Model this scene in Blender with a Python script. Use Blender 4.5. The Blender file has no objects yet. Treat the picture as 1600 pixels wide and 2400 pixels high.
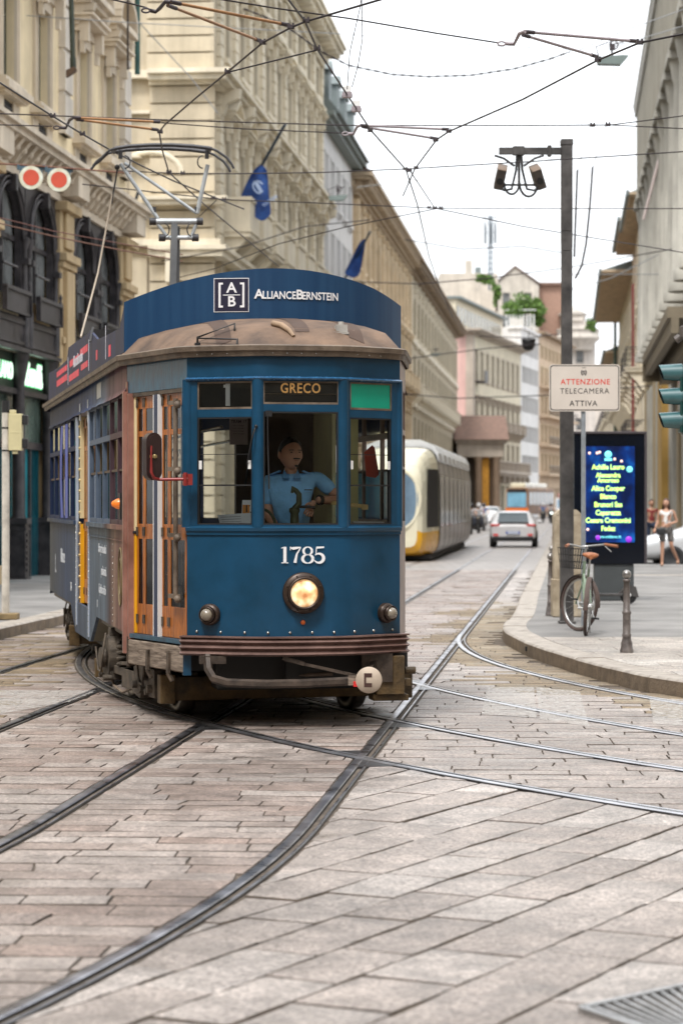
import bpy, math, random
from math import sin, cos, pi, radians, sqrt, atan2
from mathutils import Matrix, Vector
random.seed(7)
SC = bpy.context.scene
COL = SC.collection
F = 5553.7          # focal length in picture units (picture 1568 wide)
HC = 1.72           # camera height

def PD(x, y, d):    # picture point at distance d
    return Vector(((x - 784) * d / F, d, HC + (1154.4 - y) * d / F))
def PZ(x, y, z):    # picture point at height z
    return PD(x, y, (z - HC) * F / (1154.4 - y))

# ------------------------------------------------------------------ mesh builder
class MB:
    def __init__(s):
        s.v = []; s.f = []; s.mi = []; s.sm = []
        s.M = Matrix.Identity(4); s.m = 0; s.smooth = False; s.attr = []; s.a = 0.0
    def add(s, vs, fs, smooth=None):
        b = len(s.v); M = s.M
        s.v += [tuple(M @ Vector(p)) for p in vs]
        sm = s.smooth if smooth is None else smooth
        for q in fs:
            s.f.append([b + i for i in q]); s.mi.append(s.m); s.sm.append(sm); s.attr.append(s.a)
        return s
    def box(s, x0, x1, y0, y1, z0, z1):
        if x0 > x1: x0, x1 = x1, x0
        if y0 > y1: y0, y1 = y1, y0
        if z0 > z1: z0, z1 = z1, z0
        return s.add([(x0,y0,z0),(x1,y0,z0),(x1,y1,z0),(x0,y1,z0),(x0,y0,z1),(x1,y0,z1),(x1,y1,z1),(x0,y1,z1)],
              [(0,3,2,1),(4,5,6,7),(0,1,5,4),(1,2,6,5),(2,3,7,6),(3,0,4,7)], False)
    def bar(s, p, q, w, h, up=(0,0,1)):       # rectangular bar from p to q
        p = Vector(p); q = Vector(q); d = (q - p).normalized(); up = Vector(up)
        r = d.cross(up)
        if r.length < 1e-4: r = d.cross(Vector((1,0,0)))
        r.normalize(); u = r.cross(d).normalized()
        vs = [c + r*a*w/2 + u*b*h/2 for c in (p, q) for a, b in ((-1,-1),(1,-1),(1,1),(-1,1))]
        return s.add(vs, [(3,2,1,0),(4,5,6,7),(0,1,5,4),(1,2,6,5),(2,3,7,6),(3,0,4,7)], False)
    def tube(s, pts, r, n=8, caps=True, closed=False, smooth=True, sx=1.0):
        pts = [Vector(p) for p in pts]; N = len(pts)
        rs = r if isinstance(r, (list, tuple)) else [r] * N
        vs = []; nrm = None
        for i in range(N):
            if closed: t = pts[(i+1) % N] - pts[i-1]
            elif i == 0: t = pts[1] - pts[0]
            elif i == N-1: t = pts[-1] - pts[-2]
            else: t = (pts[i+1] - pts[i]).normalized() + (pts[i] - pts[i-1]).normalized()
            t.normalize()
            if nrm is None:
                nrm = t.cross(Vector((0,0,1)))
                if nrm.length < 1e-3: nrm = t.cross(Vector((0,1,0)))
            nrm = nrm - t * nrm.dot(t); nrm.normalize(); b = t.cross(nrm)
            for k in range(n):
                a = 2*pi*k/n
                vs.append(pts[i] + (nrm*cos(a)*sx + b*sin(a)) * rs[i])
        fs = []
        for i in range(N if closed else N-1):
            j = (i+1) % N
            for k in range(n):
                k2 = (k+1) % n
                fs.append((i*n+k, i*n+k2, j*n+k2, j*n+k))
        s.add(vs, fs, smooth)
        if caps and not closed:
            s.add(vs[:n], [tuple(range(n-1,-1,-1))], False); s.add(vs[-n:], [tuple(range(n))], False)
        return s
    def cyl(s, p, q, r, r2=None, n=16, smooth=True):
        return s.tube([p, q], [r, r if r2 is None else r2], n, True, False, smooth)
    def lathe(s, prof, n=20, M=None, smooth=True):
        vs = []
        for r, z in prof:
            for k in range(n):
                a = 2*pi*k/n; p = Vector((r*cos(a), r*sin(a), z))
                vs.append(M @ p if M is not None else p)
        fs = []
        for i in range(len(prof)-1):
            for k in range(n):
                k2 = (k+1) % n
                fs.append((i*n+k, i*n+k2, (i+1)*n+k2, (i+1)*n+k))
        s.add(vs, fs, smooth)
        if prof[0][0] > 1e-5: s.add(vs[:n], [tuple(range(n-1,-1,-1))], False)
        if prof[-1][0] > 1e-5: s.add(vs[-n:], [tuple(range(n))], False)
        return s
    def sph(s, c, rx, ry=None, rz=None, nu=14, nv=9):
        ry = rx if ry is None else ry; rz = rx if rz is None else rz
        return s.lathe([(sin(pi*i/nv), -cos(pi*i/nv)) for i in range(nv+1)], nu,
                       Matrix.Translation(Vector(c)) @ Matrix.Diagonal((rx, ry, rz, 1)))
    def prism(s, poly, h0, h1, ax='z', smooth=False):
        def mp(a, b, h):
            return (a, b, h) if ax == 'z' else ((a, h, b) if ax == 'y' else (h, a, b))
        n = len(poly)
        ar = sum(poly[i][0]*poly[(i+1)%n][1] - poly[(i+1)%n][0]*poly[i][1] for i in range(n))
        if (ar < 0) != (ax == 'y'): poly = poly[::-1]
        if h0 > h1: h0, h1 = h1, h0
        vs = [mp(a, b, h0) for a, b in poly] + [mp(a, b, h1) for a, b in poly]
        fs = [tuple(range(n-1,-1,-1)), tuple(range(n, 2*n))]
        s.add(vs, fs, False)
        s.add(vs, [(i, (i+1)%n, n+(i+1)%n, n+i) for i in range(n)], smooth)
        return s
    def grid(s, rows, smooth=True, closed=False):
        n = len(rows[0]); vs = [p for r in rows for p in r]; fs = []
        for i in range(len(rows)-1):
            for k in range(n if closed else n-1):
                k2 = (k+1) % n
                fs.append((i*n+k, i*n+k2, (i+1)*n+k2, (i+1)*n+k))
        return s.add(vs, fs, smooth)
    def ribbon(s, pts, ws, h0=0, h1=.006):     # flat stroke of varying width in the local xy plane
        L = []; R = []
        for i, p in enumerate(pts):
            a = pts[max(i-1,0)]; b = pts[min(i+1,len(pts)-1)]
            dx, dy = b[0]-a[0], b[1]-a[1]; l = sqrt(dx*dx+dy*dy) or 1
            w = (ws[i] if isinstance(ws, (list,tuple)) else ws)/2
            L.append((p[0]-dy/l*w, p[1]+dx/l*w)); R.append((p[0]+dy/l*w, p[1]-dx/l*w))
        vs = [(x,y,h1) for x,y in L] + [(x,y,h1) for x,y in R]; n = len(L)
        s.add(vs, [(i, n+i, n+i+1, i+1) for i in range(n-1)], False)
        return s
    def text(s, txt, size, M, bold=0.0, depth=.002, align='CENTER', sx=1.0, space=1.0):
        vs, fs = text_geo(txt, bold, align, space)
        k = Matrix.Diagonal((size*sx, size, 1, 1))
        o = s.M; s.M = o @ M @ k
        s.add([(x, y, z*depth) for x, y, z in vs], fs, False); s.M = o
        return s
    def build(s, name, mats, parent=None, bevel=0, sub=0, attr=None, autosm=False, seg=1, loc=None):
        me = bpy.data.meshes.new(name)
        me.from_pydata(s.v, [], s.f)
        if not isinstance(mats, (list, tuple)): mats = [mats]
        for m in mats: me.materials.append(m)
        me.polygons.foreach_set('material_index', s.mi)
        me.polygons.foreach_set('use_smooth', s.sm)
        if attr:
            at = me.attributes.new(attr, 'FLOAT', 'FACE'); at.data.foreach_set('value', s.attr)
        me.update()
        o = bpy.data.objects.new(name, me); COL.objects.link(o)
        if parent is not None: o.parent = parent
        if bevel:
            b = o.modifiers.new('bevel', 'BEVEL'); b.width = bevel; b.segments = seg; b.limit_method = 'ANGLE'; b.angle_limit = radians(35)
        if sub:
            b = o.modifiers.new('sub', 'SUBSURF'); b.levels = sub; b.render_levels = sub
        if loc is not None: o.location = loc
        return o

_tc = {}
def text_geo(txt, bold, align, space):
    key = (txt, bold, align, space)
    if key in _tc: return _tc[key]
    cu = bpy.data.curves.new('lettering', 'FONT'); cu.body = txt; cu.align_x = align; cu.align_y = 'CENTER'
    cu.offset = bold; cu.extrude = 0.5; cu.space_character = space; cu.resolution_u = 3
    ob = bpy.data.objects.new('lettering', cu); COL.objects.link(ob)
    dg = bpy.context.evaluated_depsgraph_get(); me = bpy.data.meshes.new_from_object(ob.evaluated_get(dg))
    r = ([tuple(v.co) for v in me.vertices], [tuple(p.vertices) for p in me.polygons])
    bpy.data.objects.remove(ob); bpy.data.curves.remove(cu); bpy.data.meshes.remove(me)
    _tc[key] = r
    return r

def tag(o, label=None, cat=None, group=None, kind=None):
    if label: o['label'] = label
    if cat: o['category'] = cat
    if group: o['group'] = group
    if kind: o['kind'] = kind
    return o
def empty(name, loc=(0,0,0), rz=0, label=None, cat=None, group=None):
    o = bpy.data.objects.new(name, None); COL.objects.link(o)
    o.location = loc; o.rotation_euler = (0,0,rz); o.empty_display_size = .2
    return tag(o, label, cat, group)
def kids(o): return [c for c in bpy.data.objects if c.parent == o]
def copy_tree(o, parent=None, ch=None):
    c = o.copy(); COL.objects.link(c); c.parent = parent
    for k in kids(o): copy_tree(k, c)
    return c

# ------------------------------------------------------------------ materials
def nodes(name):
    m = bpy.data.materials.new(name); m.use_nodes = True; nt = m.node_tree
    return m, nt, nt.nodes['Principled BSDF']
def N(nt, t, **k):
    n = nt.nodes.new(t)
    for a, b in k.items():
        if a.startswith('i_'): n.inputs[a[2:].replace('_', ' ')].default_value = b
        else: setattr(n, a, b)
    return n
def rgba(c): return (c[0], c[1], c[2], 1)
def mat(name, c, rough=.6, metal=0, var=.15, scale=3, bump=0, bscale=30, c2=None, spec=.5, coat=0, stretch=None, sharp=.5, emis=None, estr=1):
    m, nt, b = nodes(name)
    b.inputs['Roughness'].default_value = rough; b.inputs['Metallic'].default_value = metal
    b.inputs['Specular IOR Level'].default_value = spec; b.inputs['Coat Weight'].default_value = coat
    b.inputs['Base Color'].default_value = rgba(c)
    tc = N(nt, 'ShaderNodeTexCoord'); out = tc.outputs['Object']
    if stretch:
        mp = N(nt, 'ShaderNodeMapping'); mp.inputs['Scale'].default_value = stretch
        nt.links.new(out, mp.inputs[0]); out = mp.outputs[0]
    if var or c2:
        nz = N(nt, 'ShaderNodeTexNoise', i_Scale=scale, i_Detail=6, i_Roughness=.62); nt.links.new(out, nz.inputs['Vector'])
        rp = N(nt, 'ShaderNodeValToRGB'); e = rp.color_ramp.elements
        e[0].position = .5 - sharp/2*.7; e[1].position = .5 + sharp/2*.7
        a = c; d = c2 or c
        e[0].color = rgba([x*(1-var) for x in a]); e[1].color = rgba([x*(1+var) for x in d])
        nt.links.new(nz.outputs['Fac'], rp.inputs[0]); nt.links.new(rp.outputs[0], b.inputs['Base Color'])
        mr = N(nt, 'ShaderNodeMapRange'); mr.inputs[3].default_value = max(0, rough-.1); mr.inputs[4].default_value = min(1, rough+.12)
        nt.links.new(nz.outputs['Fac'], mr.inputs[0]); nt.links.new(mr.outputs[0], b.inputs['Roughness'])
    if bump:
        n2 = N(nt, 'ShaderNodeTexNoise', i_Scale=bscale, i_Detail=5, i_Roughness=.6); nt.links.new(out, n2.inputs['Vector'])
        bp = N(nt, 'ShaderNodeBump'); bp.inputs['Strength'].default_value = bump; bp.inputs['Distance'].default_value = .02
        nt.links.new(n2.outputs['Fac'], bp.inputs['Height']); nt.links.new(bp.outputs[0], b.inputs['Normal'])
    if emis:
        b.inputs['Emission Color'].default_value = rgba(emis); b.inputs['Emission Strength'].default_value = estr
    return m
def glass(name, tint=(.8,.85,.85), refl=1.0, rough=.02, ior=1.5):
    m, nt, b = nodes(name); nt.nodes.remove(b)
    tr = N(nt, 'ShaderNodeBsdfTransparent'); tr.inputs[0].default_value = rgba(tint)
    gl = N(nt, 'ShaderNodeBsdfGlossy'); gl.inputs['Roughness'].default_value = rough; gl.inputs[0].default_value = (refl,refl,refl,1)
    fr = N(nt, 'ShaderNodeFresnel'); fr.inputs[0].default_value = ior
    mx = N(nt, 'ShaderNodeMixShader')
    nt.links.new(fr.outputs[0], mx.inputs[0]); nt.links.new(tr.outputs[0], mx.inputs[1]); nt.links.new(gl.outputs[0], mx.inputs[2])
    nt.links.new(mx.outputs[0], nt.nodes['Material Output'].inputs[0])
    return m
def lamp_mat(name, c, s):
    return mat(name, c, .4, var=0, emis=c, estr=s)

# ------------------------------------------------------------------ camera, world, sun
cd = bpy.data.cameras.new('camera'); cam = bpy.data.objects.new('camera', cd); COL.objects.link(cam); SC.camera = cam
cam.location = (0,0,HC); cam.rotation_euler = (radians(90),0,0)
cd.sensor_fit = 'VERTICAL'; cd.sensor_height = 36; cd.sensor_width = 24; cd.lens = 85
cd.shift_y = -22/2400; cd.clip_end = 3000; cd.clip_start = .5
cd.dof.use_dof = True; cd.dof.focus_distance = 18.4; cd.dof.aperture_fstop = 3.0
SC.view_settings.view_transform = 'Standard'; SC.view_settings.look = 'None'; SC.view_settings.gamma = 1
SC.view_settings.exposure = 1.36
W = bpy.data.worlds.new('World'); SC.world = W; W.use_nodes = True; nt = W.node_tree
bg = nt.nodes['Background']; sky = N(nt, 'ShaderNodeTexSky'); sky.sky_type = 'NISHITA'; sky.sun_disc = False
SUN_EL, SUN_AZ = radians(58), radians(200)
sky.sun_elevation = SUN_EL; sky.sun_rotation = SUN_AZ; sky.air_density = 1.0; sky.dust_density = 4.0
# closed cloud deck: a pale even layer over the blue, brighter overhead
tc = N(nt, 'ShaderNodeTexCoord'); sp = N(nt, 'ShaderNodeSeparateXYZ'); nt.links.new(tc.outputs['Generated'], sp.inputs[0])
rp = N(nt, 'ShaderNodeValToRGB'); rp.color_ramp.elements[0].position = 0; rp.color_ramp.elements[0].color = (6.3,6.5,6.7,1)
rp.color_ramp.elements[1].position = .9; rp.color_ramp.elements[1].color = (8.6,8.7,8.8,1); nt.links.new(sp.outputs['Z'], rp.inputs[0])
mx = N(nt, 'ShaderNodeMix'); mx.data_type = 'RGBA'; mx.inputs['Factor'].default_value = .88
nt.links.new(sky.outputs[0], mx.inputs[6]); nt.links.new(rp.outputs[0], mx.inputs[7]); nt.links.new(mx.outputs[2], bg.inputs[0])
bg.inputs[1].default_value = .1
sd = bpy.data.lights.new('sun', 'SUN'); sd.energy = 1.2; sd.angle = radians(11); sd.color = (1,.965,.92)
so = bpy.data.objects.new('sun', sd); COL.objects.link(so)
# nishita: rotation measured from +Y clockwise; direction to the sun
sv = Vector((sin(SUN_AZ)*cos(SUN_EL), cos(SUN_AZ)*cos(SUN_EL), sin(SUN_EL)))
so.rotation_euler = sv.to_track_quat('Z', 'Y').to_euler(); so.location = (0,0,60)
SC.cycles.use_denoising = True
try: SC.cycles.denoiser = 'OPENIMAGEDENOISE'
except Exception: pass
SC.cycles.max_bounces = 7; SC.cycles.transparent_max_bounces = 14; SC.cycles.caustics_reflective = False; SC.cycles.caustics_refractive = False
SC.cycles.sample_clamp_indirect = 6
# ------------------------------------------------------------------ tracks
TH = math.atan(.094)
def arc(x, y, phi, R, L, step=.35, sgn=1):
    pts = []; n = int(L/step)
    for i in range(n+1):
        pts.append((x, y, phi)); x += sin(phi)*step; y -= cos(phi)*step; phi += sgn*step/R
    return pts
def straight(X0, d0, d1, step=2.0):
    n = max(1, int(abs(d1-d0)/step)); return [(X0+.094*(d0+(d1-d0)*i/n), d0+(d1-d0)*i/n, -TH) for i in range(n+1)]
CA = straight(-2.10, 330, 13.3, 3.0) + arc(-2.10+.094*13.2, 13.2, -TH, 23.7, 13, sgn=-1)
CB = straight(-5.05, 330, 12.0, 3.0) + arc(-5.05+.094*11.9, 11.9, -TH, 23.7, 9, sgn=-1)
CC = arc(-5.05+.094*31.5, 31.5, -TH, 26.5, 24)
CD_ = arc(-2.10+.094*31.5, 31.5, -TH, 25.0, 22)
def offs(path, o): return [(x + cos(p)*o, y + sin(p)*o, p) for x, y, p in path]
GA = .7225
RAILS = [('A', offs(CA,-GA), 'right curving rail ahead'), ('A', offs(CA, GA), ''), ('B', offs(CB,-GA), ''), ('B', offs(CB, GA), ''),
         ('C', offs(CC,-GA), ''), ('C', offs(CC, GA), ''), ('D', offs(CD_,-GA), ''), ('D', offs(CD_, GA), '')]
M_rail = mat('rail_steel', (.16,.16,.17), .3, 1.0, .3, 6, .12, 60, stretch=(1,1,1))
M_railtop = mat('rail_head_steel', (.24,.24,.27), .28, 1.0, .3, 3, c2=(.46,.46,.5))
M_railtop2 = mat('skylit_rail_head', (.62,.62,.65), .30, 1.0, .15, 3)  # paler steel for the curved rails, reflected sky put into the colour
M_groove = mat('rail_groove', (.012,.011,.010), .7, 0, .3)
RL = ['rail left of the foreground, curving to the lower left corner from under the tram',
      'dark curved rail sweeping from the street centre to the bottom left corner',
      'outer rail at far left, seen short at the picture edge behind the pole',
      'rail at the left running under the middle of the old tram',
      'curved rail under the old tram wheels leading to the lower of the three crossing rails',
      'second curved rail ahead of the tram, crossing the straight rail and running right',
      'dark curved rail branching from beside the tram towards the right picture edge',
      'shiny rail branching round the pavement corner, nearest the kerb']
for (nm, path, _), lab in zip(RAILS, RL):
    if nm == 'C': zt = .0100
    elif nm == 'D': zt = .0085
    elif nm == 'A': zt = .0070
    else: zt = .0050
    side = 1
    mb = MB(); mb.smooth = True
    # cross section: running head, groove, guard lip
    prof = [(-.060,-.05),(-.060,zt-.004),(-.054,zt-.001),(-.042,zt),(-.022,zt),(-.006,zt-.001),(.0,zt-.005),(.002,-.032),(.034,-.032),(.036,zt-.005),(.042,zt-.002),(.050,zt-.002),(.056,zt-.005),(.056,-.05)]
    idx = [0,1,1,1,1,1,2,2,2,1,1,0,0]
    for k in range(len(prof)-1):
        mb.m = idx[k]; rows = []
        for x, y, p in path:
            rows.append([(x + cos(p)*prof[k+j][0], y + sin(p)*prof[k+j][0], prof[k+j][1]) for j in (0,1)])
        mb.grid(rows, smooth=True)
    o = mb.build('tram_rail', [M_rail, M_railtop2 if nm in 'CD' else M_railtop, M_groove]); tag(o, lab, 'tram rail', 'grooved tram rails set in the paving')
# cast frogs where the rails cross
M_frog = mat('frog_plate', (.2,.2,.21), .32, 1.0, .35, 8, .1, 50)
def cross_pts(p1, p2):
    out = []
    for i in range(len(p1)-1):
        a = Vector(p1[i][:2]); b = Vector(p1[i+1][:2])
        for j in range(len(p2)-1):
            c = Vector(p2[j][:2]); d = Vector(p2[j+1][:2])
            if max(a.x,b.x)+.01 < min(c.x,d.x) or max(c.x,d.x)+.01 < min(a.x,b.x) or max(a.y,b.y) < min(c.y,d.y) or max(c.y,d.y) < min(a.y,b.y): continue
            r, s_ = b-a, d-c; den = r.x*s_.y - r.y*s_.x
            if abs(den) < 1e-9: continue
            t = ((c-a).x*s_.y - (c-a).y*s_.x)/den; u = ((c-a).x*r.y - (c-a).y*r.x)/den
            if 0 <= t <= 1 and 0 <= u <= 1: out.append((a+r*t, p1[i][2], p2[j][2]))
    return out
FROGS = []
for i, j in ((0,4),(0,5),(1,4),(1,5),(1,6),(0,6),(3,4),(2,4)):
    for c, pa, pb in cross_pts(RAILS[i][1], RAILS[j][1]):
        if 8 < c.y < 32: FROGS.append((c, pa, pb))
for n_, (c, pa, pb) in enumerate(FROGS):
    mb = MB(); da = Vector((sin(pa), -cos(pa))); db = Vector((sin(pb), -cos(pb)))
    ang = abs(pb-pa); na = Vector((cos(pa), sin(pa)))
    l = min(.62, .15/max(.12, sin(ang/2)))
    w = .066
    for sa, sb in ((1,1),(-1,-1)):
        p0 = c; pA = c + da*sa*l; pB = c + db*sb*l
        mb.prism([(p0.x,p0.y),(pA.x,pA.y),(pB.x,pB.y)], -.02, .0045)
    for sa, sb in ((1,-1),(-1,1)):
        p0 = c; pA = c + da*sa*.13; pB = c + db*sb*.13
        mb.prism([(p0.x,p0.y),(pA.x,pA.y),(pB.x,pB.y)], -.02, .0042)
    o = mb.build('rail_crossing', M_frog)
    tag(o, ['worn steel crossing plate where curved and straight rails meet beside the tram', 'steel crossing plate between the two crossing rails, right of the tram front',
            'steel plate filling the crossing of rails in front of the tram', 'steel crossing plate in the middle of the picture nearest the camera',
            'steel crossing plate beyond the tram corner on the right', 'steel crossing plate under the tram nose', 'steel crossing plate by the front left wheel', 'steel crossing plate under the old tram'][n_ % 8], 'rail crossing')

# ------------------------------------------------------------------ stone paving
KERB_R = [(30.0,330),(21.76,240),(13.3,150),(7.66,90),(4.33,54.7),(3.09,41.6),(2.70,37.2),(2.36,33.6),(2.16,32.0),(2.05,30.8),(2.00,29.6),(2.03,28.5),(2.10,27.0),(2.25,25.4),(2.42,24.0),(2.63,22.75),(2.85,21.8),(3.5,20.3),(4.6,18.9),(6.5,17.4),(10,15.6),(16,13.4)]
def lerp_poly(pts, n=6):
    out = []
    for i in range(len(pts)-1):
        p0 = pts[max(i-1,0)]; p1 = pts[i]; p2 = pts[i+1]; p3 = pts[min(i+2,len(pts)-1)]
        for k in range(n):
            t = k/n
            out.append(tuple(.5*((2*p1[a]) + (-p0[a]+p2[a])*t + (2*p0[a]-5*p1[a]+4*p2[a]-p3[a])*t*t + (-p0[a]+3*p1[a]-3*p2[a]+p3[a])*t**3) for a in (0,1)))
    out.append(pts[-1]); return out
KR = lerp_poly(KERB_R[3:], 6); KR = [KERB_R[0], KERB_R[1], KERB_R[2]] + KR
def side_of(x, y, path):     # signed distance to a path (positive = left of travel towards the camera = picture right)
    best = 1e9; sg = 0; bi = None
    for i in range(len(path)-1):
        ax, ay = path[i][:2]; bx, by = path[i+1][:2]
        dx, dy = bx-ax, by-ay; L2 = dx*dx+dy*dy
        t = max(0, min(1, ((x-ax)*dx+(y-ay)*dy)/L2)); px, py = ax+dx*t, ay+dy*t
        q = (x-px)**2+(y-py)**2
        if q < best:
            best = q; L = sqrt(L2); nx, ny = -dy/L, dx/L    # left normal of travel
            sg = (x-px)*nx+(y-py)*ny; bi = (px, py, nx, ny)
    return sg, sqrt(best), bi
NEAR = [[p for p in r[1] if p[1] < 80] for r in RAILS]
def local_seg(path, x, y):
    return side_of(x, y, path)
def clip(poly, px, py, nx, ny, off):    # keep n.(p-q) >= off
    out = []; n = len(poly)
    for i in range(n):
        a = poly[i]; b = poly[(i+1)%n]
        da = (a[0]-px)*nx+(a[1]-py)*ny-off; db = (b[0]-px)*nx+(b[1]-py)*ny-off
        if da >= 0: out.append(a)
        if (da >= 0) != (db >= 0):
            t = da/(da-db); out.append((a[0]+(b[0]-a[0])*t, a[1]+(b[1]-a[1])*t))
    return out
def area(p): return abs(sum(p[i][0]*p[(i+1)%len(p)][1]-p[(i+1)%len(p)][0]*p[i][1] for i in range(len(p))))/2
def cen(p): return sum(a[0] for a in p)/len(p), sum(a[1] for a in p)/len(p)
def inset(p, d):
    for i in range(len(p)):
        a = p[i]; b = p[(i+1)%len(p)]
    n = len(p); q = list(p); c = cen(p)
    for i in range(n):
        a = p[i]; b = p[(i+1)%n]; dx, dy = b[0]-a[0], b[1]-a[1]; L = sqrt(dx*dx+dy*dy)
        if L < 1e-5: continue
        nx, ny = -dy/L, dx/L
        if (c[0]-a[0])*nx+(c[1]-a[1])*ny < 0: nx, ny = -nx, -ny
        q = clip(q, a[0], a[1], nx, ny, d)
        if len(q) < 3: return []
    return q
def tidy(p):
    o = []
    for a in p:
        if not o or (a[0]-o[-1][0])**2+(a[1]-o[-1][1])**2 > 1e-5: o.append(a)
    if len(o) > 1 and (o[0][0]-o[-1][0])**2+(o[0][1]-o[-1][1])**2 < 1e-5: o.pop()
    return o
def road_region(x, y):
    if x < -7.13 + .094*y: return 'L'
    if side_of(x, y, KR)[0] > 0: return 'R'
    a = side_of(x, y, NEAR[1])[0]
    if a > 0 and (side_of(x, y, NEAR[4])[0] < 0 and y < 17.5): return 'F'
    if y < 15 and a > 0 and side_of(x, y, NEAR[4])[0] > 0 and x > 7: return 'S'
    return 'S'
LA = 0.0
slab = MB(); slab.smooth = False
rnd = random.Random(3)
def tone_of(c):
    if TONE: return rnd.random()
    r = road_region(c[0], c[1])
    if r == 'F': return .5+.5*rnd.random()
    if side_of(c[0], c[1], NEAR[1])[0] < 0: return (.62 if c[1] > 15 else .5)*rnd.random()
    return min(1, .38+.6*rnd.random() + max(0, c[1]-24)*.02)  # paler with distance: grazing sheen put into the stone tone
TONE = 0
def dirt_of(c):
    if TONE: return 0
    k = side_of(c[0], c[1], KR)[1]
    if k < .95 + .25*sin(c[1]*1.7) and 19 < c[1] and rnd.random() < (47-c[1])/12: return 2
    if c[0] < -2.9 and c[1] > 19 and rnd.random() < .6*(48-c[1])/20: return 2
    return 0
def put_slab(poly, joint, z, bev=.008, rough=1.0):
    q = inset(tidy(poly), joint/2)
    q = tidy(q)
    if len(q) < 3 or area(q) < .004: return
    # ragged edges on large near stones
    c = cen(q)
    if c[1] < 26 and rough:
        r = []
        for i in range(len(q)):
            a = q[i]; b = q[(i+1)%len(q)]; L = sqrt((a[0]-b[0])**2+(a[1]-b[1])**2); k = max(1, int(L/.11))
            for j in range(k):
                t = j/k; jx = rnd.uniform(-1,1)*.006*rough*(0 if j == 0 else 1)
                dx, dy = (b[0]-a[0])/L, (b[1]-a[1])/L
                r.append((a[0]+(b[0]-a[0])*t - dy*jx, a[1]+(b[1]-a[1])*t + dx*jx))
        q = r
    ar = sum(q[i][0]*q[(i+1)%len(q)][1]-q[(i+1)%len(q)][0]*q[i][1] for i in range(len(q)))
    if ar < 0: q = q[::-1]
    n = len(q)
    tx, ty = rnd.gauss(0,.0055)*rough, rnd.gauss(0,.0055)*rough
    dz = rnd.gauss(0,.0014)*rough
    def zz(p, h): return z + h + dz + (p[0]-c[0])*tx + (p[1]-c[1])*ty
    ca_, sa_ = cos(LA), sin(LA); loc_ = lambda p: ((p[0]-c[0])*ca_+(p[1]-c[1])*sa_, -(p[0]-c[0])*sa_+(p[1]-c[1])*ca_)
    hx = max(.05, max(abs(loc_(p)[0]) for p in q)); hy = max(.05, max(abs(loc_(p)[1]) for p in q)); thin = rnd.uniform(.4,1.3)
    ex = .45 if abs(LA) < .5 else .9
    def shr(p, d_):
        a_, b_ = loc_(p); a_ *= max(0,1-d_*ex*thin/hx); b_ *= max(0,1-d_*1.1/hy); return (c[0]+a_*ca_-b_*sa_, c[1]+a_*sa_+b_*ca_)
    i1 = [shr(p, bev*.9) for p in q]
    i2 = [shr(p, bev*2.6) for p in q]
    vs = [(p[0],p[1],z-.03) for p in q] + [(p[0],p[1],zz(p,-.008)) for p in q] + [(p[0],p[1],zz(p,-.002)) for p in i1] + [(p[0],p[1],zz(p,0)) for p in i2]
    fs = []
    for L in range(3):
        for i in range(n): fs.append((L*n+i, L*n+(i+1)%n, (L+1)*n+(i+1)%n, (L+1)*n+i))
    fs.append(tuple(range(3*n, 4*n)))
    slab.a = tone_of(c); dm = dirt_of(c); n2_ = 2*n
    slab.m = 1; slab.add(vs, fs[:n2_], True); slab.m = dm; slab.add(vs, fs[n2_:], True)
def lay(ang, roww, lmin, lmax, xr, yr, region, joint=.014, z=0.0, jit=.02, regf=road_region, rails=True, bev=.008, rough=1.0, wfun=None):
    global LA
    LA = ang; ca, sa = cos(ang), sin(ang)            # long axis direction (ca,sa); rows stacked along (-sa,ca)
    cx, cy = (xr[0]+xr[1])/2, (yr[0]+yr[1])/2; D = sqrt((xr[1]-xr[0])**2+(yr[1]-yr[0])**2)/2
    v = -D
    while v < D:
        w = roww*rnd.uniform(.86,1.14)
        u = -D + rnd.uniform(0, lmax)
        wob = rnd.uniform(-1,1)*.012
        e0 = rnd.uniform(-1,1)*jit*.4
        while u < D:
            l = rnd.uniform(lmin, lmax); e1 = rnd.uniform(-1,1)*jit*(.9 if rnd.random() < .15 else .25)
            mx_, my_ = cx + (u+l/2)*ca - (v+w/2)*sa, cy + (u+l/2)*sa + (v+w/2)*ca
            if abs(mx_) < .155*my_+1.6 and yr[0] < my_ < yr[1] and xr[0]-1 < mx_ < xr[1]+1:
                j = [rnd.uniform(-1,1)*jit*.16 for _ in range(4)]
                loc = [(u+e0, v+j[0]), (u+l+e1, v+j[1]), (u+l-e1*.6, v+w+j[2]), (u-e0*.6, v+w+j[3])]
                polys = [[(cx + a*ca - b*sa, cy + a*sa + b*ca) for a, b in loc]]
                if rails:
                    for P in NEAR:
                        nxt = []
                        for p in polys:
                            c = cen(p); sg, ds, bi = side_of(c[0], c[1], P)
                            if ds > .65 or bi is None: nxt.append(p); continue
                            for sgn in (1,-1):
                                k = clip(p, bi[0], bi[1], bi[2]*sgn, bi[3]*sgn, .070)
                                if len(k) >= 3: nxt.append(k)
                        polys = nxt
                if region == 'P':
                    nxt = []
                    for p in polys:
                        for _ in range(3):
                            if len(p) < 3: break
                            w_ = max(p, key=lambda a: -side_of(a[0], a[1], KR)[0]); sg, ds, bi = side_of(w_[0], w_[1], KR)
                            if sg < .30: p = clip(p, bi[0], bi[1], bi[2], bi[3], .304)
                        nxt.append(p)
                    polys = nxt
                for p in polys:
                    if len(p) < 3: continue
                    c = cen(p)
                    if regf(c[0], c[1]) != region: continue
                    # kerb
                    if rails:
                        sg, ds, bi = side_of(c[0], c[1], KR)
                        if ds < .5: p = clip(p, bi[0], bi[1], -bi[2], -bi[3], .01)
                    if len(p) >= 3: put_slab(p, joint, z, bev, rough)
            u += l; e0 = e1
        v += w
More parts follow.
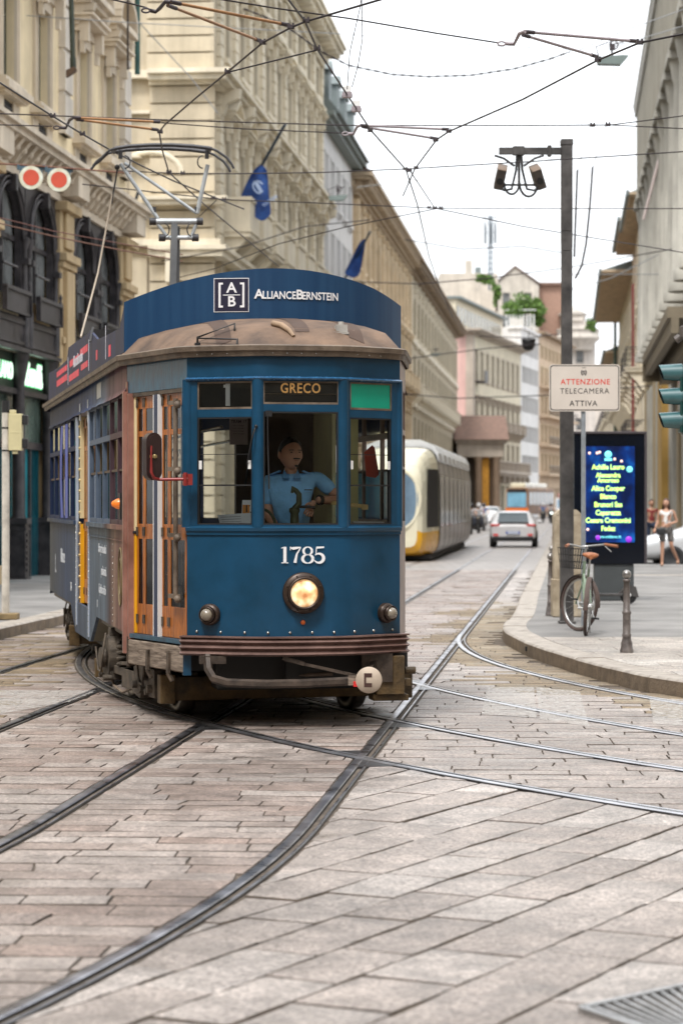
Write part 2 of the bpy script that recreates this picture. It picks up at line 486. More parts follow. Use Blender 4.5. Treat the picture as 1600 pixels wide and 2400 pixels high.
lay(radians(90-27), .36, .45, .85, (-3,6), (5.5,18), 'F', .010, jit=.02, bev=.0055)
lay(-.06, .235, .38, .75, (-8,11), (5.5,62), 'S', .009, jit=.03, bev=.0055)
slab.a = 0
def stone_mat(name, c1, c2, c3, rough=.52, bump=.5):
    m, nt, b = nodes(name)
    tc = N(nt, 'ShaderNodeTexCoord'); at = N(nt, 'ShaderNodeAttribute'); at.attribute_name = 'tone'
    rp = N(nt, 'ShaderNodeValToRGB'); e = rp.color_ramp.elements; e[0].color = rgba(c1); e[0].position = 0; e[1].color = rgba(c3); e[1].position = 1
    x = e.new(.5); x.color = rgba(c2); x = e.new(.8); x.color = rgba([v*.97 for v in c2]); x = e.new(.25); x.color = rgba([(p+q)/2 for p, q in zip(c1,c2)])
    nt.links.new(at.outputs['Fac'], rp.inputs[0])
    n1 = N(nt, 'ShaderNodeTexNoise', i_Scale=.55, i_Detail=4, i_Roughness=.6); n2 = N(nt, 'ShaderNodeTexNoise', i_Scale=34, i_Detail=6, i_Roughness=.72)
    n3 = N(nt, 'ShaderNodeTexNoise', i_Scale=85, i_Detail=3, i_Roughness=.7); n4 = N(nt, 'ShaderNodeTexNoise', i_Scale=5, i_Detail=5)
    for q in (n1, n2, n3, n4): nt.links.new(tc.outputs['Object'], q.inputs['Vector'])
    def mul(col, fac, lo, hi):
        mr = N(nt, 'ShaderNodeMapRange'); mr.inputs[1].default_value = .38; mr.inputs[2].default_value = .62; mr.inputs[3].default_value = lo; mr.inputs[4].default_value = hi
        nt.links.new(fac, mr.inputs[0]); vm = N(nt, 'ShaderNodeVectorMath'); vm.operation = 'SCALE'
        nt.links.new(col, vm.inputs[0]); nt.links.new(mr.outputs[0], vm.inputs['Scale']); return vm.outputs[0]
    col = mul(rp.outputs[0], n1.outputs['Fac'], .78, 1.18); col = mul(col, n2.outputs['Fac'], .54, 1.34); col = mul(col, n3.outputs['Fac'], .62, 1.26); col = mul(col, n4.outputs['Fac'], .82, 1.14)
    nt.links.new(col, b.inputs['Base Color'])
    mr = N(nt, 'ShaderNodeMapRange'); mr.inputs[1].default_value = .3; mr.inputs[2].default_value = .7; mr.inputs[3].default_value = rough-.1; mr.inputs[4].default_value = rough+.16
    nt.links.new(n4.outputs['Fac'], mr.inputs[0]); nt.links.new(mr.outputs[0], b.inputs['Roughness'])
    ad = N(nt, 'ShaderNodeMath'); ad.operation = 'ADD'; nt.links.new(n2.outputs['Fac'], ad.inputs[0]); nt.links.new(n4.outputs['Fac'], ad.inputs[1])
    bp = N(nt, 'ShaderNodeBump'); bp.inputs['Strength'].default_value = bump; bp.inputs['Distance'].default_value = .012
    nt.links.new(ad.outputs[0], bp.inputs['Height']); nt.links.new(bp.outputs[0], b.inputs['Normal'])
    return m
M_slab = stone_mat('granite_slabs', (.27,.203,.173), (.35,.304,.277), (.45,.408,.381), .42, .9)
M_slabd = stone_mat('dirt_stained_slabs', (.20,.145,.085), (.26,.20,.13), (.30,.25,.18), .6, .8)
M_jd = mat('joint_dirt', (.088,.069,.055), .9, 0, .4, 7, .4, 40)
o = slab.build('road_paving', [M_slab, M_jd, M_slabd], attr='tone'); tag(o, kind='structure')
# joint bed under the stones, and the ground sheet that reaches the horizon
M_joint = mat('joint_sand', (.10,.08,.062), .95, 0, .4, 5, .6, 40)
def brick_mat(name, c1, c2, cm, bw, bh, ms, rough=.6, ang=0, bump=.3, off=.5):
    m, nt, b = nodes(name); tc = N(nt, 'ShaderNodeTexCoord'); mp = N(nt, 'ShaderNodeMapping'); mp.inputs['Rotation'].default_value = (0,0,ang)
    nt.links.new(tc.outputs['Object'], mp.inputs[0])
    br = N(nt, 'ShaderNodeTexBrick'); br.offset = off; br.inputs['Color1'].default_value = rgba(c1); br.inputs['Color2'].default_value = rgba(c2); br.inputs['Mortar'].default_value = rgba(cm)
    br.inputs['Scale'].default_value = 1; br.inputs['Brick Width'].default_value = bw; br.inputs['Row Height'].default_value = bh; br.inputs['Mortar Size'].default_value = ms; br.inputs['Mortar Smooth'].default_value = .2
    nt.links.new(mp.outputs[0], br.inputs[0])
    nz = N(nt, 'ShaderNodeTexNoise', i_Scale=1.3, i_Detail=8, i_Roughness=.65); nt.links.new(tc.outputs['Object'], nz.inputs['Vector'])
    mr = N(nt, 'ShaderNodeMapRange'); mr.inputs[1].default_value = .3; mr.inputs[2].default_value = .7; mr.inputs[3].default_value = .75; mr.inputs[4].default_value = 1.2
    nt.links.new(nz.outputs['Fac'], mr.inputs[0]); vm = N(nt, 'ShaderNodeVectorMath'); vm.operation = 'SCALE'
    nt.links.new(br.outputs['Color'], vm.inputs[0]); nt.links.new(mr.outputs[0], vm.inputs['Scale']); nt.links.new(vm.outputs[0], b.inputs['Base Color'])
    b.inputs['Roughness'].default_value = rough
    bp = N(nt, 'ShaderNodeBump'); bp.invert = True; bp.inputs['Strength'].default_value = bump; bp.inputs['Distance'].default_value = .01
    nt.links.new(br.outputs['Fac'], bp.inputs['Height']); nt.links.new(bp.outputs[0], b.inputs['Normal'])
    return m
M_far = brick_mat('far_stone_setts', (.27,.248,.232), (.34,.318,.305), (.15,.128,.115), .6, .26, .014, .5)
mb = MB(); mb.add([(-900,-60,-.011),(900,-60,-.011),(900,61.6,-.011),(-900,61.6,-.011)], [(0,1,2,3)])
tag(mb.build('road_bed', M_joint), kind='structure')
mb = MB(); mb.add([(-900,61.6,-.001),(900,61.6,-.001),(900,2200,-.001),(-900,2200,-.001)], [(0,1,2,3)])
tag(mb.build('ground', M_far), kind='structure')

# ------------------------------------------------------------------ pavements and kerbs
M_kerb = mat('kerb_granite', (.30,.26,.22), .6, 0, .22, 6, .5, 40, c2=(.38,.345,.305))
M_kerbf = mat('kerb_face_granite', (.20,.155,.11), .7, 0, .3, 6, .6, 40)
M_asph = mat('worn_asphalt', (.165,.16,.155), .75, 0, .14, .8, .35, 90, c2=(.235,.228,.22))
M_pstone = stone_mat('pavement_slabs', (.36,.32,.285), (.41,.37,.33), (.45,.42,.385), .55, .35)
def kerb_strip(path, w, h, sgn, name):   # path outer edge; inner offset by w on the pavement side
    ins = []
    for i, p in enumerate(path):
        a = path[max(i-1,0)]; b = path[min(i+1,len(path)-1)]; dx, dy = b[0]-a[0], b[1]-a[1]; L = sqrt(dx*dx+dy*dy)
        ins.append((p[0]-dy/L*w*sgn, p[1]+dx/L*w*sgn))
    # walk along by arc length, one stone at a time
    mb = MB(); acc = 0; s0 = 0
    segs = []; cur = [0]
    for i in range(1, len(path)):
        l = sqrt((path[i][0]-path[i-1][0])**2+(path[i][1]-path[i-1][1])**2); acc += l
        cur.append(i)
        if acc > 1.15 or i == len(path)-1:
            segs.append(cur); cur = [i]; acc = 0
    for sg in segs:
        g = .004; n = len(sg)
        O = [path[i] for i in sg]; I = [ins[i] for i in sg]
        def tr(P):
            P = list(P); a, b = P[0], P[1]; L = sqrt((b[0]-a[0])**2+(b[1]-a[1])**2); P[0] = (a[0]+(b[0]-a[0])*g/L, a[1]+(b[1]-a[1])*g/L)
            a, b = P[-1], P[-2]; L = sqrt((b[0]-a[0])**2+(b[1]-a[1])**2); P[-1] = (a[0]+(b[0]-a[0])*g/L, a[1]+(b[1]-a[1])*g/L); return P
        O = tr(O); I = tr(I); hz = h + random.uniform(-.003,.003)
        def mix(a, b, t): return (a[0]+(b[0]-a[0])*t, a[1]+(b[1]-a[1])*t)
        rows = [[(p[0],p[1],-.03) for p in O], [(p[0],p[1],hz-.02) for p in O], [(*mix(p,q,.05),hz-.004) for p,q in zip(O,I)], [(*mix(p,q,.1),hz) for p,q in zip(O,I)], [(q[0],q[1],hz) for q in I], [(q[0],q[1],-.03) for q in I]]
        if sgn > 0: rows = [r[::-1] for r in rows]
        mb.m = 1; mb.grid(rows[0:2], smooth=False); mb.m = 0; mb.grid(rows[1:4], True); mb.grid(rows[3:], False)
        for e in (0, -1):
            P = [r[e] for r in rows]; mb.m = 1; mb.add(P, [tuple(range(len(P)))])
    tag(mb.build(name, [M_kerb, M_kerbf]), kind='structure'); return ins
insR = kerb_strip(KR, .30, .15, 1, 'kerb')
def sheet(poly, z0, z1, name, m):
    mb = MB(); mb.prism(poly, z0, z1); return tag(mb.build(name, m), kind='structure')
# right pavement: asphalt beyond, stone slabs near
far = [p for p in insR if p[1] >= 28.2]; near = [p for p in insR if p[1] < 28.2]
sheet([(p[0],p[1]) for p in far] + [(far[-1][0]+.02, 28.2), (60,28.2), (60,330)], -.03, .146, 'pavement', M_asph)
slab2 = MB(); slab = slab2
def reg2(x, y):
    if y > 28.1: return 'n'
    sg, ds, bi = side_of(x, y, KR); return 'P' if sg > .30 else 'n'
rnd = random.Random(9)
TONE = 1
lay(.02, .42, .6, 1.1, (1.5,9), (15,28.1), 'P', .006, z=.15, jit=.004, regf=reg2, rails=False, bev=.003, rough=.25)
o = slab2.build('pavement_slabs', [M_pstone, M_jd], attr='tone'); tag(o, kind='structure')
sheet([(p[0],p[1]) for p in near] + [(60,13), (60,28.19), (near[0][0],28.19)], -.03, .136, 'pavement_bed', M_kerb)
# a paler band across the asphalt and a side street beyond the corner
mb = MB(); mb.box(5.6, 30, 52.2, 52.75, .13, .1505); tag(mb.build('pavement_band', M_kerb), kind='structure')
mb = MB(); mb.box(4.6, 30, 41.6, 41.9, .13, .1502); tag(mb.build('pavement_seam', M_asph), kind='structure')
# left pavement
KL = [(-7.13+.094*d, d) for d in (330,250,180,140,110,90,76,66,58,52,47,43,40,38,36,34.5,33,31.5,30,28.5,27,25.5,24,22.5,21,19,17,15,12,8,4)]
insL = kerb_strip(KL, .32, .15, -1, 'kerb')
sheet([(p[0],p[1]) for p in insL] + [(-40,4), (-40,330)], -.03, .146, 'pavement', M_asph)
# drain slot in the kerb face, iron grating in the foreground
mb = MB(); mb.box(-.012,.03,-.04,.04,.045,.10); o = mb.build('kerb_drain_slot', M_groove); o.location = (2.08,27.25,0); tag(o, 'small square drain hole in the face of the pavement kerb', 'drain')
M_grate = mat('grating_steel', (.42,.42,.42), .38, .9, .25, 20, .1, 80)
gr = empty('drain_grate', (1.1,8.2,0), 0, 'grey steel drain grating set among the paving slabs, bottom right corner', 'grating')
G = [PZ(x, y, .0) for x, y in ((1335,2325),(1620,2262),(1700,2345),(1500,2382))]
G = [(p.x-1.1, p.y-8.2) for p in G]
def lp(a, b, t): return (a[0]+(b[0]-a[0])*t, a[1]+(b[1]-a[1])*t)
fr = MB(); fr.m = 0
for i in range(4):
    a, b = G[i], G[(i+1)%4]; fr.bar((a[0],a[1],.006),(b[0],b[1],.006),.03,.03)
fr.build('frame', M_grate, gr)
for k in range(1, 13):
    t = k/13; a = lp(G[0],G[3],t); b = lp(G[1],G[2],t)
    mb = MB(); a = lp(G[0],G[1],t); b = lp(G[3],G[2],t); mb.bar((a[0],a[1],.002),(b[0],b[1],.002),.016,.03); mb.build('bar', M_grate, gr)
mb = MB(); mb.prism(G, -.0105, -.0095); mb.build('pit', M_groove, gr)
# worn white paint left on the setts
m, nt, b = nodes('worn_road_paint'); M_paint = m
b.inputs['Base Color'].default_value = (.62,.6,.57,1); b.inputs['Roughness'].default_value = .6
tr = N(nt, 'ShaderNodeBsdfTransparent'); mxs = N(nt, 'ShaderNodeMixShader'); nz = N(nt, 'ShaderNodeTexNoise', i_Scale=16, i_Detail=8, i_Roughness=.7); tc = N(nt, 'ShaderNodeTexCoord')
nt.links.new(tc.outputs['Object'], nz.inputs['Vector']); mr = N(nt, 'ShaderNodeMapRange'); mr.inputs[1].default_value = .35; mr.inputs[2].default_value = .68; mr.inputs[3].default_value = .02; mr.inputs[4].default_value = .8
nt.links.new(nz.outputs['Fac'], mr.inputs[0]); nt.links.new(mr.outputs[0], mxs.inputs[0]); nt.links.new(tr.outputs[0], mxs.inputs[1]); nt.links.new(b.outputs[0], mxs.inputs[2]); nt.links.new(mxs.outputs[0], nt.nodes['Material Output'].inputs[0])
for q, lab in ((((1118,1578),(1225,1578),(1232,1648),(1105,1640)), 0), (((1230,1578),(1330,1588),(1352,1668),(1240,1652)), 1), (((1490,1602),(1590,1608),(1600,1668),(1500,1662)), 2), (((0,1585),(228,1585),(160,1612),(0,1640)), 3)):
    mb = MB(); P = [PZ(x, y, .004) for x, y in q]; mb.add([(p.x,p.y,.0045) for p in P], [(0,1,2,3)]); tag(mb.build('road_marking', M_paint), kind='structure')
# ------------------------------------------------------------------ the old blue tram
TR = empty('old_tram', (-.581,19.815,0), radians(10.46), 'old blue wooden tram numbered 1785 with round headlight and roof advertising boards', 'tram')
TMI = (Matrix.Translation((-.581,19.815,0)) @ Matrix.Rotation(radians(10.46),4,'Z')).inverted()
def TL(xs, ys, d):   # picture point (1600 wide) at distance d, in tram coordinates
    return TMI @ Vector(((xs-800)*d/5667, d, HC+(1178-ys)*d/5667))
def seg(a, b, z=0):
    X = Vector((b[0]-a[0], b[1]-a[1], 0)); L = X.length; X /= L; Y = Vector((-X.y, X.x, 0))
    return Matrix(((X.x,Y.x,0,a[0]),(X.y,Y.y,0,a[1]),(0,0,1,z),(0,0,0,1))), L
M_blue = mat('tram_blue_paint', (.0035,.043,.086), .33, 0, .16, 2.2, .05, 9, coat=.15, c2=(.005,.052,.112), spec=.4)
M_blue2 = mat('tram_blue_worn', (.0035,.04,.08), .4, 0, .35, 7, .12, 12, coat=.1, c2=(.012,.065,.105), stretch=(3,3,1))
M_wood = mat('varnished_wood', (.25,.068,.008), .42, 0, .3, 5, .1, 20, coat=.08, c2=(.40,.125,.016), stretch=(9,9,1))
M_dwood = mat('old_grey_wood', (.10,.07,.05), .8, 0, .3, 5, .25, 8, c2=(.26,.21,.165), stretch=(1,1,10))
M_iron = mat('grimy_brown_iron', (.045,.032,.024), .55, .3, .4, 9, .3, 40, c2=(.10,.075,.055))
M_rust = mat('rusty_yellow_beam', (.035,.022,.009), .6, .1, .5, 4, .4, 30, c2=(.10,.06,.02))
M_bump = mat('bumper_mauve_brown', (.10,.055,.045), .42, 0, .2, 6, .1, 30, c2=(.15,.09,.075))
M_bow = mat('dark_brown_bow_steel', (.040,.030,.024), .5, .3, .3, 9, .2, 40, c2=(.075,.055,.042))
M_black = mat('dark_underframe', (.012,.011,.010), .7, 0, .4, 6)
M_roofc = mat('roof_canvas', (.09,.056,.038), .75, 0, .25, 2.5, .25, 25, c2=(.18,.115,.075))
M_gut = mat('brown_gutter', (.10,.072,.05), .6, 0, .3, 5, .2, 30, c2=(.17,.13,.095))
M_yel = mat('door_edge_yellow', (.75,.36,.01), .4, 0, .1, 4)
M_cream = mat('door_edge_cream', (.70,.58,.33), .5, 0, .12, 4)
M_brass = mat('brass_stud', (.55,.42,.2), .35, .8, .2, 9)
M_white = mat('white_paint', (.75,.75,.74), .5, 0, .05, 5)
M_text = mat('white_lettering', (.8,.8,.82), .5, 0, 0)
M_dark = mat('dark_rubber', (.012,.012,.013), .5, 0, 0)
M_int = mat('dark_interior_wood', (.06,.032,.018), .6, 0, .3, 4)
M_seat = mat('interior_wood', (.16,.07,.03), .45, 0, .3, 5)
M_ivory = mat('ivory_partition', (.78,.80,.52), .5, 0, .1, 3)
M_gls = glass('tram_window_glass', (.84,.88,.86), 1.0, .015, 1.4)
M_dgls = glass('dusty_side_glass', (.82,.81,.76), .8, .05, 1.33); M_dogl = glass('dusty_door_glass', (.45,.43,.38), .8, .05, 1.33)
M_gr = mat('green_blind', (.0,.30,.19), .35, 0, .08, 4, coat=.3)
M_redp = mat('dark_red_paint', (.22,.022,.02), .35, 0, .2, 9)
M_chrome = mat('worn_chrome', (.55,.54,.5), .2, 1, .2, 9)
# wrap printed on the sides: tone runs along the car
def wrap(name, stops, rough=.35):
    m, nt, b = nodes(name); tc = N(nt, 'ShaderNodeTexCoord'); sp = N(nt, 'ShaderNodeSeparateXYZ'); nt.links.new(tc.outputs['Object'], sp.inputs[0])
    mr = N(nt, 'ShaderNodeMapRange'); mr.inputs[1].default_value = 0; mr.inputs[2].default_value = 10; nt.links.new(sp.outputs['Y'], mr.inputs[0])
    rp = N(nt, 'ShaderNodeValToRGB'); e = rp.color_ramp.elements; e[0].position = stops[0][0]/10; e[0].color = rgba(stops[0][1]); e[1].position = min(1,stops[-1][0]/10); e[1].color = rgba(stops[-1][1])
    for p, c in stops[1:-1]: x = e.new(p/10); x.color = rgba(c)
    nt.links.new(mr.outputs[0], rp.inputs[0])
    nz = N(nt, 'ShaderNodeTexNoise', i_Scale=2.2, i_Detail=6); mp = N(nt, 'ShaderNodeMapping'); mp.inputs['Scale'].default_value = (1,3,.7)
    nt.links.new(tc.outputs['Object'], mp.inputs[0]); nt.links.new(mp.outputs[0], nz.inputs['Vector'])
    m2 = N(nt, 'ShaderNodeMapRange'); m2.inputs[1].default_value = .3; m2.inputs[2].default_value = .7; m2.inputs[3].default_value = .6; m2.inputs[4].default_value = 1.35
    nt.links.new(nz.outputs['Fac'], m2.inputs[0]); vm = N(nt, 'ShaderNodeVectorMath'); vm.operation = 'SCALE'
    nt.links.new(rp.outputs[0], vm.inputs[0]); nt.links.new(m2.outputs[0], vm.inputs['Scale']); nt.links.new(vm.outputs[0], b.inputs['Base Color'])
    b.inputs['Roughness'].default_value = .6; b.inputs['Specular IOR Level'].default_value = .22
    bp = N(nt, 'ShaderNodeBump'); bp.inputs['Strength'].default_value = .25; bp.inputs['Distance'].default_value = .01; nt.links.new(nz.outputs['Fac'], bp.inputs['Height']); nt.links.new(bp.outputs[0], b.inputs['Normal'])
    return m
MAUVE = (.175,.075,.058)
M_wrap = wrap('printed_side_wrap', [(0,(.22,.10,.075)),(.9,(.17,.085,.07)),(1.15,(.25,.16,.12)),(1.6,(.06,.03,.035)),(2.0,(.085,.115,.15)),(3.8,(.075,.11,.155)),(5.5,(.035,.055,.095)),(7.0,(.02,.04,.09)),(9.8,(.05,.055,.06))])
M_wrapt = wrap('printed_fascia_wrap', [(0,(.18,.08,.085)),(1.6,(.13,.08,.10)),(2.2,(.12,.16,.23)),(4,(.02,.05,.15)),(6,(.01,.025,.08)),(9.8,(.02,.03,.06))])
M_post = mat('mauve_brown_post', (.20,.085,.06), .35, 0, .2, 3, coat=.2, c2=(.27,.13,.10))
M_rside = mat('brown_side_wrap', (.20,.14,.12), .4, 0, .25, 3, c2=(.30,.22,.19))
ZB, ZT, ZG = 1.53, 2.62, 2.86
P = [(-1.175,0),(-.83,-1.2),(-.33,-1.52),(.33,-1.52),(.83,-1.2),(1.175,0)]
# front panel: one bent sheet
def bent(pts, r=.10, n=4):
    out = [pts[0]]
    for i in range(1, len(pts)-1):
        p = Vector(pts[i]); a = (Vector(pts[i-1])-p).normalized(); b = (Vector(pts[i+1])-p).normalized()
        A = p + a*r; B = p + b*r
        for k in range(n+1):
            t = k/n; q = A*(1-t)**2 + p*2*t*(1-t) + B*t*t; out.append((q.x,q.y))
    out.append(pts[-1]); return out
FP = bent(P[1:5], .12)
mb = MB(); mb.smooth = True
mb.grid([[(x,y,z) for x,y in FP] for z in (.69,.9,1.2,ZB)])
mb.grid([[(x*.96,y*.97+.02,z) for x,y in FP] for z in (ZB,.69)])
front = mb.build('front_panel', M_blue, TR)
mb = MB()
def mould(path, prof, mb_):
    rows = []
    for i,(x,y) in enumerate(path):
        a = path[max(i-1,0)]; b = path[min(i+1,len(path)-1)]; dx, dy = b[0]-a[0], b[1]-a[1]; L = sqrt(dx*dx+dy*dy); nx, ny = dy/L, -dx/L
        rows.append([(x+nx*o, y+ny*o, z) for o, z in prof])
    mb_.grid(rows, False); 
    for e in (0,-1): mb_.add(rows[e], [tuple(range(len(prof)))])
mould(FP, [(0,1.47),(.012,1.475),(.012,1.495),(.024,1.505),(.028,1.528),(.0,1.54)], mb)
mb.build('belt_moulding', M_blue, TR)
mb = MB()
for i in range(10):
    x = -.76+1.52*i/9; j = max(q for q in range(len(FP)-1) if FP[q][0] <= x); f = (x-FP[j][0])/(FP[j+1][0]-FP[j][0]); y = FP[j][1]*(1-f)+FP[j+1][1]*f
    mb.sph((x,y-.004,.735), .011, .008, .011, 8, 6)
mb.build('rivet_row', M_chrome, front)
# number, serif figures drawn as thick and thin strokes
num = MB(); z0, h = 1.262, .124
def digit(M, strokes):
    o = num.M; num.M = o @ M
    for pts, ws in strokes: num.ribbon(pts, ws)
    num.M = o
def arcp(cx, cy, rx, ry, a0, a1, n=14): return [(cx+rx*cos(radians(a0+(a1-a0)*i/n)), cy+ry*sin(radians(a0+(a1-a0)*i/n))) for i in range(n+1)]
def wv(n, lo, hi, ph=0): return [lo+(hi-lo)*abs(sin(pi*i/(n-1)+ph)) for i in range(n)]
D1 = [([(.25,0),(.25,1)], .17), ([(.06,.02),(.44,.02)], .05), ([(.05,.92),(.25,.97)], [.04,.09])]
D7 = [([(.05,.93),(.2,.9),(.4,.93),(.62,.97)], [.05,.17,.14,.05]), ([(.62,.97),(.4,.55),(.3,.02)], [.05,.1,.17]), ([(.06,1.0),(.05,.78)], [.07,.02])]
D8 = [(arcp(.32,.74,.23,.24,0,360,20), [.05+.09*abs(cos(2*pi*i/20))for i in range(21)]), (arcp(.32,.26,.28,.26,0,360,20), [.05+.12*abs(cos(2*pi*i/20)) for i in range(21)])]
D5 = [([(.14,.94),(.56,.97)], [.13,.09]), ([(.14,.96),(.12,.55)], .05), (arcp(.27,.30,.26,.28,140,-150,16), wv(17,.05,.18))]
Mf, Lf = seg(P[2], P[3])
for dg, xc in ((D1,670),(D7,692),(D8,722),(D5,751)):
    p = TL(xc, 1319, 18.28); M = Mf @ Matrix.Translation((0,0,0))
    lx = (Matrix(Mf).inverted() @ p).x
    digit(Mf @ Matrix.Translation((lx-.042, -.006 if 0 <= lx <= Lf else -.004, z0)) @ Matrix.Rotation(radians(90),4,'X') @ Matrix.Diagonal((h*1.14,h,1,1)), dg)
num.build('fleet_number', M_text, front)
# lamps
def lamp(x, z, R, r, seg_, lab=None, on=False, name='headlight'):
    a, b = P[seg_], P[seg_+1]; M, L = seg(a, b, 0); M = M @ Matrix.Translation((x, 0, z)) @ Matrix.Rotation(radians(90),4,'X')
    mb = MB(); mb.M = M; mb.lathe([(R,-.01),(R,.03),(R*.94,.042),(R*.80,.046),(R*.76,.05),(r*1.22,.05),(r*1.16,.085),(r*1.02,.085),(r,.06)], 32)
    for k in range(8):
        A = 2*pi*(k+.5)/8; mb.sph((R*.87*cos(A),R*.87*sin(A),.044), R*.045,None,None,6,4)
    o = mb.build(name, M_lampr, TR)
    if lab: tag(o, lab)
    g = MB(); g.M = M; n = 8
    g.lathe([(r*1.0,.062)]+[(r*cos(pi/2*i/n), .062+(.03 if on else .055)*sin(pi/2*i/n)) for i in range(1,n+1)], 28)
    g.build('lens', M_lens if on else M_lens2, o)
    return o
M_lampr = mat('lamp_ring_brown', (.045,.028,.02), .35, .4, .3, 9)
m, nt, b = nodes('lit_lens'); M_lens = m
tc = N(nt, 'ShaderNodeTexCoord'); nz = N(nt, 'ShaderNodeTexVoronoi', i_Scale=14); nz2 = N(nt, 'ShaderNodeTexNoise', i_Scale=10)
nt.links.new(tc.outputs['Object'], nz2.inputs[0]); rp = N(nt, 'ShaderNodeValToRGB'); rp.color_ramp.elements[0].position = .35; rp.color_ramp.elements[0].color = (.42,.17,.06,1); rp.color_ramp.elements[1].position = .68; rp.color_ramp.elements[1].color = (1,.86,.6,1); x = rp.color_ramp.elements.new(.52); x.color = (.8,.5,.24,1)
nt.links.new(nz2.outputs['Fac'], rp.inputs[0]); nt.links.new(rp.outputs[0], b.inputs['Emission Color']); b.inputs['Emission Strength'].default_value = .33; nt.links.new(rp.outputs[0], b.inputs['Base Color']); b.inputs['Roughness'].default_value = .1
M_lens2 = mat('frosted_lens', (.20,.17,.13), .15, 0, .25, 12, coat=.8)
lx = (Mf.inverted() @ TL(712,1390,18.28)).x
lamp(lx, 1.035, .158, .105, 2, 'lit round main headlight', True)
lamp(.20, .868, .083, .052, 1); lamp(.43, .868, .078, .05, 3)
mb = MB(); mb.sph((lx-.33+.0,-1.525,.812), .019,.012,.019,12,8); mb.build('orange_reflector', mat('orange_plastic',(.6,.12,.02),.3,var=0), front)
# ribbed bumper
mb = MB(); prof = []
BP = bent([(P[1][0]-.03,P[1][1]+.0)]+P[2:4]+[(P[4][0]+.03,P[4][1])], .25, 8)
z = .555; prof.append((.0,z))
for k in range(3):
    prof += [(.055,z+.004),(.075,z+.018),(.055,z+.034),(.045,z+.044)]; z += .046
prof += [(.07,z+.002),(.07,z+.012),(0,z+.014)]
mould(BP, prof, mb); mb.build('ribbed_bumper', M_bump, TR)
mb = MB(); mb.smooth = True; mb.grid([[(x*.99,y*.985,z) for x,y in FP] for z in (.40,.56)]); 
mb.add([(x*.99,y*.985,.56) for x,y in FP], [tuple(range(len(FP)))])
o = MB(); o.box(-.86,-.80,-1.22,-1.12,.40,.56); o.build('corner_bracket', M_blue, TR)
# fascia above the windows and front posts
def fascia(a, b, z0, z1, mt, name, th=.04, proud=.0):
    M, L = seg(a, b); mb = MB(); mb.M = M; mb.box(0, L, -proud, th, z0, z1); return mb.build(name, mt, TR, bevel=.004)
mb = MB(); mb.smooth = True; FT = bent(P[1:5], .10)
mb.grid([[(x,y,z) for x,y in FT] for z in (2.655,2.75,ZG+.02)]); mb.build('front_fascia', M_blue, TR)
mb = MB(); mould(FT, [(0,2.648),(.022,2.652),(.03,2.662),(.018,2.672),(0,2.676)], mb); mb.build('rain_strip', mat('drip_strip_blue',(.02,.10,.22),.25,0,.3,20,.3,50,coat=.5), TR)
fascia(P[0], P[1], 2.60, ZG+.02, M_blue2, 'front_fascia'); fascia(P[4], P[5], 2.62, ZG+.02, M_rside, 'front_fascia')
post = MB()
for (x,y), w in ((P[1],.05),(P[2],.048),(P[3],.048),(P[4],.045)):
    post = MB(); post.lathe([(w,ZB),(w,2.66)], 14, Matrix.Translation((x*.985,y*.985+.012,0))); post.build('window_post', M_blue, TR)
post = MB()
M1, L1 = seg(P[1],P[2]); M2, L2 = seg(P[2],P[3]); M3, L3 = seg(P[3],P[4])
for M, a0, a1, b0, b1, zt, zu, L in ((M1,0,.085,.545,L1,2.37,2.43,L1),(M2,0,.04,.622,L2,2.41,2.465,L2),(M3,0,.065,.508,L3,2.37,2.43,L3)):
    post.M = M; post.box(a0,a1,.002,.05,ZB,2.655); post.box(b0,b1,.002,.05,ZB,2.655)
    post.box(a1,b0,.006,.05,zt,zu); post.box(a1,b0,.004,.05,2.640,2.655); post.box(a1,b0,.0,.05,ZB,1.552)
post.M = Matrix.Identity(4); post.build('window_surround', M_blue, TR)
M_amber = mat('amber_letter', (.85,.45,.15), .5, 0, .25, 40, emis=(.9,.45,.15), estr=.12)
fr = [] 
for nm, M, a, b, z0, z1 in (('front_window',M1,.085,.545,1.552,2.37),('front_window',M2,.04,.622,1.552,2.41),('front_window',M3,.065,.508,1.552,2.37)):
    mb = MB(); mb.M = M; e = .012
    for q in ((a,a+e,z0,z1),(b-e,b,z0,z1),(a+e,b-e,z0,z0+e),(a+e,b-e,z1-e,z1)): mb.box(q[0],q[1],.008,.04,q[2],q[3])
    if M is not M2:
        mb.box(a+e,b-e,.018,.032,1.846,1.858); mb.box(a+e,b-e,.020,.030,2.085,2.09)
        mb.m = 1; mb.box(a+.013,a+.037,.006,.012,1.975,2.04); mb.box(b-.037,b-.013,.006,.012,1.975,2.04)
    o = mb.build(nm, [M_dark, M_white], TR); fr.append(o)
    g = MB(); g.M = M; g.add([(a+e,.026,z0+e),(b-e,.026,z0+e),(b-e,.026,z1-e),(a+e,.026,z1-e)], [(0,1,2,3)]); g.build('glass', M_gls, o)
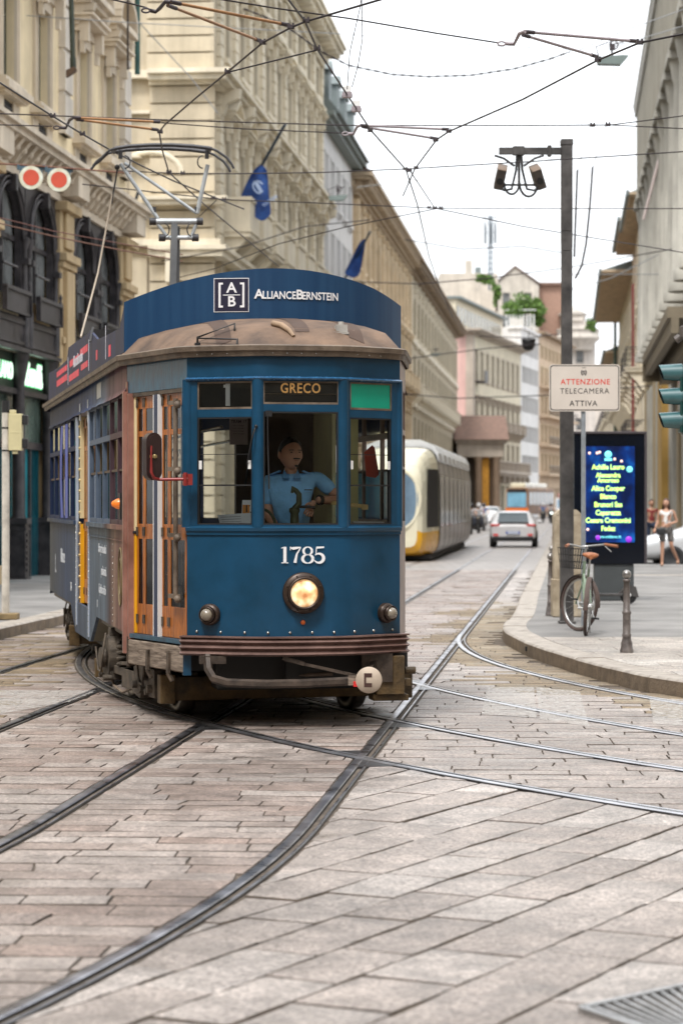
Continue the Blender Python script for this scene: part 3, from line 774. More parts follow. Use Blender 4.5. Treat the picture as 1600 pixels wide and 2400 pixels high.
# destination boxes
M_board = mat('dark_destination_blind', (.022,.018,.016), .5, 0, .3, 8)
for M, a, b, z0, kind_ in ((M1,.085,.545,2.43,1),(M2,.04,.622,2.465,2),(M3,.065,.508,2.43,3)):
    mb = MB(); mb.M = M; mb.m = 0; mb.box(a,b,.035,.05,z0,2.64)
    mb.m = 1
    if kind_ == 3: mb.m = 2; mb.box(a+.01,b-.01,.012,.034,z0+.008,2.632)
    mb.m = 1 
    for q in ((a,a+.012,z0,2.64),(b-.012,b,z0,2.64),(a+.012,b-.012,z0,z0+.016),(a+.012,b-.012,2.628,2.64)): mb.box(q[0],q[1],.008 if kind_ != 3 else .004,.034,q[2],q[3])
    o = mb.build('destination_box', [M_board, M_gut, M_gr], TR)
    if kind_ == 3: tag(o, 'destination box with green panel')
    t = MB(); t.M = M
    R90 = Matrix.Rotation(radians(90),4,'X')
    if kind_ == 1:
        t.box(a+.225,a+.262,.0300,.0345,2.455,2.625); t.box(a+.208,a+.226,.0300,.0345,2.595,2.618); t.build('route_number', M_text, o)
    if kind_ == 2:
        t.text('GRECO', .105, Matrix.Translation(((a+b)/2, .0335, 2.585)) @ R90, .018, sx=.82, space=1.12); t.build('destination_name', M_amber, o)
        s = MB(); s.M = M; s.box(a+.012,b-.012,.024,.0335,2.540,2.548); s.build('slat', M_gut, o)
    if kind_ != 3:
        g = MB(); g.M = M; g.add([(a+.012,.016,z0+.016),(b-.012,.016,z0+.016),(b-.012,.016,2.628),(a+.012,.016,2.628)], [(0,1,2,3)]); g.build('glass', M_gls, o)
# ---- doors. leaf drawn in segment coordinates
def leaf(M, x0, x1, z0, z1, parent, y=.02, thin=False, rails=(1.49,2.27), nm='door_leaf'):
    mb = MB(); mb.M = M; w = x1-x0; sw = min(.032, w*.18)
    mb.box(x0,x0+sw,y,y+.014,z0,z1); mb.box(x1-sw,x1,y,y+.014,z0,z1)
    mb.box(x0+sw,x1-sw,y+.002,y+.013,z0,z0+.24); mb.box(x0+sw,x1-sw,y+.002,y+.013,z1-.10,z1)
    for r in rails: mb.box(x0+sw,x1-sw,y+.002,y+.013,r-(.06 if r < 2 else .022),r+(.06 if r < 2 else .022))
    o = mb.build(nm, M_wood, parent, bevel=.002)
    g = MB(); g.M = M; g.add([(x0+sw,y+.006,z0+.2),(x1-sw,y+.006,z0+.2),(x1-sw,y+.006,z1-.08),(x0+sw,y+.006,z1-.08)], [(0,1,2,3)]); g.build('glass', M_dogl, o)
    for z in (z0+.12, 1.49, z1-.05): h = MB(); h.M = M; h.box(x0-.02,x0+.03,y-.008,y,z-.035,z+.035); h.build('hinge', M_iron, o)
    return o
MD, LD = seg(P[0], P[1])
fd = MB(); fd.M = MD; fd.m = 1; fd.box(.10,.165,.01,.06,.67,1.47); fd.m = 0; fd.box(.10,.165,.01,.06,1.49,2.60); fd.m = 2; fd.box(.09,.17,.0,.06,1.47,1.49)
fdo = fd.build('door_edge_board', [M_cream, M_yel, M_dark], TR, bevel=.004)
for a, b in ((.17,.32),(.32,.585),(.70,.84),(.84,1.19)): leaf(MD, a, b, .67, 2.57, TR)
mb = MB(); mb.M = MD; mb.box(.60,.685,-.01,.05,.66,2.57); mb.m = 1; mb.box(.588,.600,-.012,.05,.66,2.57); mb.box(.685,.697,-.012,.05,.66,2.57); mb.build('door_meeting_post', [mat('dark_blue_post',(.01,.02,.06),.4,0,.1), M_white], TR)
mb = MB(); mb.M = MD; mb.tube([(1.13,-.045,.98),(1.13,-.045,2.52)], .020, 8)
for z in (1.0,1.47,1.98,2.49): mb.box(.99,1.19,-.05,-.028,z-.016,z+.016); mb.sph((1.18,-.05,z-.02), .03,None,None,8,6)
mb.build('door_hinge_bar', M_gut, TR)
mb = MB(); mb.M = MD; mb.box(.06,LD,.0,.06,2.57,2.60); mb.build('door_header', M_iron, TR)
# corner post and front door sill
mb = MB(); mb.smooth = True
mb.lathe([(.055,.50),(.056,.7),(.056,2.62)], 14, Matrix.Translation((-1.155,.03,0)))
mb.box(-1.180,-1.115,-.02,.06,.5,2.70); mb.box(-1.175,-1.13,-.12,-.02,.62,2.60)
mb.build('corner_post', M_post, TR)
mb = MB(); mb.M = MD; mb.box(.13,LD,-.03,.10,.635,.668); mb.build('door_sill', M_blue2, TR)
mb = MB(); mb.M = MD; mb.box(.10,LD-.02,-.03,.02,.42,.62); stepb = mb.build('step_board', M_dwood, TR, bevel=.008)
mb = MB(); mb.M = MD
for x in (.55,.98): mb.bar((x,-.04,.56),(x,-.045,.40),.04,.02); mb.bar((x,-.045,.40),(x+.03,-.02,.34),.04,.02)
mb.box(.085,.105,-.036,.03,.40,.64); mb.build('step_bracket', M_iron, stepb)
# ---- side panels
def side_sheet(s, pl, mt, name):
    mb = MB(); x = s*1.175; mb.prism([(y, z) for y, z in pl], x, x - s*.03, 'x'); return mb.build(name, mt, TR)
skirt = [(0,ZB),(0,.50),(.12,.49),(.22,.52),(.36,.655),(3.0,.655),(3.74,.384),(5.7,.377),(6.38,.646),(9.86,.66),(9.86,ZB),(5.42,ZB),(5.42,.69),(3.95,.69),(3.95,ZB)]
sl = side_sheet(-1, skirt, M_wrap, 'side_panel')
side_sheet(1, [(0,ZB),(0,.50),(.36,.655),(3.0,.655),(3.74,.384),(5.7,.377),(6.38,.646),(9.86,.66),(9.86,ZB)], M_rside, 'side_panel')
mb = MB(); mb.prism([(3.0,.655),(3.74,.384),(3.74,.40),(3.1,.67)], -1.145, -.80, 'x'); mb.build('skirt_return', mat('skirt_inner_face',(.17,.15,.10),.6,0,.2), sl)
mb = MB(); mb.box(-1.21,-1.17,.05,3.86,1.495,1.535); mb.box(-1.21,-1.17,5.5,9.86,1.495,1.535); mb.box(-1.185,-1.174,.06,3.8,1.40,1.41); mb.build('belt_rail', M_wrap, sl)
riv = MB()
for z in [.45+.06*i for i in range(18)]:
    for y in (3.86,5.50): riv.sph((-1.183,y,z), .008,None,None,6,4)
for z in [.70+.055*i for i in range(14)]: riv.sph((-1.179,1.25,z), .006,None,None,6,4)
riv.build('rivet_row', M_chrome, sl)
mb = MB()
for y0, y1, z0 in ((3.84,3.95,.42),(5.42,5.55,.46)): mb.box(-1.183,-1.16,y0,y1,z0,2.60)
mb.build('door_post', mat('pale_blue_post',(.34,.40,.50),.5,0,.15,3), TR)
# lettering of the wrap
RL_ = Matrix(((0,0,-1,-1.1765),(-1,0,0,0),(0,1,0,0),(0,0,0,1)))
t = MB()
for s_, y, z, sz in (('Solo per investitori',2.35,1.30,.12),('professionali.',2.2,1.10,.12),('Capitale a rischio',2.35,.93,.12),('17',2.9,.78,.10)):
    t.text(s_, sz, RL_ @ Matrix.Translation((-y, z, 0)), .012, sx=.9)
for s_, y, z, sz in (('Alliance',7.6,1.12,.22),('785',6.3,.82,.13),('L',8.8,1.0,.3)): t.text(s_, sz, RL_ @ Matrix.Translation((-y, z, 0)), .01)
t.build('wrap_lettering', mat('faded_white_print',(.55,.58,.62),.5,0,.2,9), sl)
mb = MB(); mb.M = RL_ @ Matrix.Translation((-.55,1.10,0)) ; mb.tube([( .16*cos(a/24*2*pi), .24*sin(a/24*2*pi), .002) for a in range(24)], .009, 6, closed=True); mb.tube([( .10*cos(a/24*2*pi), .15*sin(a/24*2*pi), .002) for a in range(24)], .007, 6, closed=True)
mb.build('printed_crest', mat('crest_print',(.16,.12,.05),.5,0,.2), sl)
# side windows, each with frame, sash bars and glass
def side_window(s, y0, y1, mt, dark=True):
    x = s*1.17; mb = MB(); e = .022
    def bx(a, b, z0, z1, p=0, m=0): mb.m = m; mb.box(x + s*p, x - s*.035, a, b, z0, z1)
    bx(y0,y0+e,ZB,ZT,.004); bx(y1-e,y1,ZB,ZT,.004); bx(y0+e,y1-e,2.265,2.315,.004); bx(y0+e,y1-e,2.595,ZT); bx(y0+e,y1-e,ZB,1.575)
    bx(y0+e,y1-e,1.985,2.005,-.008,1)
    mb.m = 2; mb.box(x-s*.012, x-s*.008, y0+.03, y0+.05, 1.86, 1.97)
    o = mb.build('side_window', [mt, M_int, M_white], TR)
    g = MB(); g.add([(x-s*.02,y0+e,1.575),(x-s*.02,y1-e,1.575),(x-s*.02,y1-e,2.0),(x-s*.02,y0+e,2.0)], [(0,1,2,3)]); g.add([(x-s*.016,y0+e,2.315),(x-s*.016,y1-e,2.315),(x-s*.016,y1-e,2.6),(x-s*.016,y0+e,2.6)], [(0,1,2,3)]); g.build('glass', M_dgls, o)
    if s < 0:
        c = MB(); c.box(x+.045,x+.06,y0+.10,y0+.17,2.0,2.265)
        for k in range(9): c.sph((x+.04,y0+.13,2.02+k*.028), .010,None,None,6,4)
        c.build('sash_strap', [mat('strap_brass',(.35,.25,.12),.5,.3,.2)], o)
    return o
M_wf = [mat('window_frame_mauve',(.07,.04,.05),.6,0,.2,spec=.2), mat('window_frame_greyblue',(.09,.12,.17),.6,0,.2,spec=.2), mat('window_frame_blue',(.012,.022,.06),.6,0,.2,spec=.2)]
for i in range(5): side_window(-1, .09+.752*i, .09+.752*(i+1), M_wf[0] if i < 2 else M_wf[1])
for i in range(5): side_window(-1, 5.55+.862*i, 5.55+.862*(i+1), M_wf[2])
for i in range(12): side_window(1, .05+.817*i, .05+.817*(i+1), M_rside)
# right front taper: panel and two narrow windows
MR, LR = seg(P[4], P[5]); mb = MB(); mb.M = MR; mb.box(0,LR,0,.03,.55,ZB); mb.build('side_panel', M_rside, TR)
for a, b in ((.04,.62),(.62,1.2)):
    mb = MB(); mb.M = MR; e=.025
    for q in ((a,a+e,ZB,2.62),(b-e,b,ZB,2.62),(a+e,b-e,2.27,2.31),(a+e,b-e,1.99,2.01),(a+e,b-e,ZB,1.57)): mb.box(q[0],q[1],0,.035,q[2],q[3])
    o = mb.build('side_window', M_rside, TR); g = MB(); g.M = MR; g.add([(a+e,.02,1.57),(b-e,.02,1.57),(b-e,.02,2.62),(a+e,.02,2.62)], [(0,1,2,3)]); g.build('glass', M_dgls, o)
# cant rail (fascia) along the side with crumpled wrap edge
for s, mt in ((-1,M_wrapt),(1,M_rside)):
    mb = MB(); rows = []
    for z, o_ in ((ZG+.02,0),(2.66,0),(2.61,.018)): rows.append([(s*(1.176+o_+ (random.uniform(0,.006) if o_ else 0)), y*.2465, z+(random.uniform(-.006,.006) if o_ else 0)) for y in range(41)])
    mb.grid(rows, True); mb.build('cant_rail', mt, TR)
M_stk = mat('pale_sticker',(.45,.5,.55),.4,0,.1)
for q in ((-1.186,-1.175,3.9,3.98,2.50,2.72),(-1.186,-1.175,4.9,5.0,2.55,2.72),(-1.181,-1.176,2.45,2.9,2.68,2.82)): mb = MB(); mb.box(*q); mb.build('sticker', M_stk, TR)
# middle door
dr = MB(); dr.box(-1.15,-1.10,5.28,5.42,1.56,2.60); dr.m = 1; dr.box(-1.15,-1.10,5.28,5.42,.69,1.50); dr.m = 2
for k in range(17): dr.sph((-1.154,5.35,.74+k*.11), .016,None,None,8,5)
dr.build('door_edge_board', [M_cream, M_yel, M_brass], TR)
Ms = Matrix(((0,1,0,-1.175),(-1,0,0,0),(0,0,1,0),(0,0,0,1)))   # segment frame along the left side (x = -y)
for a, b in ((-5.27,-4.95),(-4.95,-4.62),(-4.60,-4.28),(-4.28,-3.96)): leaf(Ms, a, b, .70, 2.58, TR, y=.06)
# ---- far end, floor, interior
RP = [(1.175,9.86),(.83,11.06),(.33,11.38),(-.33,11.38),(-.83,11.06),(-1.175,9.86)]
mb = MB(); mb.grid([[(x,y,z) for x,y in RP] for z in (.62,1.53)], False); mb.grid([[(x,y,z) for x,y in RP] for z in (2.62,2.88)], False)
for i in range(5):
    M, L = seg(RP[i], RP[i+1]); mb.M = M; mb.box(0,.05,0,.04,1.53,2.62); mb.box(L-.05,L,0,.04,1.53,2.62)
mb.M = Matrix.Identity(4); mb.build('rear_end', M_wf[2], TR)
OUT = [P[i] for i in range(6)] + RP
fl = MB(); fl.prism([(x*.96,y*.97 if y < 0 else y) for x,y in P[0:6]] + [(x*.96,y-.06) for x,y in RP], .60, .66); fl.m = 1; fl.prism([(x*.96,y*.97 if y < 0 else y) for x,y in P[0:6]] + [(x*.96,y-.06) for x,y in RP], 2.80, 2.82)
fl.build('floor_and_ceiling', [M_iron, M_seat], TR)
it = MB()
for s in (-1,1):
    it = MB(); it.box(s*1.10,s*.72,.5,3.7,.66,1.12); it.box(s*1.10,s*1.04,.5,3.7,1.12,1.45); it.build('bench', M_seat, TR)
    it = MB(); it.box(s*1.10,s*.72,5.6,9.6,.66,1.12); it.box(s*1.10,s*1.04,5.6,9.6,1.12,1.45); it.build('bench', M_seat, TR)
it = MB(); it.box(-.28,.52,.02,.05,.66,2.80); it.box(-1.1,-.95,.02,.05,.66,2.78); it.build('bulkhead', M_int, TR)
it = MB(); it.prism([(.36,.02),(.40,-.62),(.43,-.62),(.39,.02)], 1.0, 2.76); it.box(.56,.70,-.16,-.13,.66,2.7); it.build('cab_partition', M_ivory, TR)
it = MB(); it.box(-.50,.50,-1.30,-1.16,1.30,1.48); it.box(-.28,.30,-1.16,-1.0,.66,1.42); it.build('driving_desk', M_dark, TR)
it = MB()
for x, y in ((-.62,.6),(-.62,2.0),(-.2,3.4),(.5,2.2),(-.5,5.6),(-.74,-.15)): it = MB(); it.tube([(x,y,.66),(x,y,2.8)], .016, 8); it.build('grab_pole', M_chrome, TR)
for s in (-.35,.35): it = MB(); it.tube([(s,.4,2.35),(s,9.5,2.35)], .014, 8); it.build('ceiling_rail', M_chrome, TR)
it = MB()
for k in range(5):
    it = MB(); c = Vector((-.60+.02*k, .2+.9*k, 2.16)); it.tube([c+Vector((.028*sin(a)*(1 if cos(a)>0 else 1.2), 0, .045*cos(a))) for a in [2*pi*i/14 for i in range(14)]], .008, 6, closed=True); it.bar(c+Vector((0,0,.045)), c+Vector((0,0,.20)), .02, .006); it.build('hanging_strap', M_dark, TR)
# poster, cards and papers inside
p0 = TL(538,1042,19.35); p1 = TL(582,978,19.35)
mb = MB(); mb.box(p0.x,p1.x,p0.y,p0.y+.006,p0.z,p1.z); mb.m = 1; mb.M = Matrix.Translation(((p0.x+p1.x)/2,p0.y-.003,p1.z-.035)) @ Matrix.Rotation(radians(90),4,'X'); mb.text('TRAM 17', .032, Matrix.Identity(4), .01)
for k in range(4): mb.text('avviso ai passeggeri', .012, Matrix.Translation((0,-.03-.022*k,0)), .0)
tag(mb.build('notice_poster', [mat('poster_paper',(.33,.27,.27),.6,0,.1), mat('poster_ink',(.05,.02,.03),.6,0,0)], TR), 'printed notice hanging behind the left front window')
# under the car: bow bar, braces, beam
mb = MB(); a = Vector((-.70,-1.42,.56)); pts = [(-.70,-1.40,.56),(-.70,-1.46,.47),(-.66,-1.52,.40),(-.58,-1.60,.365),(-.3,-1.70,.36),(.0,-1.72,.365),(.30,-1.70,.375),(.47,-1.62,.38)]
rows = []
for i, p in enumerate(pts):
    q0 = Vector(pts[max(0,i-1)]); q1 = Vector(pts[min(len(pts)-1,i+1)]); d = (q1-q0).normalized(); u = Vector((0,-1,0)).cross(d).normalized(); n_ = d.cross(u)
    rows.append([Vector(p)+u*.034+n_*.012, Vector(p)-u*.034+n_*.012, Vector(p)-u*.034-n_*.012, Vector(p)+u*.034-n_*.012])
mb.tube([(-.70,-1.40,.56),(-.70,-1.47,.46),(-.67,-1.55,.395),(-.58,-1.63,.37),(-.3,-1.70,.362),(.0,-1.72,.365),(.30,-1.70,.375),(.47,-1.62,.38)], .033, 6, smooth=False); mb.box(-.76,-.56,-1.44,-1.38,.50,.56); mb.bar((.47,-1.60,.38),(.62,-1.30,.50),.04,.05); mb.box(.50,.74,-1.36,-1.30,.34,.56)
mb.build('bow_bar', M_bow, TR)
mb = MB(); mb.bar((-.12,-1.50,.53),(.45,-1.63,.40),.03,.022); mb.bar((-.14,-1.52,.545),(.02,-1.54,.50),.05,.03); mb.bar((.40,-1.66,.42),(.47,-1.68,.34),.02,.05); mb.tube([(.42,-1.66,.40),(.44,-1.68,.30)],.018,8)
mb.build('coupling_rod', M_bow, TR)
mb = MB(); mb.box(-.60,.66,-1.20,-1.14,.30,.60); mb.box(-.08,.02,-1.3,-1.2,.30,.58); mb.box(-.9,.95,-1.0,8.8,.42,.60); mb.box(-.55,.75,-.9,-.4,.26,.44); mb.box(-1.0,1.0,4.2,5.4,.3,.5); mb.build('underframe', M_black, TR)
mb = MB(); mb.box(.62,.84,-1.34,-1.22,.24,.54); mb.box(.60,.88,-1.30,-1.1,.19,.24); mb.box(.80,.90,-1.3,-1.22,.30,.36); mb.tube([(.86,-1.25,.42),(.94,-1.25,.42)],.03,10); mb.build('corner_casting', M_rust, TR, bevel=.006)
mb = MB(); mb.tube([(.56,-1.30,.56),(.56,-1.30,.40)],.03,10); mb.tube([(.62,-1.30,.56),(.62,-1.30,.36)],.022,8); mb.tube([(-.5,-1.15,.36),(.3,-1.2,.40)],.018,8); mb.tube([(-.35,-1.1,.32),(-.1,-1.12,.34),(.0,-1.12,.42)],.014,8); mb.build('brake_pipe', M_iron, TR)
# round white disc with an E on it
c = TL(864,1594,18.05); mb = MB(); mb.M = Matrix.Translation(c) @ Matrix.Rotation(radians(-14),4,'Z') @ Matrix.Rotation(radians(90),4,'X'); mb.lathe([(.0,-.012),(.095,-.012),(.099,-.006),(.099,.006),(.095,.012),(.0,.012)], 32)
mb.m = 1; mb.box(-.035,-.020,-.052,.052,.012,.014); mb.box(-.02,.024,.022,.052,.012,.0142); mb.box(-.02,.024,-.052,-.022,.012,.0142)
mb.m = 2; mb.box(-.115,-.085,-.05,-.01,-.03,.006); mb.m = 3; mb.box(-.155,-.10,-.04,.03,-.04,-.01)
disc = mb.build('buffer_disc', [mat('aged_white_disc',(.46,.38,.30),.6,0,.15,6), mat('disc_slot',(.05,.02,.015),.6,0,0), mat('red_tag',(.6,.02,.02),.5,0,0), M_dwood], TR); tag(disc, 'round whitish disc with dark E shape')
# bogies
M_grime = mat('bogie_grime', (.04,.031,.023), .65, .1, .4, 8, .4, 40, c2=(.095,.075,.055))
M_tyre = mat('wheel_tyre_steel', (.14,.12,.10), .4, .8, .3, 8)
def bogie(cx, cy, rot, ysgn):
    B = bpy.data.objects.new('bogie', None); COL.objects.link(B); B.parent = TR; B.location = (cx,cy,0); B.rotation_euler = (0,0,rot)
    for wy in (-.815,.815):
        for s in (-1,1):
            mb = MB(); mb.smooth = True; M = Matrix.Translation((s*.7225,wy,.335)) @ Matrix.Rotation(radians(90)*s,4,'Y')
            mb.lathe([(.0,-.03),(.10,-.03),(.12,-.01),(.26,-.015),(.27,-.05),(.355,-.05),(.358,-.03),(.335,-.02),(.33,.06),(.27,.06),(.26,.02),(.12,.025),(.10,.07),(0,.07)], 32, M); mb.build('wheel', M_tyre, B)
            ab = MB(); ab.smooth = True; x = s*.93
            ab.prism([(wy+a*.16*cos(t), .36+.16*sin(t)*1.25) for a in (1,) for t in [2*pi*i/16 for i in range(16)]], x-.08, x+.09, 'x'); ab.box(x-.07,x+.07,wy-.13,wy+.13,.17,.30); ab.tube([(x+s*.09,wy,.36),(x+s*.13,wy,.36)],.09,16)
            ab.box(x-.05,x+.05,wy-.05,wy+.05,.5,.62); ab.tube([(x+s*.05,wy-.12,.19),(x+s*.13,wy-.12,.19)],.028,8); ab.tube([(x+s*.05,wy+.1,.2),(x+s*.12,wy+.1,.2)],.022,8)
            ab.tube([(x+s*.10,wy-.1,.58),(x+s*.14,wy-.16,.40),(x+s*.14,wy-.08,.24),(x+s*.13,wy+.08,.25),(x+s*.14,wy+.14,.45)],.011,6)
            ab.build('axle_box', M_grime, B, bevel=.006)
    for s in (-1,1):
        fr_ = MB(); fr_.box(s*.88,s*.97,-1.15,1.15,.23,.30); fr_.box(s*.86,s*.98,-.30,.30,.14,.30); fr_.box(s*.88,s*1.0,-1.32,-1.14,.2,.34); fr_.prism([(-.62,.24),(-.2,.24),(-.2,.14),(-.5,.10)], s*.90, s*1.0,'x'); fr_.bar((s*.95,-1.2,.42),(s*.98,.3,.34),.03,.03)
        for y in (-.5,-1.05): fr_.box(s*.93,s*1.03,y-.1,y+.1,.15,.38); fr_.tube([(s*1.03,y,.22),(s*1.07,y,.22)],.035,8)
        fr_.build('side_frame', M_grime, B, bevel=.005)
        for sy in (-.42,.42):
            sp_ = MB(); sp_.tube([(s*.93+.055*cos(a), sy+.055*sin(a), .30+.22*a/(2*pi*4.5)) for a in [2*pi*i/12 for i in range(55)]], .017, 6); sp_.build('coil_spring', M_grime, B)
    b = MB(); b.box(-1.02,1.02,-1.42,-1.34,.15,.34); b.box(-1.05,-.93,-1.46,-1.34,.13,.36); b.box(.93,1.05,-1.46,-1.34,.13,.36); b.build('guard_beam', M_rust, B, bevel=.006); b = MB(); b.box(-1.0,1.0,1.30,1.36,.15,.32); b.build('guard_beam', M_rust, B, bevel=.006)
    b = MB(); b.tube([(-.9,-.815,.335),(.9,-.815,.335)],.05,10); b.tube([(-.9,.815,.335),(.9,.815,.335)],.05,10); b.box(-.5,.5,-.5,.5,.2,.5); b.box(-.86,-.60,-1.2,1.2,.36,.42); b.box(.60,.86,-1.2,1.2,.36,.42); b.build('axle', M_black, B)
bogie(-.10, 1.0, radians(7), 1); bogie(0, 8.7, radians(-3), 1)
# hose hanging by the front left axle box
mb = MB(); mb.tube([(-1.05,1.75,.62),(-1.14,1.72,.44),(-1.16,1.75,.30),(-1.14,1.6,.12),(-1.10,1.2,.09),(-1.06,.9,.14)],.012,6); mb.build('hose', M_gut, TR)
# ---- roof
rf = MB(); rf.smooth = True
bd = bent([(x*(1.045 if x < 0 else 1.02),y*1.02) for x,y in P] , .12, 3)
bd2 = [(x, 9.86-y) for x, y in bd][::-1]
ring = bd + [(1.20,2.4),(1.20,4.9),(1.20,7.4)] + bd2[::1] + [(-1.228,7.4),(-1.228,4.9),(-1.228,2.4)]
rows = []
for k in range(9):
    s_ = k/8; hh = .33*sqrt(max(0,1-(1-s_)**2)); r_ = []
    for x, y in ring:
        sy = min(max(y, .35), 9.5); r_.append((x*(1-s_), y+(sy-y)*s_, ZG+.035+hh))
    rows.append(r_)
rf.grid(rows, True, True); rf.build('roof', M_roofc, TR)
from mathutils.bvhtree import BVHTree
BV = BVHTree.FromPolygons([Vector(v) for v in rf.v], rf.f)
def onroof(x, y):
    h = BV.ray_cast(Vector((x,y,5)), Vector((0,0,-1)))[0]
    return (x, y, (h.z if h else ZG+.03)+.004)
gt = MB(); rows = []
for o_, z in ((0,ZG-.035),(.012,ZG-.03),(.016,ZG+.005),(.035,ZG+.01),(.04,ZG+.045),(.02,ZG+.055),(-.05,ZG+.06)): rows.append([(x*(1+o_/1.2), y+(o_ if y>5 else -o_)*(1 if abs(y-4.9)>4.9 else 0), z) for x, y in ring])
gt.grid(rows, False, True); gut = gt.build('gutter', M_gut, TR)
gb = MB()
for i in range(0, len(bd)):
    a = bd[i]; b_ = bd[min(i+1,len(bd)-1)]; L = sqrt((a[0]-b_[0])**2+(a[1]-b_[1])**2)
    for k in range(int(L/.11)): t = k/max(1,int(L/.11)); gb.sph((a[0]+(b_[0]-a[0])*t, a[1]+(b_[1]-a[1])*t-.018, ZG-.012), .006,None,None,6,4)
gb.build('rivet_row', M_chrome, gut)
# roof straps (darker canvas bands), hand rail, pipe, vent boxes
st = MB()
def roofz(x, y):
    # approximate height of the front dome at tram coordinates
    hx = 1-abs(x)/1.228
    s_ = hx
    if y < .35:
        hw = 1.228 if y > 0 else 1.228 + y*.28
        s_ = min(1-abs(x)/hw, (y+1.57)/1.92)
    s_ = max(0, min(1, s_)); return ZG+.035+.33*sqrt(max(0,1-(1-s_)**2))
M_rband = mat('dark_canvas_band',(.07,.042,.03),.8,0,.2)
for x0, x1 in ((-.62,-.48),(-.02,.12),(.40,.55)):
    rows = [[onroof(x0+(x1-x0)*q/4*(.8+.02*k), y) for q in range(5)] for k, y in enumerate([-1.36+.06*k for k in range(30)]) if BV.ray_cast(Vector((x0,y,5)), Vector((0,0,-1)))[0] and BV.ray_cast(Vector((x1,y,5)), Vector((0,0,-1)))[0]]
    st = MB(); st.grid([[Vector(p) for p in r] for r in rows], True); st.build('roof_band', M_rband, TR)
OC = TMI @ Vector((0,0,HC))
def onr(xs, ys, lift):
    q = TL(xs, ys, 19); d = (q-OC).normalized(); h = BV.ray_cast(OC, d)[0]
    return (h + Vector((0,0,lift))) if h else q
hr = MB()
for a_, b_ in (((463,806),(550,775)),((463,808),(556,812))):
    p_, q_ = onr(*a_,.0), onr(*b_,.0); hr.tube([p_, p_+Vector((0,0,.05)), q_+Vector((0,0,.055)), q_], .009, 6); hr.box(p_.x-.02,p_.x+.02,p_.y-.02,p_.y+.02,p_.z-.01,p_.z+.008)
hr.build('roof_hand_rail', M_dark, TR)
hp = MB(); hp.tube([onr(640,764,.02),onr(660,769,.022),onr(678,780,.018),onr(688,790,.006)], [.024,.024,.02,.014], 10); hp.build('fabric_hose', mat('tan_canvas_hose',(.30,.21,.14),.8,0,.2,8,.3), TR)
vb = MB(); c = onr(801,779,.035); vb.box(c.x-.045,c.x+.045,c.y,c.y+.08,c.z-.035,c.z+.025); vb.tube([(c.x,c.y+.04,c.z+.02),(c.x,c.y+.04,c.z+.05)],.022,8); vb.box(c.x-.07,c.x+.05,c.y-.02,c.y+.1,c.z-.05,c.z-.032); vb.build('roof_lamp', mat('grey_metal_box',(.42,.40,.37),.5,.2,.2,12), TR)
# arched advertising board across the front
def by(u): return -.42+.60*(u/1.17)**2
def bz(u): return 3.185-.235*(abs(u)/1.17)**2.0
mb = MB(); nU = 36
U = [-1.18+2.36*i/nU for i in range(nU+1)]
for off, sg in ((0,1),(.02,-1)):
    rows = [[(u,by(u)+off,bz(u)) for u in U],[(u,by(u)+off,bz(u)+.2) for u in U],[(u,by(u)+off,bz(u)+.415) for u in U]]
    if sg < 0: rows = rows[::-1]
    mb.grid(rows, True)
rows = [[(u,by(u),bz(u)+.415) for u in U],[(u,by(u)+.02,bz(u)+.415) for u in U]]; mb.grid(rows, False)
rows = [[(u,by(u)+.02,bz(u)) for u in U],[(u,by(u),bz(u)) for u in U]]; mb.grid(rows, False)
m_, nt, b = nodes('advert_blue_streaked'); M_adv = m_
tc = N(nt,'ShaderNodeTexCoord'); mp = N(nt,'ShaderNodeMapping'); mp.inputs['Scale'].default_value = (9,9,.35); nz = N(nt,'ShaderNodeTexNoise',i_Scale=1.4,i_Detail=5); rp = N(nt,'ShaderNodeValToRGB')
nt.links.new(tc.outputs['Object'],mp.inputs[0]); nt.links.new(mp.outputs[0],nz.inputs[0]); nt.links.new(nz.outputs['Fac'],rp.inputs[0]); nt.links.new(rp.outputs[0],b.inputs['Base Color'])
rp.color_ramp.elements[0].position=.40; rp.color_ramp.elements[0].color=(.006,.040,.105,1); rp.color_ramp.elements[1].position=.78; rp.color_ramp.elements[1].color=(.014,.060,.135,1); b.inputs['Roughness'].default_value=.38
adv = mb.build('front_advert_board', M_adv, TR); tag(adv, 'arched blue advertising board with white lettering')
def adv_text(mb_, txt, size, u0, z0, bold, sx=1):
    vs, fs = text_geo(txt, bold, 'CENTER', 1.0)
    o = [(u0+x*size*sx, 0, z0+y*size, z) for x, y, z in vs]
    mb_.add([(x, by(x)-.008+z*.002, zz) for x, _, zz, z in o], fs, False)
mb = MB(); mb.m = 0
def rect(u0,u1,z0,z1,off):
    off += .003; n_ = 1 if u1-u0 < .05 else 10
    mb.grid([[(u0+(u1-u0)*q/n_,by(u0+(u1-u0)*q/n_)-off,z) for q in range(n_+1)] for z in (z0,z1)], False)
uc, zc, hs = -.372, 3.385, .136
rect(uc-hs,uc+hs,zc-hs,zc+hs,.0012); mb.m = 1; rect(uc-hs+.005,uc+hs-.005,zc-hs+.005,zc+hs-.005,.0024); mb.m = 0
for s in (-1,1):
    rect(*sorted((uc+s*.100,uc+s*.084)),zc-.10,zc+.10,.0036); rect(*sorted((uc+s*.084,uc+s*.066)),zc+.084,zc+.10,.0036); rect(*sorted((uc+s*.084,uc+s*.066)),zc-.10,zc-.084,.0036)
rect(uc-.066,uc+.066,zc-.003,zc+.003,.0036)
adv_text(mb,'A',.115,uc,zc+.055,.02); adv_text(mb,'B',.115,uc,zc-.055,.02)
mb.build('logo_plate', [M_text, mat('logo_dark_violet',(.010,.008,.03),.5,0,0)], adv)
mb = MB(); zt_ = 3.385; 
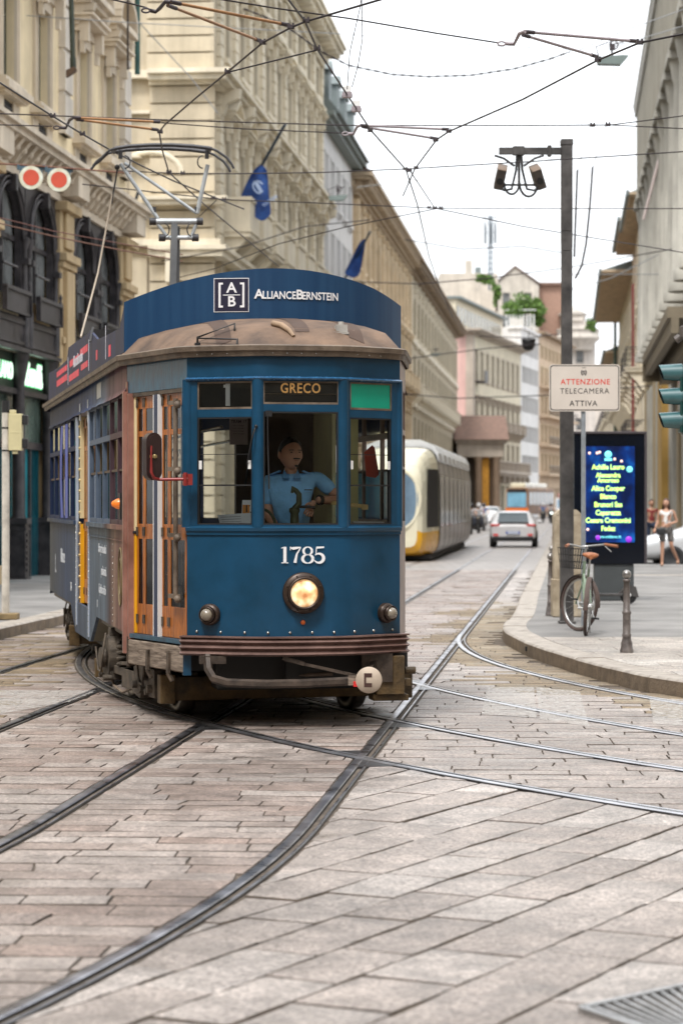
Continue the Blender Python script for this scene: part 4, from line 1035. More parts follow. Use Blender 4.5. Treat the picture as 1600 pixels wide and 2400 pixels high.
adv_text(mb,'A',.105,-.158,zt_+.004,.024); adv_text(mb,'LLIANCE',.086,.006,zt_-.003,.019,.82); adv_text(mb,'B',.105,.172,zt_+.004,.024); adv_text(mb,'ERNSTEIN',.086,.350,zt_-.003,.019,.82)
mb.build('advert_lettering', M_text, adv)
# advertising boards along the left roof edge (and a low one on the right)
M_sadv = mat('dark_advert_board', (.006,.014,.06), .55, 0, .5, 1.6, spec=.2, c2=(.022,.03,.07), stretch=(1,3,.25))
M_sred = mat('pink_block_colour', (.75,.02,.09), .4, 0, .3, 5)
sp_ = [(.21,2.955),(.22,3.34),(.35,3.30),(.65,3.18),(1.6,3.20),(2.9,3.235),(3.0,3.25),(3.75,3.375),(3.95,3.37),(6.7,3.40),(6.95,3.28),(8.2,3.27),(10.1,3.30),(10.15,2.97)]
mb = MB(); mb.prism(sp_, -1.175, -1.150, 'x'); sa = mb.build('side_advert_board', M_sadv, TR)
mb = MB(); mb.prism([(y,z) for y,z in sp_], 1.150, 1.175, 'x'); sb_ = mb.build('side_advert_board', M_sadv, TR)
mb = MB(); Mx = Matrix(((0,0,-1,-1.1755),(-1,0,0,0),(0,1,0,0),(0,0,0,1)))
for a, b, c, d in ((4.05,5.0,3.20,3.27),(5.15,6.5,3.17,3.24),(4.05,4.9,3.05,3.11),(5.2,6.6,3.02,3.09),(6.9,8.6,3.06,3.13),(6.9,8.6,3.17,3.23),(2.9,3.05,3.05,3.14),(1.5,1.7,3.0,3.1)): mb.box(-1.1775,-1.1745,a,b,c,d)
mb.build('pink_blocks', M_sred, sa)  # pinkish red blocks on the side board
mb = MB(); mb.text('AllianceBernstein', .17, Mx @ Matrix.Translation((-5.3,3.19,.004)), .015, sx=1.1)
for y in (2.0,3.9,6.75): mb.box(-1.1785,-1.1745,y-.012,y+.012,3.0,3.30)
mb.build('advert_lettering', mat('blurred_white_print',(.6,.62,.7),.4,0,.1), sa)
mb = MB(); mb.box(-1.15,-.6,3.9,3.92,2.95,3.40); mb.box(-1.15,-.5,9.9,9.93,2.95,3.32); mb.bar((-1.16,3.6,3.40),(-1.2,3.45,3.25),.02,.01); mb.build('board_brace', M_dark, sa)
# mirror on its red arm
mb = MB(); c = TL(357,1070,18.35)
Mm = Matrix.Translation(c) @ Matrix.Rotation(radians(20),4,'Z')
mb.M = Mm @ Matrix.Rotation(radians(90),4,'X'); oval = [(.066*cos(t), (.115 if sin(t)>0 else -.115)+.066*sin(t)) for t in [pi*2*i/24 for i in range(24)]]
mb.prism(oval, -.035, .035, 'z'); mb.prism([(x*.75,z*.9) for x,z in oval], .035, .040, 'z')
mir = mb.build('wing_mirror', mat('brown_mirror_shell',(.03,.015,.014),.35,0,.15), TR, bevel=.012, seg=2)
mb = MB(); mb.M = Mm; mb.tube([(-.035,-.06,.08),(-.04,-.065,-.0),(-.042,-.07,-.12),(-.02,-.07,-.165),(.03,-.06,-.175)], [.008,.008,.012,.013,.012], 8); 
mb.M = Matrix.Identity(4); q = Mm @ Vector((.03,-.06,-.175)); mb.tube([q, TL(440,1123,18.3)], .012, 8); mb.build('mirror_arm', M_redp, mir)
mb = MB(); q = TL(440,1123,18.32); mb.box(q.x-.035,q.x+.035,q.y-.02,q.y+.06,q.z-.045,q.z+.04); mb.tube([q+Vector((-.02,-.02,-.05)),q+Vector((-.02,-.02,.05))],.016,8); mb.build('arm_clamp', M_redp, mir)
mb = MB(); mb.M = Mm; mb.sph((.0,-.045,.0), .018,.012,.018,10,6); mb.box(-.045,.015,-.055,-.045,-.01,.01); mb.build('wing_nut', M_brass, mir)
# side marker lamps
for s in (-1,1):
    mb = MB(); y = .42; mb.box(s*1.17,s*1.20,y-.045,y+.045,1.58,1.80); mb.m = 1; mb.lathe([(.045,0),(.042,.02),(.028,.045),(.018,.06),(0,.066)], 14, Matrix.Translation((s*1.20,y,1.71)) @ Matrix.Rotation(radians(90)*s,4,'Y'))
    mb.build('marker_lamp', [M_dark, mat('amber_lens',(.75,.17,.02),.25,0,.1,emis=(.8,.2,.02),estr=.15)], TR)
# wipers
mb = MB(); mb.tube([TL(599,1001,18.24),TL(590,1030,18.2),TL(578,1090,18.3)],.006,6); mb.bar(TL(596,1005,18.25),TL(574,1140,18.36),.016,.01); mb.sph(TL(600,999,18.24),.014,None,None,8,6); mb.build('wiper', M_dark, TR)
mb = MB(); mb.tube([TL(627,972,18.25),TL(628,1040,18.25)],.006,6); mb.bar(TL(627,1020,18.26),TL(631,1146,18.26),.014,.01); mb.box(*(lambda p:(p.x-.02,p.x+.03,p.y-.01,p.y+.03,p.z-.02,p.z+.025))(TL(628,970,18.28))); mb.build('wiper', M_dark, TR)
# ---- pantograph
pt = empty('pantograph'); pt.parent = TR; pd = 26.56
def Q(xs, ys, dy=0): 
    p = TL(xs, ys, pd); return Vector((p.x, p.y+dy, p.z))
M_pgrey = mat('painted_grey_steel', (.40,.43,.45), .4, .3, .15, 9); M_pdark = mat('carbon_strip', (.05,.05,.055), .45, .3, .3, 20)
mb = MB(); b0 = Q(404,640); mb.bar(Vector((b0.x-.02,b0.y,3.18)), Q(409,522), .07, .06, up=(0,1,0)); mb.bar(Vector((b0.x+.06,b0.y+.1,3.18)), Q(420,528,.1), .04, .05, up=(0,1,0)); mb.build('mast', mat('mast_grey',(.16,.17,.18),.45,.3,.2), pt)
mb = MB()
for (a, b), r in (((( 358,519),(468,519)),.035),(((380,557),(458,557)),.026),(((370,512),(283,384)),.022),(((462,500),(292,382)),.018),(((487,386),(462,500)),.024),(((370,525),(390,552)),.02),(((460,525),(450,552)),.02)):
    mb = MB(); mb.tube([Q(*a,dy=0),Q(*b)], r, 10); mb.build('arm', M_pgrey, pt)
mb = MB()
for p in ((358,519),(468,519),(380,557),(458,557)): q = Q(*p); mb = MB(); mb.tube([q-Vector((.035,0,0)),q+Vector((.035,0,0))], .042, 10); mb.build('joint', M_pdark, pt)
for a in ((362,500),(460,500),(282,372),(485,372)): q = Q(*a); mb = MB(); mb.tube([q, q+Vector((.0,0,.07))], .02, 8); mb.build('pivot', M_pdark, pt)
for c0, s in (((292,372),1),((475,372),-1)):
    q = Q(*c0); mb = MB(); mb.tube([q+Vector((.06*s*sin(t),-.03,-.04+.07*cos(t))) for t in [pi*i/8 for i in range(9)]], .008, 6); mb.build('cable_loop', M_pdark, pt)
for c0, s in (((385,540),1),((448,540),-1)):
    q = Q(*c0); mb = MB(); mb.tube([q+Vector((.05*s*sin(t),-.05,.07*cos(t))) for t in [pi*i/8 for i in range(9)]], .008, 6); mb.build('cable_loop', M_pdark, pt)
mb = MB(); rows = []
hd = [(268,352),(300,347),(350,344),(400,344),(450,347),(490,352)]
for dy in (-.14,.14): mb.tube([Q(x,y,dy) for x,y in hd], .022, 8)
for k in (0,5): mb.bar(Q(*hd[k],dy=-.14),Q(*hd[k],dy=.14),.04,.03)
mb.bar(Q(283,372),Q(283,352),.04,.04); mb.bar(Q(485,372),Q(485,352),.04,.04)
mb.build('collector_head', M_pdark, pt)
mb = MB()
for dy in (-.14,.14):
    for hp_ in ((268,352),(255,356),(236,374),(225,382),(216,393)),((490,352),(505,358),(528,374),(540,390),(544,399)): mb = MB(); mb.tube([Q(*h_,dy) for h_ in hp_], .014, 8); mb.build('horn', M_pdark, pt)
mb = MB(); mb.tube([Q(276,392),Q(272,420),Q(266,450),Q(262,478)],.010,6); mb.sph(Q(275,392),.03); mb.m = 1; mb.tube([Q(264,455),Q(230,640),TL(190,790,24.5)],.011,6); mb.build('pull_rope', [M_dark, mat('hemp_rope',(.40,.34,.27),.9,0,.1)], pt)

# curved blue strips over the rear windows
mb = MB()
for y0, y1, a in ((6.75,7.15,.0),(7.45,7.85,.25)):
    mb.grid([[(-1.1795, y0+a*sin(t*3.1), 1.55+1.03*t), (-1.1795, y1+a*sin(t*3.1)*.6, 1.55+1.03*t)] for t in [q/8 for q in range(9)]], False)
mb.build('blue_strip', mat('royal_blue_strip',(.012,.06,.42),.4,0,.1), TR)
# the right flank stands 4 cm further in
for ob in list(bpy.data.objects):
    q = ob; 
    while q.parent is not None and q.location.length == 0: q = q.parent
    if q == TR and ob.type == 'MESH':
        for v in ob.data.vertices:
            if v.co.x > .83 and v.co.y > -1.25: v.co.x = .83+(v.co.x-.83)*.86
# ---- things carried in the cab
M_paper = mat('white_paper', (.80,.82,.88), .7, 0, .05, 9)
mb = MB(); p = [TL(509,1207,18.75),TL(588,1202,18.6),TL(588,1236,18.55),TL(519,1236,18.68)]; W_ = [TMI.inverted() @ q for q in p]
mb.add([q for q in W_]+[q+Vector((0,.012,0)) for q in W_], [(0,1,2,3),(7,6,5,4),(0,4,5,1),(1,5,6,2),(2,6,7,3),(3,7,4,0)]); 
for k in range(4): a = W_[0].lerp(W_[3], .2+.18*k); b = W_[1].lerp(W_[2], .2+.18*k); mb.m = 1; mb.bar(a.lerp(b,.08)+Vector((0,-.002,0)), a.lerp(b,.7)+Vector((0,-.002,0)), .001, .004)
tag(mb.build('paper_sheet', [M_paper, mat('pale_print',(.35,.36,.42),.7,0,0)]), 'folded white printed sheet lying behind the left front window', 'paper')
mb = MB(); p = [TMI.inverted() @ TL(*q) for q in ((566,1205,18.8),(600,1205,18.75),(600,1172,18.75),(568,1172,18.8))]
mb.add(p+[q+Vector((0,.01,0)) for q in p], [(0,1,2,3),(7,6,5,4),(0,4,5,1),(1,5,6,2),(2,6,7,3),(3,7,4,0)]); a = (p[0]+p[1]+p[2]+p[3])/4
mb.m = 1; o = mb.M; mb.M = Matrix.Translation(a+Vector((0,-.003,-.012))) @ Matrix.Rotation(radians(10),4,'Z') @ Matrix.Rotation(radians(90),4,'X'); mb.box(-.05,.055,-.04,.03,0,.001); mb.m = 2; mb.text('17', .075, Matrix.Translation((0,-.003,.002)), .02)
tag(mb.build('number_card', [M_paper, mat('orange_card',(.75,.30,.06),.6,0,0), M_dark]), 'small orange and white card with the number 17 behind the window', 'card')
mb = MB(); a = TMI.inverted() @ TL(826,1229,18.62); b = TMI.inverted() @ TL(898,1230,18.75); mb.tube([a,b], .024, 14); tag(mb.build('paper_roll', M_paper), 'rolled white paper lying on the ledge behind the right front window', 'paper')
mb = MB(); q = [(853,1060),(872,1043),(878,1050),(888,1112),(880,1120),(858,1116)]; p = [TMI.inverted() @ TL(x,y,18.95) for x,y in q]; n = len(p); mb.add(p+[v+Vector((0,.07,0)) for v in p], [tuple(range(n)),tuple(range(2*n-1,n-1,-1))]+[(i,n+i,n+(i+1)%n,(i+1)%n) for i in range(n)])
tag(mb.build('orange_red_tool', mat('orange_red_plastic',(.60,.06,.02),.5,0,.1)), 'orange red tool hanging in the cab behind the right front window', 'bag')  # orange red tool behind the right front window
# brake stand with green casting, and steering wheel like brake wheel
bs = bpy.data.objects.new('controller', None); COL.objects.link(bs); bs.parent = TR
M_olive = mat('olive_casting', (.065,.075,.035), .45, .3, .2, 20)
q = TL(690,1235,18.55); mb = MB(); mb.smooth = True
mb.lathe([(.05,-.02),(.05,.02),(.035,.03),(.032,.10),(.042,.12),(.042,.14),(.025,.15)], 14, Matrix.Translation(q)); mb.tube([q+Vector((0,0,.14)),q+Vector((.035,0,.18)),q+Vector((.035,0,.25)),q+Vector((.01,0,.28)),q+Vector((-.015,-.01,.30)),q+Vector((-.02,-.01,.26))],[.024,.024,.022,.02,.016,.012],10)
mb.build('casting', M_olive, bs)
mb = MB(); mb.tube([q+Vector((.03,0,.155)),q+Vector((.16,0,.15))],.011,8); mb.build('lever', M_dark, bs)
mb = MB(); c = TL(612,1232,18.72); mb.tube([c+Vector((.11*cos(t),.03*sin(t),.13*sin(t))) for t in [2*pi*i/28 for i in range(28)]], .012, 8, closed=True); mb.build('hand_wheel', M_olive, bs)
mb = MB(); a = TL(775,1178,18.9); b = TL(855,1187,18.95); mb.bar(a,b,.02,.03); mb.box(b.x-.03,b.x+.02,b.y-.02,b.y+.02,b.z-.025,b.z+.015); mb.build('brass_handle', M_brass, bs)
# ------------------------------------------------------------------ buildings
ST = atan2(1, .094)
def street_root(name, X0, side, label, slope=None, org=None, cat='building', group=None):
    if org is None:
        return empty(name, (X0,0,0), ST if side < 0 else ST+pi, label, cat, group)
    return empty(name, (org[0],org[1],0), atan2(1,slope), label, cat, group)
def stucco(name, c, v=.12):
    m = mat(name, c, .85, 0, v, .7, .25, 25); nt = m.node_tree; b = nt.nodes['Principled BSDF']
    src = b.inputs['Base Color'].links[0].from_socket
    tc = N(nt,'ShaderNodeTexCoord'); mp = N(nt,'ShaderNodeMapping'); mp.inputs['Scale'].default_value = (1.6,1.6,.13); nt.links.new(tc.outputs['Object'],mp.inputs[0])
    nz = N(nt,'ShaderNodeTexNoise',i_Scale=1.0,i_Detail=7,i_Roughness=.7); nt.links.new(mp.outputs[0],nz.inputs['Vector'])
    mr = N(nt,'ShaderNodeMapRange'); mr.inputs[1].default_value = .34; mr.inputs[2].default_value = .62; mr.inputs[3].default_value = .78; mr.inputs[4].default_value = 1.06
    nt.links.new(nz.outputs['Fac'],mr.inputs[0]); vm = N(nt,'ShaderNodeVectorMath'); vm.operation = 'SCALE'
    nt.links.new(src,vm.inputs[0]); nt.links.new(mr.outputs[0],vm.inputs['Scale']); nt.links.new(vm.outputs[0],b.inputs['Base Color']); return m
M_pane = mat('dark_window_pane', (.035,.04,.045), .12, 0, .6, .7, c2=(.16,.17,.17), spec=.8)
M_panel = mat('pale_curtained_pane', (.10,.10,.095), .15, 0, .5, .8, c2=(.33,.33,.30), spec=.8)
M_sash = mat('painted_sash', (.055,.045,.038), .6, 0, .2)
M_sashw = mat('white_sash', (.5,.5,.48), .6, 0, .1)
M_iron2 = mat('dark_cast_iron', (.018,.017,.022), .42, .2, .4, 3, .15, 12, c2=(.05,.045,.048))
M_slate = mat('grey_metal_roof', (.16,.19,.19), .6, .2, .2, .6)
M_tile = mat('brown_roof_tiles', (.17,.105,.08), .85, 0, .25, 3, .3, 20)

def wall_strip(mb, x0, x1, z0, z1, holes, rev=.35, y=0.0):
    xs = sorted({x0, x1} | {h[0] for h in holes} | {h[1] for h in holes}); zs = sorted({z0, z1} | {h[2] for h in holes} | {h[3] for h in holes})
    for i in range(len(xs)-1):
        for j in range(len(zs)-1):
            a, b, c, d = xs[i], xs[i+1], zs[j], zs[j+1]
            if any(h[0] <= a+1e-6 and b <= h[1]+1e-6 and h[2] <= c+1e-6 and d <= h[3]+1e-6 for h in holes): continue
            mb.add([(a,y,c),(b,y,c),(b,y,d),(a,y,d)], [(0,1,2,3)])
    for a, b, c, d in holes:
        mb.add([(a,y,c),(a,y,d),(a,y+rev,d),(a,y+rev,c)], [(0,1,2,3)]); mb.add([(b,y,c),(b,y+rev,c),(b,y+rev,d),(b,y,d)], [(0,1,2,3)])
        mb.add([(a,y,c),(a,y+rev,c),(b,y+rev,c),(b,y,c)], [(0,1,2,3)]); mb.add([(a,y,d),(b,y,d),(b,y+rev,d),(a,y+rev,d)], [(0,1,2,3)])
def shell(mb, x0, x1, dep, z1, z0=0):     # everything but the street face
    mb.add([(x0,0,z0),(x0,0,z1),(x0,dep,z1),(x0,dep,z0)], [(0,1,2,3)]); mb.add([(x1,0,z0),(x1,dep,z0),(x1,dep,z1),(x1,0,z1)], [(0,1,2,3)])
    mb.add([(x0,dep,z0),(x0,dep,z1),(x1,dep,z1),(x1,dep,z0)], [(0,1,2,3)]); mb.add([(x0,0,z1),(x1,0,z1),(x1,dep,z1),(x0,dep,z1)], [(0,1,2,3)])
    mb.add([(x0+.05,.55,z0),(x0+.05,.55,z1),(x1-.05,.55,z1),(x1-.05,.55,z0)], [(0,1,2,3)])
def hoodpoly(kind, hw, z):
    if kind == 'tri': return [(-hw,z),(hw,z),(hw,z+.07),(0,z+.07+hw*.42),(-hw,z+.07)]
    n = 14; r = hw*1.06; a0 = math.acos(hw/r*.98) if hw/r < 1 else .2
    return [(-hw,z),(hw,z)] + [(hw*cos(a), z+.05+hw*.62*sin(a)) for a in [pi*i/n for i in range(n+1)]]
def make_window(parent, w, h, mats, surround=.18, hood=None, sill=True, consoles=True, balcony=None, shutters=None, sash='cross', apron=0, arch=False, rail=False, pane=None):
    stone, sashm = mats; mb = MB(); s = surround; hw = w/2
    if s:
        mb.box(-hw-s,-hw,-.07,.0-.0,-.0,h); mb.box(hw,hw+s,-.07,0,-.0,h); mb.box(-hw-s,hw+s,-.08,0,h,h+s)
        mb.box(-hw-s*.5,-hw-s*.3,-.10,-.07,0,h); mb.box(hw+s*.3,hw+s*.5,-.10,-.07,0,h)
    if sill: mb.box(-hw-s-.08,hw+s+.08,-.20,0,-.16,-.0); mb.box(-hw-s,-hw,-.14,0,-.34,-.16); mb.box(hw,hw+s,-.14,0,-.34,-.16)
    if hood:
        z = h+s+.22; H = hw+s+.18
        mb.box(-H+.1,H-.1,-.14,0,h+s,z)
        if consoles:
            for q in (-1,1): mb.box(q*(H-.30),q*(H-.10),-.34,-.14,h+s-.25,z); mb.box(q*(H-.28),q*(H-.12),-.24,-.141,h+s-.5,h+s-.25)
        mb.box(-H,H,-.40,0,z,z+.10); mb.box(-H-.06,H+.06,-.48,0,z+.10,z+.16)
        if hood in ('tri','seg'):
            po = hoodpoly(hood, H+.04, z+.16); mb.prism(po, -.26, 0, 'y')
            if hood == 'tri':
                e = H+.08; mb.bar((-e,-.25,z+.22),(0,-.25,z+.24+e*.42),.5,.10,up=(0,0,1)); mb.bar((e,-.25,z+.22),(0,-.25,z+.24+e*.42),.5,.10,up=(0,0,1))
            else:
                pts = [((H+.04)*cos(a),-.24,z+.22+(H+.04)*.62*sin(a)) for a in [pi*i/14 for i in range(15)]]
                for i in range(14): mb.bar(pts[i],pts[i+1],.46,.10,up=(0,0,1) if abs(pts[i][0]) < H*.8 else (1,0,0))
    if apron: mb.box(-hw,hw,-.04,0,-apron,-.34)
    mb.m = 1; y = .16
    mb.box(-hw,-hw+.06,y,y+.07,0,h); mb.box(hw-.06,hw,y,y+.07,0,h); mb.box(-hw+.06,hw-.06,y,y+.07,h-.07,h); mb.box(-hw+.06,hw-.06,y,y+.07,0,.08)
    if sash != 'none': mb.box(-.04,.04,y,y+.07,.08,h-.07); mb.box(-hw+.06,-.04,y,y+.06,h*.68,h*.68+.06); mb.box(.04,hw-.06,y,y+.06,h*.68,h*.68+.06)
    mb.m = 0
    if balcony:
        bw = hw+s+.35; bd_ = .95
        mb.box(-bw,bw,-bd_,0,-.42,-.26); mb.box(-bw-.05,bw+.05,-bd_-.05,0,-.26,-.2)
        for q in (-1,1):
            mb.prism([(-bd_+.1,-.42),(0,-.42),(0,-1.35),(-.15,-1.3),(-.35,-.95),(-.7,-.62)], q*(bw-.25)-.12, q*(bw-.25)+.12, 'x')
        if balcony == 'solid':
            mb.box(-bw,bw,-bd_,-bd_+.14,-.2,.75); mb.box(-bw,-bw+.14,-bd_+.14,0,-.2,.75); mb.box(bw-.14,bw,-bd_+.14,0,-.2,.75); mb.box(-bw-.05,bw+.05,-bd_-.05,-bd_+.18,.75,.87); mb.box(-bw-.05,-bw+.18,-bd_+.18,0,.75,.87); mb.box(bw-.18,bw+.05,-bd_+.18,0,.75,.87)
        elif balcony == 'stone':
            n = 7
            for k in range(n): x = -bw+.15+(2*bw-.3)*k/(n-1); mb.lathe([(.06,-.2),(.03,-.1),(.08,.2),(.04,.45),(.07,.6)], 6, Matrix.Translation((x,-bd_+.1,0)))
            mb.box(-bw,bw,-bd_,-bd_+.2,.6,.72); mb.box(-bw,-bw+.16,-bd_,0,-.2,.72); mb.box(bw-.16,bw,-bd_,0,-.2,.72)
        else:
            mb.m = 2
            for k in range(13): x = -bw+.05+(2*bw-.1)*k/12; mb.box(x-.012,x+.012,-bd_+.04,-bd_+.065,-.2,.75)
            mb.box(-bw,bw,-bd_+.03,-bd_+.08,.75,.8); mb.box(-bw,-bw+.04,-bd_+.08,0,.75,.8); mb.box(bw-.04,bw,-bd_+.08,0,.75,.8); mb.m = 0
    if rail:
        mb.m = 2
        for k in range(9): x = -hw+.05+(w-.1)*k/8; mb.box(x-.012,x+.012,-.05,-.03,0,.9)
        mb.box(-hw,hw,-.06,-.02,.9,.95); mb.m = 0
    mats_ = [stone, sashm, M_iron2]
    if shutters:
        mb.m = 3; mats_.append(shutters)
        for q in (-1,1): mb.box(q*hw,q*(hw*2*.93),-.07,-.11,0.02,h-.02) if not s else mb.box(q*(hw-.04),q*(hw-.10),-.30,.14,0.02,h-.02)
    o = mb.build('window', mats_, parent)
    g = MB(); g.add([(-hw+.05,y+.04,.05),(hw-.05,y+.04,.05),(hw-.05,y+.04,h-.05),(-hw+.05,y+.04,h-.05)], [(0,1,2,3)]); g.build('pane', pane or M_pane, o)
    return o
def place_windows(proto, pts):
    for i, (x, z) in enumerate(pts):
        o = proto if i == 0 else copy_tree(proto, proto.parent)
        o.location = (x, 0, z)
def cornice(root, x0, x1, z, steps, mt, name='cornice', modil=None, ret=None, y0=0):
    mb = MB()
    for a, b, pr in steps: mb.box(x0-(pr if ret else 0), x1+(pr if ret else 0), -pr, y0+ (ret or .3), z+a, z+b)
    if modil:
        sp_, w, d, h, top = modil; n = int((x1-x0)/sp_)
        for k in range(n+1): x = x0+(x1-x0)*k/n; mb.box(x-w/2,x+w/2,-d,0,z+top-h,z+top)
        if ret:
            for k in range(int(2/sp_)+2): mb.box(x0-d,x0,k*sp_-w/2,k*sp_+w/2,z+top-h,z+top)
    return mb.build(name, mt, root)
def rustic(root, x0, x1, z0, z1, mt, pr=.14, ch=.46, gap=.05, y1=0, name='pilaster'):
    mb = MB(); n = max(1, round((z1-z0)/ch)); c = (z1-z0)/n
    for k in range(n): mb.box(x0,x1,-pr,y1,z0+k*c,z0+(k+1)*c-gap)
    mb.box(x0+.04,x1-.04,-pr+.05,y1,z0,z1); return mb.build(name, mt, root)

# ---- corner palace on the left, yellow stucco over cast iron arches
M_ys = stucco('yellow_stucco', (.74,.62,.41), .14); M_yst = stucco('warm_stone', (.62,.54,.43)); M_tan = stucco('tan_stone_pier', (.50,.38,.22))
B1 = street_root('corner_palace', -11.2, -1, 'yellow stucco palace at the left edge with black cast iron arches on its lower floors')
E1 = 61.6; S1 = 38.3; mb = MB()
holes = [(s-.62,s+.62,10.1,12.2) for s in (40.95,44.1,48.45,51.6,55.9,59.05)] + [(s-.34,s+.34,9.2,9.74) for s in (40.95,44.1,48.45,51.6,55.9,59.05)] + [(s-.6,s+.6,14.6,17.0) for s in (40.95,44.1,48.45,51.6,55.9,59.05)]
wall_strip(mb, S1, E1, 8.3, 19.5, holes, .3); shell(mb, S1, E1, 14, 19.5, 0)
mb.build('wall', M_ys, B1)
mb = MB(); mb.box(S1, E1, .6, .9, 0, 8.3); mb.build('back_wall', M_iron2, B1)
for c, c2 in ((38.95,39.65),(45.65,47.05),(53.0,54.4),(60.2,61.6)):
    mb = MB(); mb.box(c,c2,-.12,.6,0,8.3); mb.box(c-.05,c2+.05,-.28,0,7.0,7.18); mb.box(c-.02,c2+.02,-.20,0,6.86,7.0); mb.box(c+.3,c2-.3,-.22,-.12,.9,6.8); mb.box(c+.3,c2-.3,-.2,-.12,7.3,8.1); mb.box(c-.04,c2+.04,-.26,.6,0,.5); mb.box(c+.1,c2-.1,-.18,-.12,5.2,5.35)
    mb.box(c-.08,c2+.08,-.30,0,8.1,8.3)
    mb.build('pier', M_tan, B1, bevel=.015)
def iron_bay(c):
    b = MB(); n = 16; hw = 1.12; zs = 7.1
    arcp_ = [(c+hw*cos(a)*(1), zs+1.02*sin(a)**.85) for a in [pi*i/n for i in range(n+1)]]
    b.prism([(c-1.46,5.95),(c-1.46,8.3),(c+1.46,8.3),(c+1.46,5.95),(c+hw,5.95)] + arcp_ + [(c-hw,5.95)], -.02, .12, 'y')
    pts = [(x,-.06,z) for x, z in arcp_]; b.tube(pts, .045, 6); b.tube([(x*1.0+(x-c)*.12,-.08,z+.11) for x,_,z in pts], .03, 6)
    for q in (-1,1):
        x = c+q*1.29; b.lathe([(.11,4.9),(.11,5.6),(.075,5.7),(.07,6.9),(.11,7.05),(.12,7.15)], 10, Matrix.Translation((x,-.04,0))); b.box(x-.12,x+.12,-.17,.0,6.6,6.72)
    b.box(c-.10,c+.10,-.2,.0,7.95,8.28); b.box(c-.03,c+.03,.10,.18,5.95,8.0); b.box(c-hw,c+hw,.10,.18,7.05,7.15)
    b.box(c-1.46,c+1.46,-.06,.14,4.85,5.5); b.box(c-1.3,c+1.3,-.10,-.06,5.34,5.44); b.box(c-1.3,c+1.3,-.10,-.06,4.92,5.0); b.box(c-1.46,c+1.46,-.16,0,4.78,4.86)
    b.box(c-1.1,c+1.1,-.22,-.18,5.5,5.95); b.box(c-1.12,c+1.12,-.26,-.16,5.92,6.0); b.box(c-1.12,c-1.06,-.26,-.16,5.5,5.95); b.box(c+1.06,c+1.12,-.26,-.16,5.5,5.95); b.box(c-1.1,c+1.1,-.24,-.17,5.5,5.56)
    b.lathe([(.05,6.0),(.02,6.08),(.045,6.14),(0,6.24)], 8, Matrix.Translation((c+1.09,-.21,0)))
    b.tube([(c-.9,-.12,6.45),(c+.3,-.12,6.45)], .03, 6)
    b.build('iron_arch', M_iron2, B1)
    g = MB(); g.add([(c-hw,.16,5.95),(c+hw,.16,5.95),(c+hw,.16,8.15),(c-hw,.16,8.15)], [(0,1,2,3)]); g.m = 1; g.box(c-hw*.9,c-.06,.17,.2,5.97,7.5); g.build('arched_window', [M_pane, mat('green_grey_curtain',(.30,.33,.27),.8,0,.15,2)], B1)
for c in (41.0,44.0,48.5,51.5,55.85,58.75): iron_bay(c)
M_teal = mat('teal_shop_panel', (.005,.20,.25), .35, 0, .25, 1.2); M_dteal = mat('dark_teal_glass', (.005,.06,.08), .15, 0, .4, 1.5)
M_grs = mat('dark_green_fascia', (.012,.035,.018), .45, 0, .3, 1)
M_neon = mat('lit_sign_letter', (.8,.9,.82), .5, 0, 0, emis=(.75,1,.82), estr=.45); M_neong = mat('lit_green_edge', (.1,.8,.25), .5, 0, 0, emis=(.1,.8,.25), estr=.4)
for a, b in ((38.6,45.6),(47.1,53.0),(54.4,60.2)):
    mid = (a+b)/2
    for c in (a+.14, mid-.05, b-.14):
        mb = MB(); mb.box(c-.22,c+.22,-.10,.34,0,.18); mb.box(c-.18,c+.18,-.06,.30,.18,1.28); mb.box(c-.22,c+.22,-.10,.34,1.28,1.4); mb.box(c-.2,c+.2,-.08,.32,1.15,1.2)
        for k in range(7): mb.box(c-.09,c+.09,-.085,-.06,.3+.12*k,.36+.12*k)
        mb.lathe([(.16,1.4),(.14,1.46),(.13,4.2),(.15,4.3),(.20,4.55),(.24,4.8)], 12, Matrix.Translation((c,.12,0)))
        mb.build('iron_column', M_iron2, B1)
    mb = MB(); mb.box(a,b,.20,.26,4.05,4.8); mb.m = 1; mb.box(a,b,.10,.30,3.95,4.06); mb.build('shop_fascia', [M_grs, M_iron2], B1)
    mb = MB(); mb.box(a,b,.30,.34,2.95,4.0); mb.m = 1; mb.box(a,b,.22,.32,2.85,3.0); mb.build('transom_glass', [mat('grey_green_glass',(.10,.14,.12),.2,0,.5,1), M_iron2], B1)
    for (p, q) in ((a+.3,mid-.3),(mid+.15,b-.3)):
        w = (q-p); mb = MB(); mb.m = 0; mb.box(p,p+w*.62,.32,.36,.05,2.85); mb.m = 1; mb.box(p+w*.62,q,.30,.34,.05,2.85); mb.m = 2; mb.box(p+w*.60,p+w*.64,.26,.36,.05,2.85); mb.box(p,q,.28,.38,0,.1)
        mb.build('shop_door', [M_teal, M_dteal, M_iron2], B1)
def along(root_side, x, y, z):    # text frame on a left facade, reading towards the camera's right
    return Matrix.Translation((x,y,z)) @ Matrix.Rotation(radians(90),4,'X')
mb = MB(); mb.text('Liönviä', .72, along(-1, 51.5, .19, 4.42), .035, depth=.03); mb.text('MILANO', .46, along(-1, 48.9, .19, 4.40), .03, depth=.03); mb.m = 1
mb.text('Liönviä', .74, along(-1, 51.5, .195, 4.42), .05, depth=.01); mb.text('MILANO', .47, along(-1, 48.9, .195, 4.40), .045, depth=.01); mb.build('lit_sign', [M_neon, M_neong], B1)
